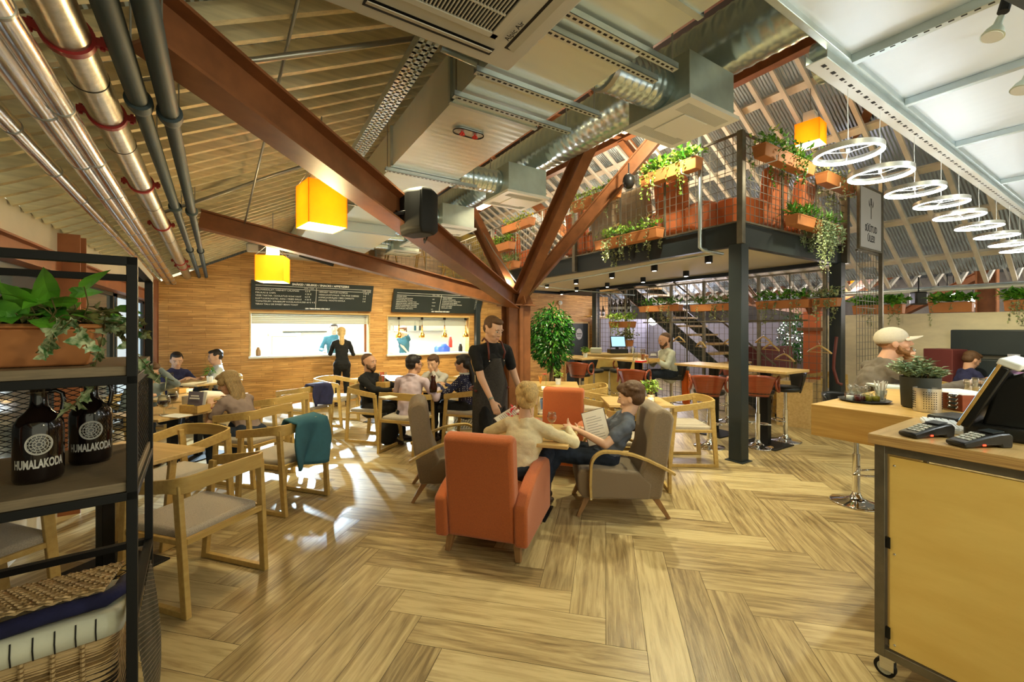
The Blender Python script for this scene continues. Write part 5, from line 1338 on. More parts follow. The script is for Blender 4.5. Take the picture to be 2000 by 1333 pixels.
# -- waiter
wt, wi = person('waiter', 'standing waiter in black tee and charcoal apron looking down at the table', rf(-.25, 4.40), (.62, -.78), (0, 0, .91), (0, .055, .485), (.15, -.38),
    hands=((-.30, .22, .85), (.15, .32, .84)), feet=((-.12, 0, .09), (.12, .02, .09)), knee=((0, 1, 0), (0, 1, 0)), s=1.01, vox=.0075, skin='skin2', top='cloth_black', bottom='cloth_black', hair='brownhair', style='crop', sleeve='short',
    elbow=((-.5, -1, -.2), (.5, -1, .0)), palms=((1, 0, 0), (-.4, 0, -1)), sh_w=.20, curl=(.35, .5))
ap = MB(); hpz = wi['hip']; scz = wi['sc']
def apf(u, v):
    z = .42+v*.88; w_ = .22 if z < 1.0 else .22-(z-1.0)*.42; a = (u-.5)*2; y = .145-.10*a*a+max(0, (z-.95))*.11+.01*math.sin(u*17)*max(0, .9-z)
    return V((a*w_, y, z))
ap.sheet(apf, 16, 22); ao = ap.build('apron', M['cloth_apron'], wt, smooth=True, solid=.008)
for k in (-1, 1):
    MB().tube([(k*.09, .145, 1.29), (k*.10, .16, 1.36), (k*.085, .12, 1.46), (k*.06, .02, 1.50), (k*.03, -.06, 1.47)], .010, 6).build('strap', M['leather'], wt, smooth=True)
    MB().sphere((k*.09, .157, 1.275), .009).build('rivet', M['chrome'], wt, smooth=True)
    MB().tube([(k*.20, .09, .98), (k*.205, -.03, .99), (k*.10, -.14, .99), (0, -.155, .985)], .012, 6).build('waist_tie', M['leather'], wt, smooth=True)
S_, e_, w_ = wi['EL'][1]; wd = (w_-e_).normalized(); mb = MB(); mb.cyl(w_-wd*.03, w_-wd*.012, .030, seg=18); mb.build('wristwatch', M['chrome'], wt, autos=40)
# -- blonde woman in the orange chair
bw, bi = person('person', 'blonde woman with a loose bun and cream sweater, back to the camera', rf(.07, 3.42), E2, (0, -.02, .46), (.03, .05, .37), (.25, -.28),
    hands=((-.22, .36, .76), (.34, .28, .75)), feet=((-.12, .38, .08), (.10, .42, .08)), s=.98, vox=.0075, skin='skin2', top='cloth_cream', bottom='cloth_denim', hair='blondhair', style='bun', sleeve='long', female=True, loose=.022,
    palms=((0, .3, -1), (0, .2, -1)), elbow=((-1, -.3, -.5), (1, -.2, -.4)), curl=.35)
# -- reading man
rm, ri = person('person', 'man in slate tee and dark jeans reading a menu in the taupe armchair', rf(.92, 3.84), (-.995, .06), (0, .08, .45), (0, -.19, .34), (-.30, -.22),
    hands=((-.13, .32, .70), (.13, .30, .66)), feet=((-.02, .66, .09), (.12, .62, .09)), s=1.0, vox=.0075, skin='skin2', top='cloth_slate', bottom='cloth_denim', hair='brownhair', style='thick', sleeve='short',
    palms=((.2, .2, 1), (-.2, .2, 1)), elbow=((-.7, -.5, -.8), (.8, -.5, -.8)), curl=.45, knee=((-.1, .6, 1), (.1, .6, 1)))
# -- group of four
person('person', 'bearded man in a black jacket sitting sideways at the shared table', rf(-2.02, 6.16), nE1, (0, -.03, SEAT), (0, -.04, .44), (.0, -.05), hands=((-.12, .42, .76), (.12, .40, .74)), s=.99, vox=.011, skin='skin', top='cloth_black', bottom='cloth_black', hair='brownhair', style='balding', beard='brownhair', belly=.02)
person('person', 'man in a lilac shirt and glasses seen from behind at the shared table', rf(-1.38, 5.66), E2, (0, 0, SEAT), (0, .09, .44), (-.55, -.12), hands=((-.22, .40, .76), (.26, .38, .76)), s=1.0, vox=.011, top='cloth_lilac', bottom='cloth_black', hair='darkhair', style='short', glasses=True, sh_w=.20, belly=.02)
person('person', 'man in a pale shirt resting his chin on folded hands', rf(-1.16, 6.86), nE2, (0, 0, SEAT), (0, .17, .40), (0, -.30), hands=((-.035, .30, .92), (.035, .30, .92)), s=.98, vox=.011, skin='skin2', top='cloth_pale', bottom='cloth_black', hair='brownhair', style='short', elbow=((-1, .2, -1), (1, .2, -1)), palms=((1, 0, .3), (-1, 0, .3)), curl=.8)
pw, pi_ = person('person', 'dark-haired woman with a ponytail in a navy polka dot blouse', rf(-.66, 6.0), E1, (0, -.02, SEAT), (0, .03, .44), (.15, -.05), hands=((-.10, .40, .80), (.12, .36, .78)), s=.98, vox=.011, skin='skin', top='cloth_dots', bottom='cloth_black', hair='darkhair', style='lowtail', female=True, glasses=True)
c = pi_['sc']; MB().tube([c+V((.07*math.cos(a), .062*math.sin(a), .055)) for a in [2*PI*k/16 for k in range(17)]], .016, 8).build('collar', M['cloth_white'], pw, smooth=True)
# -- at the hatches
p = onY(668, 642, KY-.62); kwp, kwi = person('person', 'long-haired blonde woman in dark jacket leaning at the left serving hatch', V((p.x, p.y, 0)), (-.45, .9), (0, -.02, .88), (0, .14, .44), (0, .0), hands=((-.14, .42, 1.18), (.20, .38, 1.12)), feet=((-.10, .02, .09), (.10, .0, .09)), knee=((0, 1, 0), (0, 1, 0)),
    s=.94, vox=.012, skin='skin2', top='cloth_black', bottom='cloth_black', hair='blondhair', style='lowtail', female=True, elbow=((-.4, 0, -1), (.4, 0, -1)))
kh = MB(); hc = kwi['hc']; kh.ecap(hc+V((0, -.09, .02)), hc+V((0, -.14, -.30)), .05, .05, seg=12); kh.ecap(hc+V((0, -.14, -.30)), hc+V((.05, -.16, -.44)), .05, .03, seg=12); kh.build('hair_length', M['blondhair'], kwp, smooth=True)
p = onY(652, 642, KY+.62); person('cook', 'cook in a blue jacket behind the left hatch facing the blonde woman', V((p.x, p.y, 0)), (.35, -.9), (0, 0, .92), (0, .03, .48), (0, -.15), hands=((-.2, .3, 1.1), (.2, .3, 1.1)), feet=((-.12, 0, .09), (.12, 0, .09)), knee=((0, 1, 0), (0, 1, 0)), s=.98, vox=.013, top='cloth_teal', bottom='cloth_black', hair='darkhair', style='short')
p = onY(790, 642, KY+1.1); person('cook', 'cook in a teal work shirt behind the right hatch, arm raised', V((p.x, p.y, 0)), (-.35, -.7), (0, 0, .90), (0, .03, .44), (0, -.2), hands=((.0, .22, 1.52), (-.30, .2, .95))[::1], feet=((-.12, 0, .09), (.12, 0, .09)), knee=((0, 1, 0), (0, 1, 0)), s=.96, vox=.013, top='cloth_teal', bottom='cloth_black', hair='brownhair', style='short', sleeve='short', elbow=((-1, 0, -.2), (1, 0, -.6)))
# -- left side diners
person('person', 'woman with long dark blonde hair and taupe top bent over the table', rf(-2.80, 4.58), E1, (0, 0, SEAT), (0, .24, .36), (.55, -.45), hands=((-.12, .46, .76), (.10, .40, .76)), s=.98, vox=.009, skin='skin2', top='cloth_taupe', bottom='cloth_denim', hair='dblondhair', style='long', sleeve='short', female=True)
person('person', 'man in a dark blue tee leaning over the table at the wood wall', rf(-5.62, 7.0), nE1, (0, 0, SEAT), (0, .10, .42), (-.5, -.35), hands=((-.20, .40, .76), (.16, .42, .76)), s=1.0, vox=.012, skin='skin2', top='cloth_navy', bottom='cloth_denim', hair='darkhair', style='crop', sleeve='short')
person('person', 'man in a white tee with his back turned by the wood wall', rf(-5.08, 7.45), (-.7, -.6), (0, 0, SEAT), (0, .06, .44), (.1, -.2), hands=((-.20, .40, .76), (.16, .42, .76)), s=1.0, vox=.012, skin='skin2', top='cloth_white', bottom='cloth_denim', hair='darkhair', style='crop', sleeve='short')
person('person', 'man in a blue-grey jersey propping his face on his fist behind the shelf', rf(-4.62, 5.25), nE1, (0, 0, SEAT), (0, .14, .40), (.1, -.35), hands=((-.06, .28, 1.10), (.20, .42, .78)), s=1.0, vox=.011, skin='skin2', top='cloth_grey', bottom='cloth_denim', hair='brownhair', style='short', elbow=((-.6, .6, -1), (.6, -.2, -1)), palms=((.3, -1, 0), (0, 0, -1)), curl=.9)
# -- bar table, right
ps, psi = person('person', 'bearded man in a pale sweater on a bar stool at the high table', gp(1308, 7.42, 0), (-.97, -.18), (0, 0, .82), (0, .06, .38), (.0, -.30), hands=((-.14, .38, 1.09), (.12, .36, 1.09)), feet=((-.10, .34, .42), (.10, .30, .42)), s=1.0, vox=.011, top='cloth_sage', bottom='cloth_denim', hair='brownhair', style='balding', beard='brownhair', belly=.02)
jk = MB(); jk.sheet(lambda u, v: V(((u-.5)*.42, -.20-.03*math.sin(u*9), .80-.72*v)), 14, 10); 
tj = thing('hanging_jacket', 'orange and grey jacket hung on the stool of the bearded man in pale sweater', 'jacket', gp(1318, 7.40), yawof(-.97, -.18))
MB().sheet(lambda u, v: V((-.02+(u)*.22, -.24-.03*math.sin(u*9)-.02*v, .86-.60*v)), 10, 10).build('orange_lining', M['cloth_orange'], tj, solid=.02, smooth=True)
MB().sheet(lambda u, v: V((.05+(u)*.20, -.29-.03*math.sin(u*11)-.03*v, .92-.62*v)), 10, 10).build('grey_shell', M['cloth_grey'], tj, solid=.02, smooth=True)
cm, ci = person('person', 'man in a stone cap and brown-grey jersey drinking from a glass', rf(3.18, 3.88), (.96, -.28), (0, -.02, .84), (0, .19, .42), (-.28, .12), hands=((-.03, .37, 1.30), (.25, .62, 1.15)), feet=((-.10, .34, .40), (.12, .30, .40)), s=1.08, vox=.0075, skin='skin', top='cloth_brown', bottom='cloth_denim', hair='gingerbeard', style='cap', beard='gingerbeard', sh_w=.20, elbow=((-.6, .3, -1), (.7, -.3, -.5)), palms=((.6, -.3, 0), (0, .1, -1)), curl=(.75, .3))
person('person', 'seated person in dark clothes by the half wall, face lit pink by a phone', gp(1875, 6.55, 0), (.9, -.2), (0, 0, .53), (0, .10, .40), (.0, -.5), hands=((-.10, .34, .80), (.12, .34, .80)), feet=((-.12, .42, .08), (.12, .42, .08)), s=.98, vox=.012, skin='skin', top='cloth_navy', bottom='cloth_black', hair='brownhair', style='short')
# ------------------------------------------------------------------ plants
def leafquad(mb, p, d, n, L, W, fold=.15, droop=.2):
    d = V(d).normalized(); n = V(n); n = n-d*n.dot(d)
    if n.length < 1e-3: n = V((0, 0, 1))-d*d.z
    if n.length < 1e-3: n = V((1, 0, 0))
    n.normalize(); x = d.cross(n); p = V(p); k = len(mb.v)
    a = p; b = p+d*L*.38+x*W*.5+n*fold*W; c = p+d*L-n*droop*L; e = p+d*L*.38-x*W*.5+n*fold*W; m = p+d*L*.5-n*droop*L*.25
    mb.v += [a, b, c, e, m]; mb.f += [(k, k+1, k+4), (k+1, k+2, k+4), (k+2, k+3, k+4), (k+3, k, k+4)]
def rnd_dir(): 
    while True:
        v = V((R.uniform(-1, 1), R.uniform(-1, 1), R.uniform(-1, 1)))
        if .05 < v.length < 1: return v.normalized()
def trough(p0, p1, w, h, label, group, kinds, trail=0, z0=None, brackets=True, name='planter_box', dense=1.0, mat_='terra', hang_mat='leafg'):
    p0 = V(p0); p1 = V(p1); u = p1-p0; L = u.length; u.normalize(); n = V((-u.y, u.x, 0))
    t = thing(name, label, 'planter', (p0+p1)/2, 0, group); c = (p0+p1)/2
    b = MB(); a0 = p0; a1 = p1
    lo = [a0-n*w*.38+u*.01, a1-n*w*.38-u*.01, a1+n*w*.38-u*.01, a0+n*w*.38+u*.01]; hi = [a0-n*w*.5, a1-n*w*.5, a1+n*w*.5, a0+n*w*.5]
    b.hexa(lo, [q+UP*h for q in hi]); b.hexa([q-u*.004*0+UP*(h-.02) for q in hi], [q+UP*h+(q-c-UP*(q-c).z).normalized()*.008 for q in hi])
    b.build('trough', M[mat_], t, world=True, bevel=.006)
    MB().beam(p0+UP*(h+.001)+u*.02, p1+UP*(h+.001)-u*.02, w*.85, .004).build('soil', M['soil'], t, world=True)
    for ki, (mt, n_, ll, lw, hh, spread) in enumerate(kinds):
        f = MB(); N = int(n_*dense)
        for k in range(N):
            q = p0+u*R.uniform(.02, .98)*L+n*R.uniform(-.45, .45)*w+UP*h
            d = V((R.gauss(0, spread), R.gauss(0, spread), 1)).normalized(); q2 = q+d*R.uniform(.1, 1)*hh
            leafquad(f, q2, (d+rnd_dir()*.9), UP+rnd_dir()*.5, ll*R.uniform(.6, 1.2), lw*R.uniform(.7, 1.2))
            if lw < .012: pass
        f.build('foliage', M[mt], t, world=True)['kind'] = 'stuff'
    if trail:
        f = MB(); st = MB()
        for k in range(trail):
            q = p0+u*R.uniform(.05, .95)*L+(n*R.choice((-1, 1))*w*.5)+UP*h; pts = [q]; ln = R.uniform(.12, .42); m = int(ln/.035)
            dd = (q-c); dd.z = 0; side = (n if (q-c).dot(n) > 0 else -n)
            for j in range(m):
                q = q+V((R.uniform(-.012, .012), R.uniform(-.012, .012), -.035))+(side*.02 if j < 2 else V((0, 0, 0))); pts.append(q)
                for _ in range(2): leafquad(f, q, rnd_dir()+V((0, 0, -.4)), rnd_dir(), R.uniform(.025, .05), R.uniform(.02, .035))
            if len(pts) > 2: st.tube(pts, .0018, 4)
        f.build('trailing_leaves', M[hang_mat], t, world=True)['kind'] = 'stuff'; st.build('stems', M['stem'], t, world=True)['kind'] = 'stuff'
    return t
GP = 'terracotta planter boxes on the balcony'; GP2 = 'terracotta planter boxes on the mesh wall'; GP3 = 'planter boxes on the half wall'
bush = lambda a, n=150: [(a, n, .07, .045, .16, .5)]
# on the long railing (outside, at the top and at deck level); x = just outside the mesh
XO = MX-.17
def yat(x, X): return onX(x, 642, X).y
trough((XO, yat(1366, XO), 3.62), (XO, yat(1256, XO), 3.62), .17, .15, 'planter box with bright leaves high on the long balcony railing', GP, [('leafl', 150, .08, .06, .16, .6), ('leaf', 120, .09, .06, .18, .5)], 14, hang_mat='leafl')
trough((XO, yat(1208, XO), 3.62), (XO, yat(1118, XO), 3.62), .17, .15, 'planter box with small leaves on the railing between the struts', GP, [('leafl', 160, .05, .035, .14, .6), ('leafg', 80, .05, .03, .14, .6)], 12)
trough((XO, yat(1290, XO), 2.86), (XO, yat(1168, XO), 2.86), .18, .14, 'planter box low on the balcony edge with long grey trailing growth', GP, [('leafl', 140, .07, .05, .14, .5), ('leafg', 140, .13, .006, .17, .4), ('leaf', 60, .07, .05, .12, .6)], 44)
trough((XO, yat(1040, XO), 3.66), (XO, yat(985, XO), 3.66), .17, .15, 'planter box with yellow flowers at the back of the balcony', GP, [('leafl', 120, .06, .04, .16, .6), ('flowery', 60, .04, .04, .2, .4)], 6)
trough((XO, yat(1000, XO), 3.3), (XO, yat(950, XO), 3.3), .2, .16, 'planter box with a red flower near the slim strut', GP, [('leafl', 160, .07, .05, .2, .6), ('leaf', 90, .07, .05, .2, .6), ('flowerr', 30, .045, .04, .36, .15)], 6)
trough((XO, yat(1010, XO), 2.88), (XO, yat(978, XO), 2.88), .2, .14, 'planter box with grass low behind the column node', GP, [('leaf', 130, .10, .012, .16, .6), ('leafg', 90, .07, .03, .12, .7)], 6)
YO = MY0-.17
def xat(x, Y): return onY(x, 642, Y).x
trough((xat(1482, YO), YO, 3.63), (xat(1580, YO), YO, 3.63), .17, .15, 'planter box with ferny leaves and white flowers on the short railing', GP, [('leaf', 220, .08, .035, .20, .6), ('leafl', 120, .07, .04, .18, .5), ('flowerw', 14, .035, .04, .2, .6)], 14, hang_mat='leaf')
trough((xat(1604, YO), YO, 3.62), (xat(1668, YO), YO, 3.62), .17, .15, 'planter box at the right end of the short railing', GP, [('leafg', 120, .07, .03, .12, .6)], 14)
trough((xat(1545, YO), YO, 2.93), (xat(1580, YO), YO, 2.93), .18, .13, 'small planter box with strap leaves low on the short side', GP, [('leaf', 110, .14, .03, .12, .6)], 0)
trough((xat(1583, YO), YO, 2.93), (xat(1632, YO), YO, 2.93), .18, .13, 'small planter box with a long curtain of pale green strands', GP, [('leaf', 60, .14, .03, .12, .6), ('leafg', 120, .12, .008, .16, .5)], 50, hang_mat='leafs')
f = None
# trailing curtain on that box: long strands
t = thing('trailing_plant', 'long pale green trailing curtain hanging over the balcony beam', 'plant', (xat(1590, YO), YO-.08, 3.05)); f = MB()
for k in range(46):
    q = V((xat(R.uniform(1578, 1612), YO), YO-.10+R.uniform(-.03, .03), 3.08)); n = int(R.uniform(8, 22))
    for j in range(n):
        q = q+V((R.uniform(-.01, .01), R.uniform(-.006, .006), -.034)); leafquad(f, q, rnd_dir()+V((0, 0, -.6)), rnd_dir(), .035, .016)
f.build('strands', M['strand'], t, world=True)['kind'] = 'stuff'
# brackets of the high boxes
for nm, X0, Y0, ax in (('long', XO, yat(1340, XO), 'y'), ('long', XO, yat(1280, XO), 'y')):
    tag(MB().tube([(MX-.04, Y0, 3.70), (MX-.04, Y0, 3.60), (XO-.10, Y0, 3.60), (XO-.10, Y0, 3.66)], .008).build('planter_bracket', M['white'], smooth=True), 'white bracket under the high planter box, %s of the two' % ('right' if Y0 < yat(1300, XO) else 'left'), 'bracket', 'white planter brackets')
for x in (1500, 1560, 1625, 1655):
    X_ = xat(x, YO); tag(MB().tube([(X_, MY0-.04, 3.70), (X_, MY0-.04, 3.60), (X_, YO-.10, 3.60), (X_, YO-.10, 3.66)], .008).build('planter_bracket', M['white'], smooth=True), 'white bracket under the short-side planter boxes, ' + {1500: 'leftmost', 1560: 'second from left', 1625: 'third from left', 1655: 'rightmost'}[x], 'bracket', 'white planter brackets')
# on the tall mesh wall under the balcony
XM = MW-.06
for (xa, xb, z, lab, kd) in ((1640, 1590, 1.93, 'planter box on the mesh wall right of the balcony post, grey-green leaves', [('leafg', 170, .06, .035, .18, .6), ('leafs', 60, .05, .03, .12, .6)]),
        (1584, 1480, 1.93, 'long planter box on the mesh wall just right of the balcony post', [('leaf', 220, .08, .05, .16, .6), ('leafg', 60, .1, .01, .15, .5)]),
        (1438, 1352, 1.93, 'planter box on the mesh wall left of the balcony post with tufted grass', [('leaf', 100, .08, .05, .14, .5), ('leafg', 220, .16, .006, .16, .5)]),
        (1330, 1252, 1.96, 'planter box on the mesh wall in front of the stair', [('leaf', 140, .08, .05, .15, .6), ('leafg', 100, .12, .006, .14, .5)])):
    trough((XM, yat(xa, XM), z), (XM, yat(xb, XM), z), .17, .13, lab, GP2, kd, 12)
trough((7.55, yat(1238, 7.55), 1.62), (7.55, yat(1188, 7.55)-.1, 1.62), .18, .14, 'planter box with yellow-green trailing plant above the cash register', GP2, [('leafl', 160, .09, .06, .2, .7)], 16, hang_mat='leafl')
trough((7.3, yat(1232, 7.3), 1.20), (7.3, yat(1212, 7.3), 1.20), .2, .14, 'low planter with reddish leaves right of the cash register', GP2, [('ivyb', 160, .07, .05, .2, .7)], 4)
# on the half wall
for (xa, xb, lab) in ((1668, 1722, 'planter box on the half wall behind the sign pole'), (1728, 1766, 'planter box on the half wall left of the loudspeaker'), (1816, 1902, 'long planter box on the half wall right of the loudspeaker'), (1962, 2010, 'planter box on the half wall at the right edge')):
    a = onX(xa, 642, 10.1); b = onX(xb, 642, 10.1)
    trough((10.1, a.y, 1.87), (10.1, b.y, 1.87), .2, .17, lab, GP3, [('leaf', 130, .12, .08, .14, .7), ('leafl', 50, .10, .06, .12, .6)], 5)

# fig tree
fp = rf(.66, 7.35); fp = gp(1077, 7.5)
t = thing('fig_tree', 'bushy glossy weeping fig tree in a pot right of the steel column', 'tree', fp, 0, None, 1.07)
MB().lathe([(.0, 0), (.15, 0), (.19, .30), (.185, .33), (.16, .33), (.155, .28), (.0, .28)], seg=24).build('pot', M['concpot'], t, smooth=False, autos=40)
tk = MB(); 
for k in range(3): tk.tube([(R.uniform(-.02, .02), R.uniform(-.02, .02), .26), (.03*math.cos(k*2.1), .03*math.sin(k*2.1), .6), (-.03*math.cos(k*2.1), .03*math.sin(k*2.1), .9), (.10*math.cos(k*2.1), .1*math.sin(k*2.1), 1.35)], .016)
tk.build('trunk', M['trunk'], t, smooth=True)
f = MB(); f2 = MB()
for k in range(3000):
    d = rnd_dir(); rr = R.random()**.35; p = V((d.x*.36*rr, d.y*.36*rr, 1.38+d.z*(.50 if d.z > 0 else .58)*rr))
    if p.z < 1.0: p.x *= .8; p.y *= .8
    leafquad(f if k % 4 else f2, p, V((d.x, d.y, d.z*.3-.5))+rnd_dir()*.4, d+rnd_dir()*.5, R.uniform(.06, .10), R.uniform(.025, .04))
f.build('foliage', M['leafd'], t); f2.build('young_foliage', M['leaf'], t)

def pot_plant(loc, pr, ph, leafm, n, ll, lw, hh, spread, label, potm='white', shape='round', name='potted_plant', group=None):
    t = thing(name, label, 'potted plant', loc, R.uniform(0, 3), group)
    MB().lathe([(0, 0), (pr*.8, 0), (pr, ph), (pr*.9, ph), (pr*.86, ph*.86), (0, ph*.86)], seg=24).build('pot', M[potm], t, autos=40)
    MB().lathe([(0, ph*.84), (pr*.86, ph*.86), (0, ph*.9)], seg=16).build('soil', M['soil'], t)
    f = MB(); st = MB()
    for k in range(n):
        a = R.uniform(0, 2*PI); rr = R.random()*spread; h = R.uniform(.25, 1)*hh; p = V((rr*math.cos(a), rr*math.sin(a), ph+h*(1-.3*rr/max(spread, .01))))
        leafquad(f, p, V((math.cos(a), math.sin(a), R.uniform(-.2, .5)))+rnd_dir()*.5, UP+rnd_dir()*.4, ll*R.uniform(.7, 1.2), lw*R.uniform(.7, 1.2))
        if k % 4 == 0: st.tube([(0, 0, ph*.8), p*.6+V((0, 0, ph*.3)), p], .0016, 4)
    f.build('foliage', M[leafm], t); st.build('stems', M['stem'], t)
    return t
TZ = .751
pot_plant(gp(1272, 4.92, TZ), .045, .085, 'leafl', 170, .045, .028, .19, .10, 'basil-like bright green plant in a glass pot on the small square table', 'candleglass')
pot_plant(gp(1090, 6.45, TZ), .045, .09, 'leafl', 60, .05, .02, .14, .06, 'small green plant in a white cup beside the fig tree')
pot_plant(rf(-4.80, 6.75, TZ), .045, .09, 'leaf', 60, .08, .02, .16, .06, 'small spiky plant in a white pot on the table at the wood wall')
pot_plant(gp(1143, 8.1, 1.051), .045, .08, 'leafl', 90, .05, .03, .12, .07, 'small bushy plant on the high table left of the cash register')
pot_plant(gp(1436, 6.3, 1.051), .05, .14, 'leafl', 60, .05, .03, .08, .06, 'small green plant in a ribbed white pot beside the balcony post', 'white')
pot_plant(rf(-.80, 7.25, TZ), .04, .12, 'leaf', 50, .05, .02, .14, .06, 'pink and green flowers in a vase behind the polka dot woman', 'glass')
t = thing('flower', 'single red and orange flower bending in front of the fig tree', 'flower', gp(1066, 6.35, TZ)); st = MB().tube([(0, 0, 0), (.01, 0, .10), (-.02, 0, .16)], .003, 5); st.build('stem', M['leaf'], t)
f = MB(); 
for k in range(9): leafquad(f, (-.02, 0, .16), (math.cos(k*.7), math.sin(k*.7), .4), UP, .05, .03)
f.build('petals', M['flowerr'], t)
f = MB()
for k in range(5): leafquad(f, (-.10, 0, .02), (R.uniform(-.3, .3), R.uniform(-.3, .3), 1), UP, .14, .035)
f.build('orange_leaves', M['orangeleaf'], t)

# ------------------------------------------------------------------ lamps
def cube_lamp(c, s, label, rz=0, rod=.8, e=14, h=None):
    h = h or s; t = thing('pendant_lamp', label, 'pendant lamp', c, rz, 'yellow cube pendant lamps')
    b = MB(); k = s/2; th = .004
    for (x0, x1, y0, y1) in ((-k, k, -k, -k+th), (-k, k, k-th, k), (-k, -k+th, -k, k), (k-th, k, -k, k)): b.bx(x0, x1, y0, y1, -h/2, h/2)
    b.build('shade', M['yellowlamp'], t); MB().bx(-k+.006, k-.006, -k+.006, k-.006, -h/2+.002, -h/2+.006).build('diffuser', M['lampwhite'], t)
    MB().bx(-.07, .07, -.07, .07, h/2+.02, h/2+.16).build('gear_box', M['white'], t, bevel=.003)
    cb = MB()
    for sx in (-1, 1):
        for sy in (-1, 1): cb.tube([(sx*k*.95, sy*k*.95, h/2), (sx*.06, sy*.06, h/2+.15)], .002, 5)
    cb.cyl((0, 0, h/2+.16), (0, 0, h/2+rod), .006, seg=8); cb.build('suspension', M['conduit'], t)
    light('POINT', V(c)-UP*(h*.5+.12), e, (1, .76, .36), .1); light('POINT', V(c)+UP*h*.1, e*.16*h/.36, (1, .85, .6), .04)
    return t
def lampdepth(wpx, s): return s*F/wpx
cube_lamp(px(628, 405, 3.35), .29, 'larger yellow glowing cube lamp hanging in front of the brown strut', -.17-YAW+.93, .55, 30, .33)
cube_lamp(px(533, 527, 6.1), .36, 'smaller yellow cube lamp hanging in front of the left menu board', -YAW+.25, .7, 30)
cube_lamp(px(1583, 263, 6.0), .30, 'yellow cube lamp hanging above the balcony planters', .1, .5, 12)
cube_lamp(px(1222, 226, 6.2), .34, 'lit cube lamp behind the biggest diffuser box', .0, .4, 14)
cube_lamp(px(930, 378, 8.6), .5, 'orange cube lamp above the back of the balcony, behind the struts', .0, .4, 14)
cube_lamp(px(1678, 560, 11.0), .32, 'far yellow lamp beyond the sign pole', .2, .6, 8)
cube_lamp(px(746, 530 - 12, 9.3), .01, 'x') if False else None
# wall lamp on the left window wall, exit-like cool light
t = thing('wall_lamp', 'small cool white box lamp on the left window wall', 'wall lamp', px(208, 563, 5.3)); MB().box((0, 0, 0), (.10, .05, .12), (0, 0, .6)).build('lit_box', M['ledcool'], t, bevel=.01); MB().box((0, 0, .10), (.02, .02, .12)).build('stem', M['black'], t)
# far bright globes beyond the half wall
for k, (x, y, d, r) in enumerate([(1833, 578, 12.0, .09), (1850, 576, 12.2, .09), (1862, 578, 12.4, .08), (1908, 588, 11.5, .16), (1287, 622, 12.6, .16), (1275, 628, 12.8, .12), (1302, 634, 12.4, .10), (1585, 610, 12.8, .13), (1900, 593, 11.3, .11)]):
    q = px(x, y, d); t = thing('globe_lamp', 'x', 'lamp', q, 0, 'bright white lamps in the far hall')
    t['label'] = 'bright white far lamp, ' + ['leftmost of the cluster over the half wall', 'middle of the cluster over the half wall', 'rightmost of the cluster over the half wall', 'biggest one over the half wall', 'biggest one behind the stair', 'left one behind the stair', 'right one behind the stair', 'one above the distant column', 'lower twin of the biggest over the half wall'][k]
    MB().sphere((0, 0, 0), r).build('globe', M['ledwhite'], t, smooth=True); MB().cyl((0, 0, r), (0, 0, r+.5), .01, seg=6).build('cord', M['black'], t)
light('POINT', (12.4, 4.5, 2.3), 160, (1, .93, .86), .4); light('POINT', (12.5, 0.5, 2.4), 130, (1, .93, .86), .4); light('POINT', (9.3, 6.4, 2.2), 40, (.92, .86, 1), .3); light('POINT', (11.6, 8.6, 2.2), 90, (.92, .86, 1), .4)
light('POINT', (6.2, 5.4, 4.1), 120, (1, .86, .62), .25); light('POINT', (7.4, 9, 4.0), 60, (1, .86, .62), .25); light('POINT', (4.0, 11.2, 4.3), 55, (1, .8, .5), .25)  # first point is added to brighten the armchairs on the balcony

# ------------------------------------------------------------------ loudspeakers
M['speakerblack'] = mat('matt_black_speaker', (.010, .010, .009), .7)
t = thing('loudspeaker', 'black loudspeaker strapped to the big slanting strut', 'loudspeaker', px(815, 417, 3.5), yawof(.75, -.5))
c = MB(); prof = [(-.10, -.10), (.10, -.10), (.13, .02), (.10, .14), (0, .17), (-.10, .14), (-.13, .02)]
c.loft([[V((x*.70, y-.02, -.185)) for x, y in prof], [V((x, y, -.15)) for x, y in prof], [V((x, y, .15)) for x, y in prof], [V((x*.70, y-.02, .185)) for x, y in prof]]).build('cabinet', M['speakerblack'], t, bevel=.012)
MB().tube([(-.12, -.08, .12), (-.22, -.10, .10), (-.25, -.14, 0), (-.2, -.10, -.12), (-.10, -.08, -.12)], .014).build('bracket', M['black'], t, smooth=True)
MB().tube([(-.16, -.1, .15), (-.27, -.12, .12), (-.27, -.2, -.05), (-.18, -.1, -.2), (-.12, 0, -.16)], .008).build('cable', M['black'], t, smooth=True)
for k in range(3): MB().tube([px(752+k*6, 412-k*3, 3.55), px(765+k*6, 420-k*3, 3.38), px(790+k*4, 418-k*3, 3.42)], .006).build('strap', M['black'], t, world=True)
t = thing('loudspeaker', 'black loudspeaker beyond the half wall left of the planters', 'loudspeaker', px(1794, 583, 8.0), yawof(-.2, -1)); MB().box((0, 0, 0), (.20, .18, .25)).build('cabinet', M['blackplastic'], t, bevel=.03); MB().cyl((0, 0, .12), (0, 0, .4), .012).build('mount', M['black'], t)
t = thing('loudspeaker', 'small round black loudspeaker by the balcony railing', 'loudspeaker', px(1228, 354, 5.9), 0); MB().sphere((0, 0, 0), (.085, .085, .11)).build('cabinet', M['blackplastic'], t, smooth=True); MB().tube([(0, 0, .1), (.0, 0, .25)], .01).build('mount', M['black'], t)
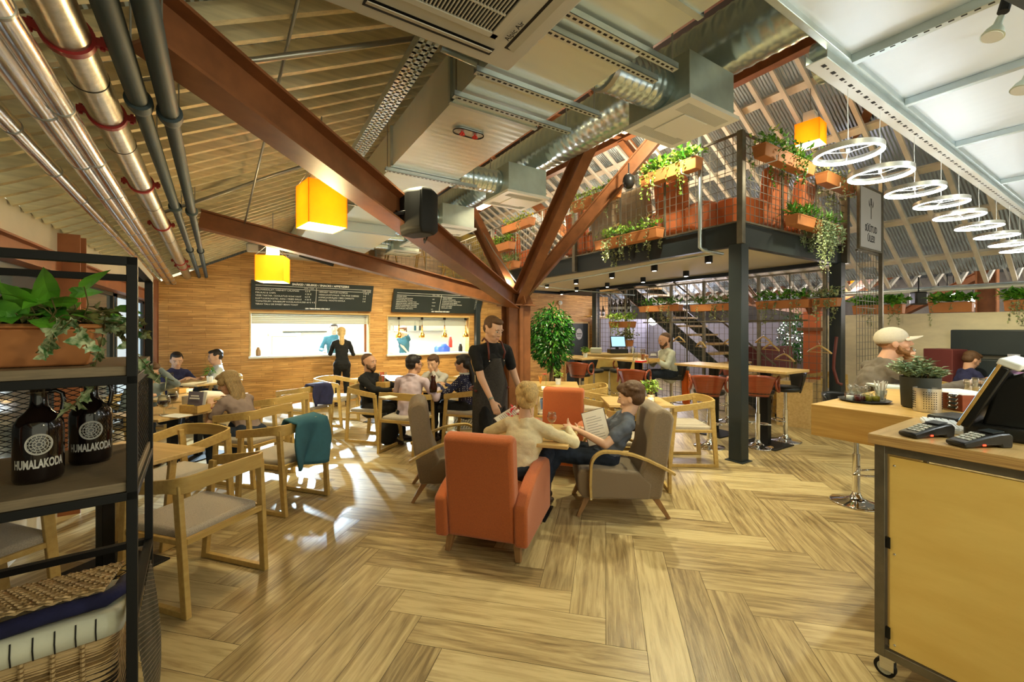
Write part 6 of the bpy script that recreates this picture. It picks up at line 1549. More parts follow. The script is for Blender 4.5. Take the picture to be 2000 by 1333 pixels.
# wall-mounted fan heater units
t = thing('air_curtain', 'long grey heater unit mounted high on the wood wall left', 'heater', px(545, 487, 7.6), -YAW+.45)
MB().box((0, 0, 0), (.98, .22, .16), (.25, 0, 0)).build('housing', M['acwhite'], t, bevel=.03); s = MB()
for k in range(9): s.box((.05, -.10-.004*k, -.07+.012*k), (.72, .006, .005), (.25, 0, 0))
s.build('slot', M['black'], t)
t = thing('projector_shelf', 'black flat angled box hanging beside the grey heater unit', 'box', px(620, 505, 7.4), -YAW+.3); MB().box((0, 0, 0), (.55, .45, .10), (.2, .25, .15)).build('case', M['black'], t, bevel=.01); MB().cyl((0, 0, .05), (0, 0, .7), .01).build('rod', M['black'], t)

# ------------------------------------------------------------------ menu boards
def board(x0, x1, z0, z1, lab, lines, title, foot):
    t = thing('menu_board', lab, 'menu board', ((x0+x1)/2, KY-.05, z0)); off = .22
    pts = [(KY-.02, z0), (KY-.10, z0), (KY-.10-off, z1), (KY-.02-off, z1)]
    MB().prism([(x0, y, z) for y, z in pts], (x1-x0, 0, 0)).build('panel', M['chalk'], t, world=True, bevel=.004)
    MB().beam((x0+.1, KY-.02, z1-.05), (x0+.1, KY-off, z1-.05), .02, .02).beam((x1-.1, KY-.02, z1-.05), (x1-.1, KY-off, z1-.05), .02, .02).build('bracket', M['black'], t, world=True)
    th = math.atan2(off, z1-z0); W_ = x1-x0; Hh = math.hypot(off, z1-z0)
    base = Matrix.Translation((x0, KY-.103, z0)) @ Matrix.Rotation(th, 4, 'X') @ Matrix.Rotation(PI/2, 4, 'X')   # local x right, y up the board, z out
    def tx(s, x, y, size, al='LEFT', bold=.0, sx=1.0):
        if s: text_mesh(s, size, base @ Matrix.Translation((x, y, .001)), 'lettering', M['chalktext'], t, al, .0006, bold, sx)
    ln = MB()
    def rule(xa, ya, xb, yb, w_=.007):
        a = base @ V((xa, ya, .002)); b = base @ V((xb, yb, .002)); ln.beam(a, b, w_, .003, up=(base.to_3x3() @ V((0, 0, 1))))
    rule(.07, Hh*.83, W_-.05, Hh*.83); rule(.07, Hh*.74, W_-.05, Hh*.74); rule(W_*.5, Hh*.10, W_*.5, Hh*.83); ln.build('ruled_lines', M['chalktext'], t, world=True)
    tx(title, W_*.54, Hh*.91, .058, 'CENTER', .002); tx(foot, W_*.52, Hh*.055, .036, 'CENTER', .002)
    left, right = lines; n = max(len(left), len(right)); step = Hh*.60/max(n, 6)
    for col, xx, pxx in ((left, .07, W_*.40), (right, W_*.52, W_*.90)):
        tx('S EUR · P EUR', pxx, Hh*.785, .030)
        for i, (a, b) in enumerate(col):
            y = Hh*.68-i*step; tx(a, xx, y, min(.046, step*.75)); tx(b, pxx+.02, y, min(.046, step*.75))
board(.17, 2.46, 1.98, 2.53, 'dark tilted menu board over the wide left serving hatch', ([('KALMARISALAT / KREVETT CALAMARI', '5,5 €'), ('PIRUKAS & CHIPS', '4 50 €'), ('VEISE TARTAR / SOOLATUD ROHI VAHT', '6,5 €'), ('KARTULIKROKETID, AIOLI / FRIED BALLS', '4 50 €'), ('TOMATISUPP / KRABISUPP KÜÜSLAUGULEIB', '3 60 € 4 €'), ('TERAV TALU DE SWEET BEAN TOAST', '')], [('HERNEST TEHTUD HUMMUS', '4 50 €'), ('VÄIKE JUUSTUVALIK / THE FINE CHEESES', '5 €'), ('KÜPSE JUURVILJAD / BBQ CARROTS', '5 €'), ('(VEGAN) / ROOTSI SOOLA', '5 €')]), 'SNÄKID / SELEKID / SNACKS / APPETIZERS', 'LISA TEENUSTEKS KÜSI MEILT')
board(2.92, 5.22, 1.98, 2.50, 'dark tilted menu board over the right serving hatch with hanging lamps', ([('BURGERI, KANA', ''), ('HAMBURGER BEEF BURGER', '8 €'), ('KANAFILEE BBQ TORTILLA', ''), ('VEISELIHABURGER / PULLED PORK', '8 50 €'), ('GRILLITUD KANA / GRILLED CHICKEN', ''), ('VEGETAR KIKERHERNE / CHICKPEA', '7 50 €'), ('KALA JA KARTUL / FISH AND CHIPS', ''), ('KARTULIPALLID, CHILI MAYO', '5 €')], [('MAGUS, DESSERT', '4 €'), ('SALATID / SALAD BOWL', '5 €'), ('KÜPSETATUD FETA / BAKED FETA', '7 €'), ('KÖÖGIVILJAD SUITSU BEETS', '6 €'), ('PANNKOOK HAPUKOOR / PANCAKE', '4 €'), ('JÄÄTIS / ICE CREAM', '3 €'), ('ŠOKOLAAD / CAKE', '4 €')]), '', 'LISA TEENUSTEKS KÜSI MEILT')

# ------------------------------------------------------------------ serving hatch things
for k, x in enumerate((779, 824, 868, 909)):
    p = onY(x, 642, KY+.03); t = thing('heat_lamp', 'golden bottle-shaped heat lamp in the right hatch, ' + ['leftmost', 'second from left', 'third from left', 'rightmost'][k], 'heat lamp', (p.x, KY+.02, 1.38), 0, 'golden heat lamps in the right hatch')
    MB().lathe([(.0, .305), (.012, .305), (.016, .24), (.022, .16), (.04, .11), (.068, .06), (.075, .0), (.07, .0), (.06, .05), (.0, .06)], seg=24).build('shade', M['copper'], t, smooth=True)
    MB().cyl((0, 0, .30), (0, 0, .44), .004, seg=6).build('cord', M['black'], t); MB().cyl((0, 0, .43), (0, 0, .49), .032, seg=14).build('ceiling_cup', M['black'], t, autos=40)
    light('POINT', (p.x, KY+.0, 1.34), 2.5, (1, .7, .35), .03)
kit = [('steel_worktop', 'long steel worktop at the back of the kitchen', 'worktop', (-.9, 11.6, 0), [((0, 5.2, 0, .55, .86, .90), 'top', 'steel'), ((.1, 5.1, .05, .5, 0, .86), 'cabinet', 'kitchenw')]),
       ('wall_shelf', 'steel shelf with kitchen things behind the right hatch', 'shelf', (3.1, 11.95, 1.52), [((0, 2.2, 0, .25, 0, .02), 'board', 'galvX'), ((0, .03, .2, .25, -.15, 0), 'bracket', 'galvX')]),
       ('wall_shelf', 'steel shelf on the kitchen wall behind the left hatch', 'shelf', (.9, 11.95, 1.50), [((0, 1.0, 0, .25, 0, .03), 'board', 'anthracite'), ((0, .03, .2, .25, -.15, 0), 'bracket', 'galvX')]),
       ('extractor_hood', 'pale steel kitchen equipment column seen through the left hatch', 'kitchen hood', (.62, 11.2, .9), [((0, .5, 0, .5, 0, .52), 'body', 'steel'), ((-.08, .58, -.06, .56, .52, .58), 'rim', 'galvX')]),
       ('oven', 'kitchen oven with dark door at the left end of the left hatch', 'oven', (-.35, 11.5, .9), [((0, .6, 0, .5, 0, .72), 'case', 'galvX'), ((.10, .50, -.01, .0, .28, .52), 'door', 'black')])]
for nm, lab, cat, o, parts in kit:
    t = thing(nm, lab, cat, o)
    for (x0, x1, y0, y1, z0, z1), pn, mt in parts: MB().bx(x0, x1, y0, y1, z0, z1).build(pn, M[mt], t, bevel=.004)
tc3 = tag(MB().ibeam((2.9, 11.4, 0), (2.9, 11.4, 2.7), .30, .34, .02, up=(0, 1, 0)).build('steel_column', M['rust']), 'brown steel column inside the kitchen behind the left hatch', 'column')
things = [('kitchen_bottle', 3.35, 12.0, 1.54, .04, .22, 'redplastic', 'red bottle on the kitchen shelf behind the right hatch'), ('kitchen_jug', 3.6, 12.0, 1.54, .07, .20, 'greyshut', 'grey jug on the kitchen shelf behind the right hatch'), ('kitchen_bottle', 4.3, 12.0, 1.54, .03, .28, 'teal', 'teal bottle on the kitchen shelf behind the right hatch'),
          ('kitchen_bottle', 4.45, 12.0, 1.54, .03, .30, 'blackplastic', 'black bottle on the kitchen shelf behind the right hatch'), ('plastic_tub', 4.42, 10.3, .96, .20, .24, 'blueplastic', 'blue tub on the sill of the right hatch'), ('cup_stack', 4.70, 10.4, 1.1, .05, .28, 'redplastic', 'red cup standing above the blue tub'),
          ('black_canister', 4.85, 10.1, .98, .05, .22, 'black', 'black canister at the right end of the right hatch'), ('plate_stack', 3.0, 10.05, .98, .11, .12, 'white', 'stack of white plates in the left corner of the right hatch'), ('salt_shaker', .30, KY+.12, 1.05, .045, .17, 'legwood', 'brown grinder on the sill of the left hatch')]
M['teal'] = M['cloth_teal']
for nm, x, y, z, r, h, mt, lab in things:
    t = thing(nm, lab, 'kitchenware', (x, y, z)); MB().lathe([(0, 0), (r, 0), (r*1.02, h*.6), (r*.75, h*.8), (r*.5, h), (0, h)], seg=18).build('vessel', M[mt], t, autos=50)
    MB().cyl((0, 0, h), (0, 0, h*1.07), r*.45, seg=12).build('lid', M['white'], t)

# dark door with two oval windows, bottles on a wall shelf
a = onY(1118, 642, KY-.02).x; b = onY(1147, 642, KY-.02).x
dr = struct(MB().bx(a-.25, b, KY-.05, KY-.0, 0, 1.70+.05).build('door_1', M['anthracite'])); 
for k, x in enumerate((a-.02, b-.30)): pass
for k, x in enumerate((1108, 1131)):
    xx = onY(x, 642, KY-.06).x; mbx = MB(); o = [(xx+.13*math.cos(i*PI/12), KY-.055, 1.43+.17*math.sin(i*PI/12)) for i in range(24)]; mbx.prism(o, (0, -.008, 0)); w_ = mbx.build('round_sign', M['sign'], dr)
    MB().bx(xx-.10, xx+.10, KY-.066, KY-.063, 1.42, 1.45).bx(xx-.08, xx+.08, KY-.066, KY-.063, 1.36, 1.38).build('printed_bar', M['signtext'], w_)
struct(MB().bx(b, b+.05, KY-.06, KY, 0, 1.80).bx(a-.3, a-.25, KY-.06, KY, 0, 1.80).bx(a-.3, b+.05, KY-.06, KY, 1.75, 1.80).build('door_frame', M['oak_top']))
t = thing('wall_shelf', 'small oak wall shelf with bottles near the far balcony post', 'shelf', (onY(1158, 642, KY).x, KY-.1, 1.95)); MB().bx(-.25, .45, -.10, .10, 0, .04).build('board', M['oak_top'], t)
bt0 = None
for k, dx in enumerate((-.02, .16, .34)):
    if bt0 is None:
        bt0 = t = thing('bottle', 'x', 'bottle', (onY(1158, 642, KY).x+dx, KY-.1, 1.99), 0, 'dark bottles on the small wall shelf'); MB().lathe([(0, 0), (.05, 0), (.052, .17), (.02, .24), (.016, .32), (.0, .32)], seg=16).build('glass_body', M['bottle'], t, autos=50); MB().cyl((0, 0, .07), (0, 0, .13), .0535, seg=16).build('label_band', M['sign'], t)
    else: t = dup(bt0, (onY(1158, 642, KY).x+dx, KY-.1, 1.99))
    t['label'] = 'dark bottle on the small wall shelf, ' + ('left', 'middle', 'right')[k]
for k, x in enumerate((1194, 1202, 1211, 1219, 1228)):
    t = dup(bt0, onX(x, 602, 7.8)-UP*.1, 0, 'dark bottle above the register planter, ' + ('first', 'second', 'third', 'fourth', 'fifth')[k]+' from the left', 'dark bottles on the mesh wall shelf')
tag(MB().beam(onX(1188, 618, 7.8)-UP*.0, onX(1234, 618, 7.8), .14, .03).build('wall_shelf', M['oak_top']), 'shelf board carrying dark bottles above the register planter', 'shelf')
t = thing('wall_lamp', 'small round white wall fitting with a cable on the wood wall', 'wall fitting', onY(1094, 592, KY-.04)); MB().sphere((0, 0, 0), .07).build('dome', M['white'], t, smooth=True); MB().tube([(0, .03, 0), (.03, .035, -.6)], .006).build('cable', M['conduit'], t)
# ------------------------------------------------------------------ left foreground: metal shelf and what stands on it
ax_ = RT*.802+FW*.597; SHROT = math.atan2(ax_.y, ax_.x); SHO_ = rf(-.983, 1.10)
SW, SD = 1.15, .49
def sh(x, y, z): return SHO_+Matrix.Rotation(SHROT, 3, 'Z') @ V((x, y, z))
t = thing('metal_shelf', 'black steel shelf unit with mesh back in the left foreground', 'shelf', SHO_, SHROT)
b = .022
for (x, y, nm) in ((0, 0, 'post'), (0, SD, 'post'), (-SW, 0, 'post'), (-SW, SD, 'post')): MB().bx(x-b/2, x+b/2, y-b/2, y+b/2, 0, 1.784).build(nm, M['black'], t, bevel=.0015)
for z in (1.773, 1.468, 1.17, .10):
    for (x0, x1, y0, y1) in ((-SW, 0, 0, 0), (-SW, 0, SD, SD), (0, 0, 0, SD), (-SW, -SW, 0, SD)):
        MB().bx(min(x0, x1)-b/2, max(x0, x1)+b/2, min(y0, y1)-b/2, max(y0, y1)+b/2, z-.011, z+.011).build('rail', M['black'], t, bevel=.0015)
MB().bx(-SW, 0, SD-b/2, SD+b/2, .845, .865).bx(-b/2, b/2, 0, SD, .845, .865).build('rail', M['black'], t)
for z in (1.503, 1.205): MB().bx(-SW+.0, .004, -.004, SD+.004, z-.024, z).build('shelf_board', M['shelfwood'], t, bevel=.002)
MB().bx(-SW, 0, 0, SD, .10, .13).build('shelf_board', M['shelfwood'], t, bevel=.002)
def exp_mesh(fn, u0, u1, v0, v1, du=.034, dv=.015, r=.0012):     # expanded metal: diamond strands
    m = MB(); nu = int((u1-u0)/du); nv = int((v1-v0)/dv)
    for j in range(nv):
        for i in range(nu):
            for a, c in (((0, .5), (.5, 1)), ((.5, 1), (1, .5)), ((0, .5), (.5, 0)), ((.5, 0), (1, .5))):
                m.beam(fn(u0+(i+a[0])*du, v0+(j+a[1])*dv), fn(u0+(i+c[0])*du, v0+(j+c[1])*dv), r*2, r*2)
    return m
exp_mesh(lambda u, v: V((u, SD, v)), -.80, -.01, 1.215, 1.46, .036, .016).build('mesh_back', M['black'], t)
exp_mesh(lambda u, v: V((0, u, v)), .01, SD-.01, 1.215, 1.46, .036, .016).build('mesh_side', M['black'], t)
exp_mesh(lambda u, v: V((u, SD, v)), -.80, -.01, .13, .81, .045, .022).build('mesh_back', M['black'], t)
exp_mesh(lambda u, v: V((.004+.03*math.sin(PI*(v-.13)/.69), u, v)), .01, SD-.01, .13, .81, .03, .014, .0014).build('mesh_side', M['rawsteel'], t)

# growler bottles
def growler(lx, ly, label):
    c = sh(lx, ly, 1.205); d = V((-c.x, -c.y, 0)); rz = math.atan2(-d.x, d.y)   # +y towards the camera
    t = thing('beer_jug', label, 'bottle', c, rz, 'dark beer jugs on the metal shelf')
    r = .047; MB().lathe([(0, 0), (r*.9, .0), (r, .010), (r, .135), (r*.96, .150), (r*.78, .166), (.024, .180), (.0175, .192), (.0155, .215), (.016, .235), (.0195, .238), (.0195, .246), (.015, .252), (0, .252)], seg=40).build('glass_body', M['bottle'], t, smooth=True)
    MB().cyl((0, 0, .250), (0, 0, .262), .014, seg=20).build('cap', M['black'], t, autos=40)
    MB().tube([(-.014, 0, .228), (-.030, 0, .230), (-.042, 0, .222), (-.045, 0, .20), (-.042, 0, .175), (-.036, 0, .156)], .0055, 10).build('handle', M['bottle'], t, smooth=True)
    MB().tube([(-.021, .0, .228), (0, .022, .230), (.021, 0, .228), (0, -.021, .228), (-.021, 0, .228)], .0018, 5).build('wire_clasp', M['chrome'], t)
    rr = r+.0006
    def cyl_map(me_or_pts):
        return [V((-rr*math.sin(p.x/rr)*-1*-1, rr*math.cos(p.x/rr), p.y)) for p in me_or_pts]
    cu = bpy.data.curves.new('p', 'FONT'); cu.body = 'HUMALAKODA'; cu.size = .030; cu.align_x = 'CENTER'; cu.align_y = 'CENTER'; cu.offset = .0012; cu.resolution_u = 3; cu.space_character = 1.02
    ob = bpy.data.objects.new('p', cu); me = bpy.data.meshes.new_from_object(ob); bpy.data.objects.remove(ob); bpy.data.curves.remove(cu)
    for v in me.vertices:
        x = v.co.x*.47; y = v.co.y*1.0+.050; v.co = (-rr*math.sin(x/rr), rr*math.cos(x/rr), y)
    me.materials.clear(); me.materials.append(M['bottleprint']); o = bpy.data.objects.new('lettering', me); COL.objects.link(o); o.parent = t
    lg = MB(); cz = .100; A, B = .0245, .0255
    def mp(x, y): return V((-rr*math.sin(x/rr), rr*math.cos(x/rr), cz+y))
    for f, w_ in ((1.0, .0016), (.90, .0007)): lg.tube([mp(A*f*math.cos(a), B*f*math.sin(a)) for a in [2*PI*k/36 for k in range(37)]], w_, 5)
    for rg, (f0, f1) in enumerate(((.9, .66), (.66, .42), (.42, .18))):
        nn = 14-rg*3
        for k in range(nn):
            a = 2*PI*(k+.5*(rg % 2))/nn; a2 = 2*PI*(k+.5+.5*(rg % 2))/nn; a3 = 2*PI*(k+1+.5*(rg % 2))/nn
            lg.tube([mp(A*f1*math.cos(a), B*f1*math.sin(a)), mp(A*(f1+.07)*math.cos(a2), B*(f1+.07)*math.sin(a2)), mp(A*f1*math.cos(a3), B*f1*math.sin(a3))], .0008, 4)
            lg.tube([mp(A*f1*math.cos(a), B*f1*math.sin(a)), mp(A*f0*math.cos(a), B*f0*math.sin(a))], .0008, 4)
    lg.build('emblem', M['bottleprint'], t)
growler(-.197, .160, 'dark brown beer jug with round web emblem, nearer of the two on the metal shelf')
growler(-.118, .292, 'dark brown beer jug with round web emblem, farther of the two on the metal shelf')

# planter box on the top board, with pothos and ivy
def heart(mb, p, d, n, L, W, cup=.12):
    d = V(d).normalized(); n = V(n); n = (n-d*n.dot(d)).normalized(); x = d.cross(n); p = V(p); k = len(mb.v)
    o = [(0, 0), (-.10, .28), (.05, .48), (.30, .50), (.60, .34), (.85, .13), (1, 0)]
    R_ = [p+d*L*a+x*W*b+n*cup*W*b*b*3-n*L*.25*a*a for a, b in o]; L_ = [p+d*L*a-x*W*b+n*cup*W*b*b*3-n*L*.25*a*a for a, b in o[1:-1]]
    M_ = [p+d*L*a-n*L*.25*a*a for a in (.2, .45, .7)]
    mb.v += R_+L_+M_; r = list(range(k, k+7)); l = [k]+list(range(k+7, k+12))+[k+6]; m = [k, k+12, k+12, k+13, k+14, k+14, k+6]
    for i in range(6):
        for s_ in (r, l):
            q = [s_[i], s_[i+1], m[i+1], m[i]]; u = []
            for z in q:
                if z not in u: u.append(z)
            if len(u) > 2: mb.f.append(tuple(u))
def ivyleaf(mb, p, d, n, L):
    d = V(d).normalized(); n = V(n); n = (n-d*n.dot(d)).normalized(); x = d.cross(n); p = V(p); k = len(mb.v)
    o = [(0, 0), (-.12, .28), (.10, .32), (.22, .60), (.42, .30), (.60, .28), (1, 0), (.60, -.28), (.42, -.30), (.22, -.60), (.10, -.32), (-.12, -.28)]
    mb.v += [p+d*L*a+x*L*b+n*abs(b)*.15*L for a, b in o]+[p+d*L*.3]; c = k+12
    for i in range(12): mb.f.append((k+i, k+(i+1) % 12, c))
t = thing('planter_box', 'terracotta planter box with pothos and variegated ivy on the metal shelf', 'planter', sh(-.6, .17, 1.503), SHROT)
P_ = lambda x, y, z: sh(x, y, z)
lo = [P_(-1.10, .09, 1.504), P_(-.095, .09, 1.504), P_(-.095, .22, 1.504), P_(-1.10, .22, 1.504)]; hi = [P_(-1.12, .065, 1.60), P_(-.078, .065, 1.60), P_(-.078, .245, 1.60), P_(-1.12, .245, 1.60)]; h2 = [P_(-1.13, .055, 1.60), P_(-.068, .055, 1.60), P_(-.068, .255, 1.60), P_(-1.13, .255, 1.60)]; h3 = [q+UP*.012 for q in h2]
MB().hexa(lo, hi).hexa(h2, h3).build('trough', M['terra'], t, world=True, bevel=.007)
MB().prism([P_(-1.11, .075, 1.613), P_(-.088, .075, 1.613), P_(-.088, .235, 1.613), P_(-1.11, .235, 1.613)], (0, 0, .003)).build('soil', M['soil'], t, world=True)
f = MB(); st = MB()
for k in range(150):
    x = R.uniform(-.48, -.12); y = R.uniform(.05, .26); b0 = P_(x, y, 1.61); d = V((R.gauss(0, .8), R.gauss(0, .8), R.uniform(.1, .9))).normalized(); tip = b0+d*R.uniform(.02, .10)
    st.tube([b0, b0+(tip-b0)*.6+UP*.01, tip], .0014, 4); heart(f, tip, d+V((0, 0, -.5))+rnd_dir()*.4, UP+rnd_dir()*.4, R.uniform(.045, .085), R.uniform(.035, .06))
for (xx, yy, dd, dv, L, W) in ((100, 582, 1.02, (-.4, .2, .9), .085, .07), (165, 560, 1.10, (.5, .3, .8), .075, .035), (140, 572, 1.12, (.9, 0, .1), .06, .03), (60, 600, 1.0, (-.6, 0, .5), .08, .06), (30, 612, .98, (-.7, 0, .2), .08, .05)):
    p = px(xx, yy, dd); q = px(xx-5, 630, dd+.03); st.tube([q, (p+q)/2+V((.01, 0, 0)), p], .0016, 5); heart(f, p, V(dv), -FW, L, W)
f.build('pothos_leaves', M['leaf'], t, world=True)
f = MB()
for k in range(60):
    x = R.uniform(-.50, -.33); b0 = P_(x, R.uniform(.1, .24), 1.62+R.uniform(0, .16)); leafquad(f, b0, rnd_dir(), UP, .04, .03)
f.build('pale_leaves', M['leafl'], t, world=True)
f = MB(); 
for k in range(150):
    x = R.uniform(-.30, .02); y = R.uniform(.03, .28); b0 = P_(x, y, 1.61+R.uniform(0, .05)-max(0, x+.08)*.4); ivyleaf(f, b0, rnd_dir()+V((0, 0, -.2)), UP+rnd_dir()*.5, R.uniform(.016, .030))
f.build('brown_ivy_leaves', M['ivyb'], t, world=True)
f = MB()
vines = [[(205, 620, 1.16), (200, 660, 1.12), (192, 690, 1.10), (185, 720, 1.08), (175, 755, 1.05), (150, 785, 1.03), (125, 805, 1.02)], [(120, 625, 1.02), (105, 650, 1.0), (95, 680, .99), (88, 700, .99)], [(140, 625, 1.04), (110, 655, 1.02), (70, 690, 1.0)], [(150, 630, 1.05), (165, 665, 1.03), (170, 680, 1.03)],
         [(215, 630, 1.18), (240, 650, 1.16), (262, 640, 1.14), (290, 660, 1.12)], [(230, 640, 1.18), (265, 690, 1.15), (300, 730, 1.13), (340, 745, 1.12)], [(225, 625, 1.2), (250, 625, 1.2), (275, 640, 1.2)]]
for vn in vines:
    pts = [px(*q) for q in vn]; st.tube(pts, .0013, 4)
    for i in range(len(pts)-1):
        for kk in range(3): 
            q = pts[i]+(pts[i+1]-pts[i])*(kk/3.0); ivyleaf(f, q, rnd_dir()*.8+V((0, 0, -.6))-FW*.2, -FW+rnd_dir()*.6, R.uniform(.022, .040))
f.build('variegated_ivy_leaves', M['ivy'], t, world=True); st.build('stems', M['stem'], t, world=True)

# wicker basket with linen liner, lid and navy cloth
t = thing('wicker_basket', 'rectangular wicker basket with lid and striped linen liner at the lower left', 'basket', sh(-.5, .25, .13), SHROT)
def rr_ring(x0, x1, y0, y1, z, rad=.04, n=6, sl=0):
    pts = []
    for cx_, cy_, a0 in ((x1-rad, y1-rad, 0), (x0+rad, y1-rad, PI/2), (x0+rad, y0+rad, PI), (x1-rad, y0+rad, 3*PI/2)):
        for k in range(n+1): a = a0+PI/2*k/n; yy = cy_+rad*math.sin(a); pts.append(sh(cx_+rad*math.cos(a), yy, z-sl*(yy-.03)))
    return pts
BX0, BX1, BY0, BY1 = -1.02, -.030, .035, .455
body = MB(); z = .135; i = 0
while z < .77:
    e = -.010 if i % 2 else 0; g = (.815-z)*.05
    ring_ = rr_ring(BX0+g-e*.2, BX1-g+e*.2, BY0+g, BY1-g, z+.05*max(0, (z-.3)/.47), sl=.22*max(0, (z-.3)/.47)); body.tube(ring_+[ring_[0]], .0068, 6); z += .0125; i += 1
body.build('woven_side', M['wicker'], t, world=True)
stk = MB(); x = BX0+.04
while x < BX1-.02:
    stk.tube([sh(x, BY0+.024, .14), sh(x, BY0-.007, .81)], .005, 6); x += .052
stk.build('stakes', M['wicker'], t, world=True)
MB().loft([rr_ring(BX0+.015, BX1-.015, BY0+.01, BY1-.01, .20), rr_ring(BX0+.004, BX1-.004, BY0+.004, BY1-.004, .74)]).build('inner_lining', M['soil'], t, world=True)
ln = MB(); ln.loft([rr_ring(BX0-.012, BX1+.006, BY0-.014, BY1+.01, .808, sl=.25), rr_ring(BX0-.016, BX1+.010, BY0-.020, BY1+.01, .835, sl=.25), rr_ring(BX0-.012, BX1+.006, BY0-.016, BY1+.01, .868, sl=.25), rr_ring(BX0+.02, BX1-.02, BY0+.02, BY1-.02, .872, sl=.25)]); lo_ = ln.build('linen_liner', M['linen'], t, world=True, smooth=True)
s = MB(); x = BX0+.05
while x < BX1-.03: s.tube([sh(x, BY0-.0155, .810), sh(x, BY0-.0215, .836), sh(x, BY0-.0175, .866)], .0016, 5); x += .036
s.build('stripe', M['black'], lo_, world=True)
nv = MB(); nv.tube([sh(BX0+.02, BY0+.028, .886)]+[sh(BX0+.02+(BX1-BX0-.06)*k/10, BY0+.026+.004*math.sin(k*2.1), .886+.003*math.sin(k*3)) for k in range(1, 10)]+[sh(BX1-.03, BY0+.04, .884), sh(BX1-.006, BY0+.10, .872), sh(BX1-.004, BY0+.2, .85)], .019, 12)
tag(nv.build('navy_cloth', M['navycloth'], smooth=True), 'rolled navy cloth lying along the front edge of the wicker basket', 'cloth')
lid = MB(); nn = 26
def lz(y): return .915-(y-.07)*.26
for k in range(nn):
    y = .068+k*(.385/nn); pts = []
    m_ = 60
    for j in range(m_+1): xx = BX0+.02+(BX1-BX0-.05)*j/m_; pts.append(sh(xx, y, lz(y)+(.0035 if (j+k) % 2 else -.0035)))
    lid.tube(pts, .0058, 5)
lid.build('woven_lid', M['wicker'], t, world=True)
sk = MB()
for j in range(0, 40): xx = BX0+.03+(BX1-BX0-.07)*j/39; sk.tube([sh(xx, .062, lz(.062)), sh(xx+.0, .46, lz(.46))], .0034, 5)
sk.build('lid_stakes', M['wicker'], t, world=True)

# ------------------------------------------------------------------ right foreground: bar table and plywood cart
BZ = 1.10
t = thing('bar_table', 'thick oak bar table with deep apron in front of the man in the cap', 'table', (3.19, 1.31, 0))
MB().bx(3.19, 5.35, -1.4, 1.31, .895, BZ).build('table_top', M['oak_apron'], t, world=True, bevel=.004)
for x in (4.0, 5.1):
    for y in (-1.2, .2): MB().bx(x-.03, x+.03, y-.03, y+.03, 0, .9).build('leg', M['black'], t, world=True)
CX0, CX1, CY0_, CY1_ = 2.475, 3.12, -1.15, .755
t = thing('plywood_cart', 'wheeled plywood cash counter with steel frame at the lower right', 'cart', (CX0, CY1_, 0))
MB().bx(CX0-.02, CX1, CY0_, CY1_+.02, 1.068, 1.110).build('worktop', M['ply_edge'], t, world=True, bevel=.002)
MB().bx(CX0-.018, CX1, CY0_, CY1_+.018, 1.1095, 1.113).build('worktop_face', M['oak_top'], t, world=True)
fr_ = .038
for (x, y) in ((CX0-.001, CY1_+.001), (CX1-fr_+.001, CY1_+.001), (CX0-.001, CY0_+fr_)): MB().bx(x, x+fr_, y-fr_, y, .099, 1.0675).build('frame_post', M['rawsteel'], t, world=True, bevel=.002)
for z in (.10, 1.03):
    MB().bx(CX0, CX0+fr_, CY0_, CY1_, z, z+fr_).build('frame_rail', M['rawsteel'], t, world=True, bevel=.002); MB().bx(CX0, CX1, CY1_-fr_, CY1_, z, z+fr_).build('frame_rail', M['rawsteel'], t, world=True, bevel=.002)
pn = MB().bx(CX0+.010, CX0+.022, CY0_, CY1_-fr_-.012, .145, 1.02).build('side_panel', M['ply'], t, world=True, bevel=.001)
MB().bx(CX0+.04, CX1-.04, CY1_-.022, CY1_-.012, .145, 1.02).build('end_panel', M['ply'], t, world=True)
for z in (.98, .58, .17): MB().sphere((CX0+.0095, CY1_-fr_-.03, z), (.003, .0055, .0055)).build('screw', M['chrome'], pn, world=True, smooth=True)
for z in (.60, .19): MB().bx(CX0+.004, CX0+.014, CY1_-fr_-.016, CY1_-fr_, z, z+.05).build('hinge_clip', M['black'], t, world=True)
for (x, y) in ((CX0+.03, CY1_-.04), (CX1-.06, CY1_-.04), (CX0+.03, CY0_+.1)):
    w_ = MB(); w_.cyl((x-.011, y+.01, .040), (x+.011, y+.01, .040), .040, seg=26); wo = w_.build('caster_wheel', M['black'], t, world=True, autos=40)
    MB().cyl((x-.013, y+.01, .040), (x+.013, y+.01, .040), .027, seg=20).build('wheel_hub', M['greyshut'], wo, world=True, autos=40)
    MB().bx(x-.022, x-.016, y-.025, y+.025, .04, .098).bx(x+.016, x+.022, y-.025, y+.025, .04, .098).bx(x-.024, x+.024, y-.03, y+.03, .092, .10).build('caster_fork', M['steel'], wo, world=True)

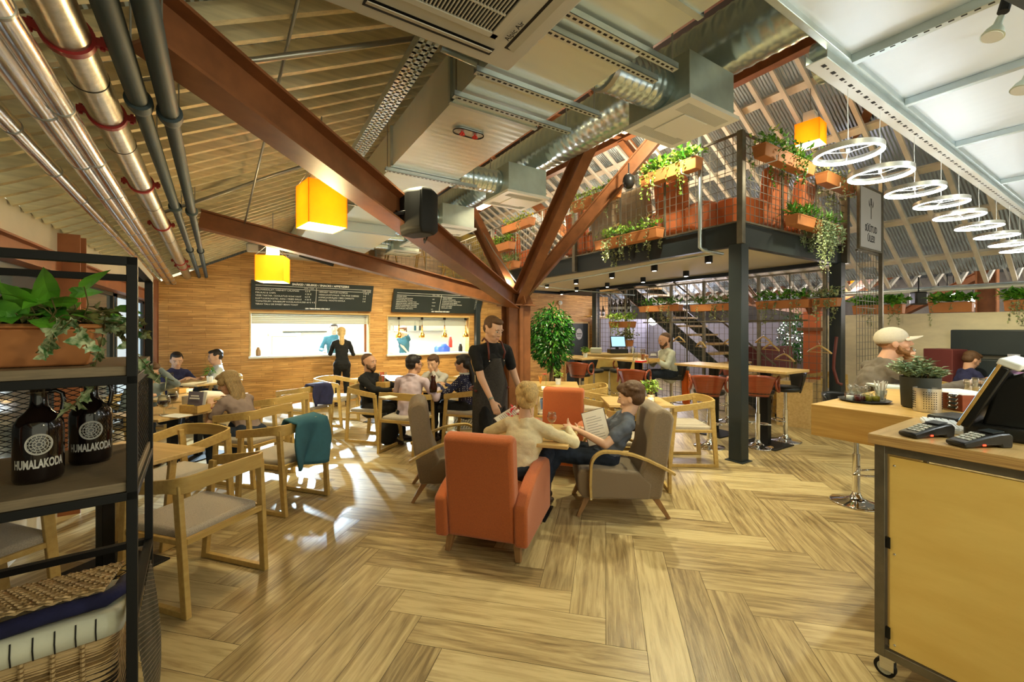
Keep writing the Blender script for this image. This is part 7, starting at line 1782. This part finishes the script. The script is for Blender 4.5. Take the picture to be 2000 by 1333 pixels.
# tray of cruets
def atz(x, y, z): return fl(x, y, z)
def away(p, k): q = V((p.x, p.y, 0)).normalized(); return p+q*k
tc = away(atz(1688, 789, BZ), .12)
t = thing('serving_tray', 'round black tray holding cruets and straws on the bar table', 'tray', tc+UP*.001)
MB().lathe([(0, 0), (.128, 0), (.145, .014), (.141, .014), (.126, .005), (0, .005)], seg=48).build('tray', M['blackplastic'], t, smooth=True)
cr = [(-.13, .0, .10, 'white', 'left'), (-.09, .05, .11, 'vinegar', ''), (-.055, -.03, .10, 'vinegar', ''), (-.02, .06, .12, 'vinegar', ''), (.0, -.04, .10, 'oil', ''), (.04, .03, .12, 'oil', ''), (.065, -.045, .09, 'oil', ''), (-.10, -.05, .10, 'vinegar', ''), (.01, .11, .11, 'oil', ''), (-.05, .11, .12, 'vinegar', '')]
cb0 = {}
nmw = ['at the left rim of the tray', 'behind the left rim pair', 'in the front row, dark red', 'in the back row, dark red', 'in the front row, yellow oil', 'in the middle, yellow oil', 'at the front right, yellow oil', 'at the front left, dark red', 'farthest back, yellow oil', 'farthest back, dark red']
for k, (a, b_, h, liq, _) in enumerate(cr):
    loc = tc+RT*a*.74+FW*b_*.8+UP*.0062
    if liq in cb0: t = dup(cb0[liq], loc)
    else:
        cb0[liq] = t = thing('cruet', 'x', 'cruet', loc, 0, 'glass cruets on the round tray', .84)
        MB().lathe([(0, .0), (.028, .0), (.030, .01), (.030, .055), (.012, .075), (.011, .092), (.016, .097), (.0, .097)], seg=20).build('glass_body', M['glass'], t, smooth=True)
        MB().lathe([(0, .003), (.026, .003), (.027, .04), (0, .04)], seg=18).build('liquid', M[liq], t, smooth=True)
        MB().sphere((0, 0, .108), (.016, .016, .013)).build('stopper', M['glass'], t, smooth=True)
    t['label'] = 'glass cruet on the round tray, '+nmw[k]
loc = tc+RT*.088-FW*.03+UP*.0062
t = thing('straw_glass', 'short glass full of paper sugar sticks at the right of the round tray', 'glass', loc)
MB().lathe([(.026, 0), (.034, .075), (.032, .075), (.024, .006), (0, .006)], seg=20).build('glass', M['glass'], t, smooth=True)
for k in range(14): a = R.uniform(0, 6.28); MB().beam((.010*math.cos(a), .010*math.sin(a), .008), (.036*math.cos(a), .036*math.sin(a), .12+R.uniform(0, .02)), .008, .003).build('paper_stick', M['paper'], t)
# plant pot
pc = away(atz(1797, 801, BZ), .10)
t = thing('potted_plant', 'bushy sage green plant in a charcoal pot on the bar table', 'potted plant', pc)
MB().lathe([(0, 0), (.080, 0), (.090, .010), (.098, .195), (.091, .195), (.088, .17), (0, .17)], seg=40).build('pot', M['concpot'], t, autos=50)
MB().lathe([(0, .165), (.088, .172), (0, .178)], seg=20).build('soil', M['soil'], t)
f = MB(); st = MB()
for k in range(46):
    a = R.uniform(0, 6.28); sp = R.random()**.6; tip = V((.16*sp*math.cos(a), .16*sp*math.sin(a), .20+R.uniform(.03, .14)*(1-.45*sp))); b0 = V((.06*sp*math.cos(a), .06*sp*math.sin(a), .175)); md = (tip+b0)/2+UP*.03; st.tube([b0, md, tip], .003, 5)
    for j in range(11):
        q = b0.lerp(tip, .35+.65*j/10); aa = j*2.4+a; leafquad(f, q, V((math.cos(aa), math.sin(aa), .45)), UP, R.uniform(.035, .06), R.uniform(.014, .022), .25, .12)
f.build('foliage', M['leafs'], t); st.build('stems', M['stem'], t)
# perforated steel cup
sc_ = away(atz(1811, 807, BZ), .064)
t = thing('cutlery_holder', 'perforated stainless steel cylinder in front of the charcoal pot', 'holder', sc_)
hc_ = MB().lathe([(0, 0), (.062, 0), (.064, .003), (.064, .142), (.061, .142), (.061, .005), (0, .005)], seg=48).build('cylinder', M['steel'], t, autos=40)
ho = MB()
for row in range(8):
    for k in range(36):
        if (k % 9) > 5: continue
        a = 2*PI*k/36; z = .025+row*.0135; c = V((.0643*math.cos(a), .0643*math.sin(a), z)); ho.sphere(c, (.0028, .0028, .0028), seg=6, rings=4)
detail(hc_, ho, M['black'])
# menus, napkins, glasses and cup on the bar table
def slab_thing(nm, lab, cat, p, yaw, size, m, m2=None):
    t = thing(nm, lab, cat, p, yaw); MB().box((0, 0, size[2]/2), size).build('block', M[m], t, bevel=.002)
    if m2: MB().box((0, 0, size[2]+.001), (size[0]*.96, size[1]*.96, .002)).build('top_sheet', M[m2], t)
    return t
slab_thing('closed_laptop', 'flat silver-grey notebook lying behind the charcoal pot', 'notebook', atz(1745, 757, BZ), yawof(.3, 1), (.30, .22, .018), 'galv', 'paper')
slab_thing('menu_stack', 'stack of dark red clipboard menus beside the perforated cylinder', 'menus', atz(1893, 800, BZ)+FW*.05, yawof(.1, 1), (.24, .30, .10), 'stool_shell', 'paper')
t = thing('jar', 'glass jar of red sauce between the steel cylinder and the menu stack', 'jar', atz(1862, 797, BZ)); MB().lathe([(0, 0), (.04, 0), (.042, .09), (.035, .10), (0, .10)], seg=20).build('glass', M['amber'], t, autos=50)
clp = MB(); cp_ = atz(1893, 800, BZ)+UP*.1
for k in range(4): 
    t = thing('spring_clip', 'chrome bulldog clip on the clipboard menus, number from the top: ' + ('first', 'second', 'third', 'fourth')[k], 'clip', cp_-UP*(.012+k*.024)-RT*.125-FW*.03, yawof(.1, 1), 'chrome clips of the menu stack'); MB().box((0, 0, 0), (.03, .06, .010)).cyl((0, -.03, .006), (0, .03, .006), .008).build('clip_body', M['chrome'], t, bevel=.002)
for k, (x, y) in enumerate(((1896, 770), (1912, 766))):
    t = thing('water_glass', 'upturned tumbler on the bar table, ' + ('left' if k == 0 else 'right') + ' of the pair by the resting hand', 'glass', atz(x, y, BZ), 0, 'tumblers by the resting hand'); MB().lathe([(.036, 0), (.040, .11), (.037, .11), (.033, .006), (0, .006)], seg=24).build('glass', M['glass'], t, smooth=True)
t = thing('paper_cup', 'pale lilac cup standing behind the register screen', 'cup', atz(1980, 716, BZ+.12)); MB().lathe([(0, 0), (.035, 0), (.043, .12), (.040, .12), (.033, .01), (0, .01)], seg=24).build('cup', M['sign'], t, autos=50)
slab_thing('upright_box', 'small box carrying the lilac cup behind the register screen', 'box', V((atz(1980, 716, BZ+.12).x, atz(1980, 716, BZ+.12).y, BZ)), .3, (.16, .16, .12), 'blackplastic')
# glass in the drinking hand
S_, e_, w_ = ci['EL'][0]; gw = WM[cm.name] @ (w_+(w_-e_).normalized()*.10)
t = thing('beer_glass', 'stemmed glass tilted at the mouth of the man in the cap', 'glass', gw, 0); hm = WM[cm.name] @ (ci['hc']+V((0, .115, -.05))); axg = (hm-gw).normalized(); Mx = axg.to_track_quat('Z', 'Y').to_matrix().to_4x4()
Lg = (hm-gw).length; MB().lathe([(.02, -.03), (.036, .0), (.042, Lg*.5), (.034, Lg*.95), (.032, Lg*.95), (.039, Lg*.5), (.033, .004), (0, -.02)], (0, 0, 0), 24, Mx).build('glass', M['glass'], t, smooth=True)
MB().lathe([(0, -.015), (.030, .002), (.036, Lg*.25), (0, Lg*.28)], (0, 0, 0), 18, Mx).build('beer', M['amber'], t, smooth=True)
S_, e_, w2 = ci['EL'][1]; hw_ = WM[cm.name] @ (w2+(w2-e_).normalized()*.13)

# cash cart equipment
CZ2 = 1.1135
def terminal(p, yaw, lab):
    t = thing('card_terminal', lab, 'card terminal', p, yaw, 'black card terminals on the plywood cart')
    prof = [(-.105, .0), (-.115, .012), (-.11, .024), (-.02, .046), (.045, .058), (.085, .060), (.10, .045), (.095, .0), (.05, -.0), (.045, .012), (-.03, .010)]
    MB().prism([(-.038, y, z) for y, z in prof], (.076, 0, 0)).build('shell', M['blackplastic'], t, bevel=.008)
    MB().box((0, .045, .062), (.055, .05, .003), (.12, 0, 0)).build('display', M['anthracite'], t)
    k_ = MB()
    for i in range(3):
        for j in range(4): k_.box((-.019+i*.019, -.075+j*.019, .0335+j*.0058), (.014, .013, .004), (.3, 0, 0))
    k_.build('keypad', M['greyshut'], t); MB().box((.0, .098, .035), (.06, .008, .03)).build('paper_slot', M['greencard'], t, bevel=.002)
    MB().box((.039, -.03, .014), (.003, .012, .006)).build('red_light', mat('red_status_light', (.9, .05, .02), .3, emit=(1, .03, .01), estr=5), t)
    return t
t1 = terminal(atz(1812, 853, CZ2), yawof(1, .16), 'black card terminal nearer the left corner of the plywood cart')
terminal(atz(1915, 872, CZ2), yawof(1, .05), 'black card terminal with red lights under the register screen')
t = thing('keyboard', 'pale keyboard between the card terminals and the register screen', 'keyboard', atz(1842, 836, CZ2), yawof(-.8, .6))
MB().box((0, 0, .009), (.30, .13, .018)).build('case', M['white'], t, bevel=.003); k_ = MB()
for i in range(14):
    for j in range(5): k_.box((-.134+i*.0206, -.048+j*.024, .021), (.017, .019, .006))
k_.build('keys', M['white'], t, bevel=.001)
t = thing('closed_card_case', 'black flat case lying behind the keyboard', 'case', atz(1872, 826, CZ2)+FW*.02, yawof(1, .3)); MB().box((0, 0, .018), (.13, .20, .036)).build('case', M['blackplastic'], t, bevel=.01)
t = thing('register_screen', 'large tilted register screen seen from its side at the right edge', 'cash register', atz(1905, 852, CZ2)+RT*.07+FW*.05, yawof(-.55, .84))
MB().box((0, -.09, .03), (.24, .24, .06)).build('base', M['blackplastic'], t, bevel=.012)
MB().prism([(-.09, y, z) for y, z in ((-.02, .05), (-.17, .05), (-.20, .16), (-.15, .30), (-.07, .26))], (.18, 0, 0)).build('stand', M['blackplastic'], t, bevel=.014)
s_ = MB().box((0, -.045, .185), (.36, .030, .30), (.42, 0, 0)).build('screen_case', M['blackplastic'], t, bevel=.006)
MB().box((0, -.0275, .193), (.368, .012, .308), (.42, 0, 0)).build('bezel', M['oak_apron'], s_, bevel=.003); MB().box((0, -.020, .196), (.33, .002, .27), (.42, 0, 0)).build('screen', M['screen'], s_)
MB().box((0, -.115, .335), (.36, .07, .03), (.42, 0, 0)).build('top_cover', M['white'], t, bevel=.006)
slab_thing('notepad', 'violet and pink notepad on top of the register at the right edge', 'notepad', px(1985, 738, 1.9), yawof(.2, 1), (.10, .10, .02), 'sign', 'pinksheet')

# ------------------------------------------------------------------ things on the dining tables
TT = .7515
def goblet(p, lab, grp, liq='beer', k=1.0):
    t = thing('beer_goblet', lab, 'glass', p, 0, grp, k)
    MB().lathe([(.034, 0), (.034, .003), (.005, .012), (.005, .055), (.030, .072), (.046, .10), (.046, .125), (.036, .165), (.034, .165), (.044, .125), (.044, .10), (.028, .074), (0, .062)], seg=26).build('glass', M['glass'], t, smooth=True)
    MB().lathe([(0, .064), (.027, .075), (.042, .10), (.042, .12), (0, .12)], seg=22).build('beer', M[liq], t, smooth=True); return t
goblet(fl(317, 812, TT)+FW*.02, 'goblet of dark beer at the corner of the long-haired woman\'s table', 'goblets of dark beer', k=1.15)
goblet(fl(331, 800, TT)+FW*.04, 'second goblet of dark beer just behind the first', 'goblets of dark beer', k=1.1)
def box_holder(p, yaw, lab, card=True, s=1.0):
    t = thing('menu_box', lab, 'box', p, yaw, 'wooden menu boxes on the tables', s)
    b_ = MB(); b_.bx(-.09, .09, -.06, .06, 0, .006); b_.bx(-.09, .09, -.06, -.053, 0, .06); b_.bx(-.09, .09, .053, .06, 0, .06); b_.bx(-.09, -.083, -.06, .06, 0, .06); b_.bx(.083, .09, -.06, .06, 0, .06); b_.build('tray_box', M['oak_apron'], t, bevel=.002)
    if card:
        c = MB().box((.0, .0, .085), (.15, .004, .16), (-.12, 0, 0)).build('card', M['purplecard'], t); MB().box((-.035, -.012, .045), (.07, .002, .022), (-.12, 0, 0)).build('yellow_print', M['yellowp'], c); MB().box((.0, -.0065, .11), (.10, .002, .012), (-.12, 0, 0)).box((.0, -.0035, .13), (.08, .002, .010), (-.12, 0, 0)).build('printed_line', M['paper'], c)
        MB().box((.06, .02, .09), (.05, .003, .15), (-.1, .1, 0)).build('leaflet', M['paper'], t)
    return t
box_holder(fl(377, 806, TT)+FW*.03, yawof(.25, 1), 'wooden menu box with violet card before the long-haired woman', True, 1.25)
t = thing('steel_tumbler', 'steel tumbler beside the wooden menu box', 'tumbler', fl(357, 800, TT)+FW*.05); MB().lathe([(0, 0), (.035, 0), (.042, .13), (.038, .13), (.03, .01), (0, .01)], seg=20).build('cup', M['steel'], t, autos=50)
box_holder(fl(348, 768, TT), yawof(.25, 1), 'wooden box beside the candle on the second left table', False, 1.1)
def candle(p, lab):
    t = thing('candle_holder', lab, 'candle', p, 0, 'lit candles on the tables'); MB().lathe([(0, 0), (.030, 0), (.036, .06), (.033, .06), (.027, .006), (0, .006)], seg=20).build('glass', M['candleglass'], t, smooth=True)
    MB().cyl((0, 0, .006), (0, 0, .022), .022, seg=16).build('wax', M['paper'], t, autos=40); MB().sphere((0, 0, .034), (.006, .006, .012)).build('flame', M['flame'], t, smooth=True); light('POINT', V(p)+UP*.05, .5, (1, .6, .25), .01)
candle(fl(370, 769, TT), 'lit tea light in a glass behind the wooden menu box'); candle(fl(1271, 788, TT), 'lit tea light in a glass on the small square table'); candle(fl(1062, 764, TT), 'lit tea light on the table by the fig tree')
slab_thing('napkin', 'white napkin with cutlery beside the goblets', 'napkin', fl(345, 813, TT), yawof(.3, 1), (.24, .14, .006), 'paper'); 
slab_thing('phone', 'dark phone lying under the woman\'s hands', 'phone', fl(405, 798, TT), yawof(.3, 1), (.15, .08, .01), 'stool_shell')
t = thing('water_glass', 'clear glass on the wood wall table', 'glass', fl(333, 745, TT)); MB().lathe([(.034, 0), (.04, .14), (.037, .14), (.03, .006), (0, .006)], seg=20).build('glass', M['glass'], t, smooth=True)
# cutlery box on the table behind the bearded man
p = fl(748, 757, TT); t = thing('cutlery_box', 'wooden cutlery box with red napkins behind the bearded man', 'box', p, yawof(.3, 1)); MB().bx(-.08, .08, -.06, .06, 0, .08).build('box', M['oak_apron'], t, bevel=.003); MB().bx(-.05, .0, -.03, .03, .08, .16).build('inner_pot', M['legwood'], t)
for k in range(6): MB().beam((-.045+.015*k, 0, .08), (-.06+.024*k, 0, .22), .012, .006).build('napkin', M['redplastic' if 0 < k < 4 else 'steel'], t)
slab_thing('napkin', 'white napkin at the left end of the cutlery box table', 'napkin', fl(722, 757, TT), .3, (.2, .12, .02), 'paper')
slab_thing('plate', 'small white plate on the shared table by the lilac shirt', 'plate', fl(758, 777, TT), .3, (.16, .16, .012), 'paper')
t = thing('carafe', 'dark carafe between the hands of the man with folded hands', 'carafe', fl(846, 766, TT)); MB().lathe([(0, 0), (.05, 0), (.055, .06), (.03, .16), (.035, .22), (.0, .22)], seg=20).build('glass', M['beer'], t, smooth=True)
# lounge
MZ = .7015
def menu(p, q, n_, w_, h_, lab, tiltv):
    t = thing('menu', lab, 'menu', p, 0); u = (V(q)-V(p)).normalized(); v = V(tiltv); v = (v-u*v.dot(u)).normalized(); nn = u.cross(v); c = V(p)
    def sheet(a, b, c2, d, th, m, nm, off=0):
        z = nn*off; MB().prism([(c-V(p))+u*a+v*c2+z, (c-V(p))+u*b+v*c2+z, (c-V(p))+u*b+v*d+z, (c-V(p))+u*a+v*d+z], nn*th).build(nm, M[m], t)
    sheet(0, w_, 0, h_, .004, 'menucard', 'cover'); sheet(.006, w_-.006, .006, h_-.006, .0015, 'paper', 'page', .0045); sheet(.006, w_-.006, .006, h_-.006, .0015, 'paper', 'page', -.002)
    ls = MB()
    for k in range(9):
        y = h_*.80-k*h_*.075; z = nn*.0064; a = w_*.15; b = w_*(.8 if k % 3 else .6); ls.prism([u*a+v*y+z, u*b+v*y+z, u*b+v*(y+.003)+z, u*a+v*(y+.003)+z], nn*.0004)
    ls.build('printed_lines', M['signtext'], t); return t
S_, e_, w_ = ri['EL'][0]; hw0 = WM[rm.name] @ w_; S_, e_, w1_ = ri['EL'][1]; hw1 = WM[rm.name] @ w1_
mp_ = px(1150, 874, 3.80); menu(mp_, px(1208, 860, 3.7), None, .22, .31, 'open white menu in the hands of the reading man', px(1117, 822, 3.95)-mp_)
mp_ = px(963, 818, 3.78); menu(mp_, px(985, 842, 3.65), None, .17, .24, 'open menu held up by the blonde woman under the waiter\'s hand', px(1000, 788, 3.9)-mp_)
goblet(fl(1078, 838, MZ), 'clear glass on the low lounge table right of the blonde woman', None, 'amber', .9)
slab_thing('tablet_card', 'pale green card lying on the low lounge table', 'card', fl(1092, 845, MZ)-RT*.02, yawof(.3, 1), (.20, .13, .006), 'greencard')
t = thing('flower_pot', 'small pot with red flowers on the low table behind the blonde woman', 'potted plant', fl(1005, 838, MZ)); MB().lathe([(0, 0), (.035, 0), (.045, .07), (0, .07)], seg=18).build('pot', M['terra'], t); f = MB()
for k in range(40): leafquad(f, rnd_dir()*.06+V((0, 0, .13)), rnd_dir(), UP, .05, .035)
f.build('petals', M['flowerr'], t)
# high table things
HT = 1.0515
t = thing('water_bottle', 'clear water bottle on the high table left of the bearded man', 'bottle', fl(1244, 706, HT)+FW*.1); MB().lathe([(0, 0), (.038, 0), (.04, .14), (.018, .19), (.016, .225), (0, .225)], seg=20).build('bottle_body', M['glass'], t, smooth=True); MB().cyl((0, 0, .225), (0, 0, .24), .017).build('cap', M['blueplastic'], t)
t = thing('beer_glass', 'tall glass of amber beer before the bearded man in pale sweater', 'glass', fl(1259, 706, HT)+FW*.1); MB().lathe([(.03, 0), (.042, .20), (.039, .20), (.027, .006), (0, .006)], seg=20).build('glass', M['glass'], t, smooth=True); MB().lathe([(0, .007), (.026, .007), (.033, .11), (0, .11)], seg=18).build('beer', M['amber'], t)
box_holder(fl(1280, 708, HT)+FW*.1, yawof(.1, 1), 'wooden box with yellow printed card on the bearded man\'s high table', True, 1.0)
slab_thing('bread_plate', 'plate with food at the left of the high table meal', 'plate', fl(1252, 708, HT), .2, (.16, .12, .03), 'redplastic', 'paper')

# ------------------------------------------------------------------ clothes over chairs, bags
def drape(loc, yaw, w_, h_, m, lab, top=.78, s=1.0, off=-.28):
    t = thing('draped_jacket', lab, 'jacket', loc, yaw)
    def fn(u, v):
        a = v*2-1; x = (u-.5)*w_*(1+.15*v)+.02*math.sin(v*7+u*9)
        if v < .35: return V((x, off+.06*(1-v/.35)+.10, top-.10+.12*math.sin(v/.35*PI/2)))
        k = (v-.35)/.65; return V((x, off-.02-.05*math.sin(u*8+k*2)*k-.02, top+.02-h_*k+.015*math.sin(u*6)))
    MB().sheet(fn, 18, 18).build('cloth', M[m], t, smooth=True, solid=.022); return t
drape(rf(-2.10, 3.92), yawof(*E1), .36, .42, 'cloth_teal', 'teal jacket draped over the back of an oak chair on the left')
drape(rf(-3.05, 6.25), yawof(*E1), .34, .30, 'cloth_navy', 'dark navy puffy jacket draped over a chair by the wood wall')
t = thing('bag', 'black backpack on the floor under the lilac shirt man\'s chair', 'bag', fl(758, 868)); MB().sphere((0, 0, .17), (.15, .12, .18)).build('pouch', M['cloth_black'], t, smooth=True)
t = thing('bag', 'black and white patterned bag under the polka dot woman\'s chair', 'bag', fl(905, 842)+FW*.1, yawof(0, 1)); bg_ = MB().bx(-.16, .16, -.06, .06, 0, .30).build('bag_body', M['paper'], t, bevel=.02); sw = MB()
for k in range(9): x = -.13+.032*k; sw.tube([(x+.015*math.sin(j*1.3+k), -.063, .03+j*.026) for j in range(10)], .0045, 5)
sw.build('scroll_pattern', M['black'], bg_)
t = thing('bag', 'dark red leather bag hanging behind the waiter near the steel column', 'bag', fl(968, 800, .45)+FW*.7, .4); MB().box((0, 0, .0), (.24, .10, .20)).build('bag_body', mat('wine_red_leather', (.25, .01, .015), .3), t, bevel=.03)
t = thing('backpack', 'black backpack hanging at the waiter side of the polka dot woman\'s chair', 'bag', rf(-.30, 5.9, .5), 0); MB().sphere((0, 0, 0), (.11, .13, .20)).build('pouch', M['cloth_black'], t, smooth=True)

# ------------------------------------------------------------------ background right: bench, chairs
t = thing('bench_seat', 'dark upholstered bench with tall back along the half wall', 'bench', (9.8, 2.0, 0))
MB().bx(9.78, 9.92, -3.4, 2.0, 1.18, 1.58).build('upper_backrest', M['anthracite'], t, world=True, bevel=.02); MB().bx(9.75, 9.92, -3.4, 2.0, .55, 1.12).build('lower_backrest', M['anthracite'], t, world=True, bevel=.02); MB().bx(9.3, 9.74, -3.4, 1.0, 0, .45).build('seat', M['anthracite'], t, world=True, bevel=.03)
t = thing('wooden_chest', 'dark red wooden cabinet between the half wall and the bench', 'cabinet', px(1862, 730, 7.6)-UP*.0, yawof(.2, -1)); q = onX(1846, 642, 9.6); t.location = (q.x, q.y, 0); MB().bx(-.16, .16, -.2, .2, 0, 1.27).build('body', M['redbench'], t, bevel=.01); 
for k in range(5): MB().bx(-.14, .14, -.212, -.2, 1.02-k*.07, 1.07-k*.07).build('slat', M['stool_shell'], t)
t = thing('padded_bench', 'dark red padded bench behind the coat hangers', 'bench', gp(1500, 9.4), yawof(.2, -1)); MB().bx(-.8, .8, -.25, .35, 0, .5).build('seat', M['redbench'], t, bevel=.03); MB().bx(-.8, .8, -.3, -.15, .5, 1.2).build('backrest', M['redbench'], t, bevel=.03)
t = thing('orange_pillar', 'orange-painted column behind the mesh wall', 'column', gp(1592, 8.9)); MB().bx(-.16, .16, -.16, .16, 0, 1.95).build('shaft', mat('orange_red_paint', (.62, .16, .05), .5), t, bevel=.01); MB().bx(-.24, .24, -.24, .24, 1.55, 1.62).build('collar', M['rust'], t)
for a_ in (-1, 1): t_ = MB().beam((0, 0, 1.8), (a_*.5, 0, 2.3), .12, .10).build('strut', M['rust'], t)
t = thing('christmas_tree', 'dark bushy tree with small lights behind the mesh wall', 'tree', gp(1552, 10.1)); MB().cyl((0, 0, 0), (0, 0, 1.0), .05).build('trunk', M['trunk'], t); f = MB(); g_ = MB()
for k in range(900):
    d = rnd_dir(); rr = R.random()**.4; p = V((d.x*.34*rr, d.y*.34*rr, 1.35+d.z*.58*rr)); leafquad(f, p, d+rnd_dir()*.5, UP, .10, .04)
    if k % 14 == 0: g_.sphere(p*1.0+d*.03, .010, seg=6, rings=4)
f.build('foliage', M['leafd'], t); g_.build('small_lights', M['ledwhite'], t)
k = 0
for (x, d_, hd_, lab) in ((1530, 7.6, (-1, .2), 'oak chair behind the mesh wall, left of the balcony corner post'), (1610, 7.9, (-1, .1), 'oak chair behind the mesh wall near the orange column'), (1520, 8.6, (.8, .3), 'oak chair deep behind the mesh wall'), (1875, 6.55, (.9, -.2), 'oak chair under the person with the phone by the half wall')):
    c = dup(CH, gp(x, d_), yawof(*hd_), lab, 'oak chairs behind the mesh wall')
slab_thing('side_table', 'low pale wooden table behind the mesh wall', 'table', gp(1560, 7.1), .2, (.6, .5, .74), 'oak_top')
tag(MB().tube([onX(1634, 658, 7.5), onX(1629, 700, 7.5), onX(1628, 720, 7.5), onX(1636, 748, 7.5), onX(1645, 752, 7.5)], .022).build('hanging_strap', M['leather'], smooth=True), 'dark red strap hanging on the mesh beside the corner post', 'strap')
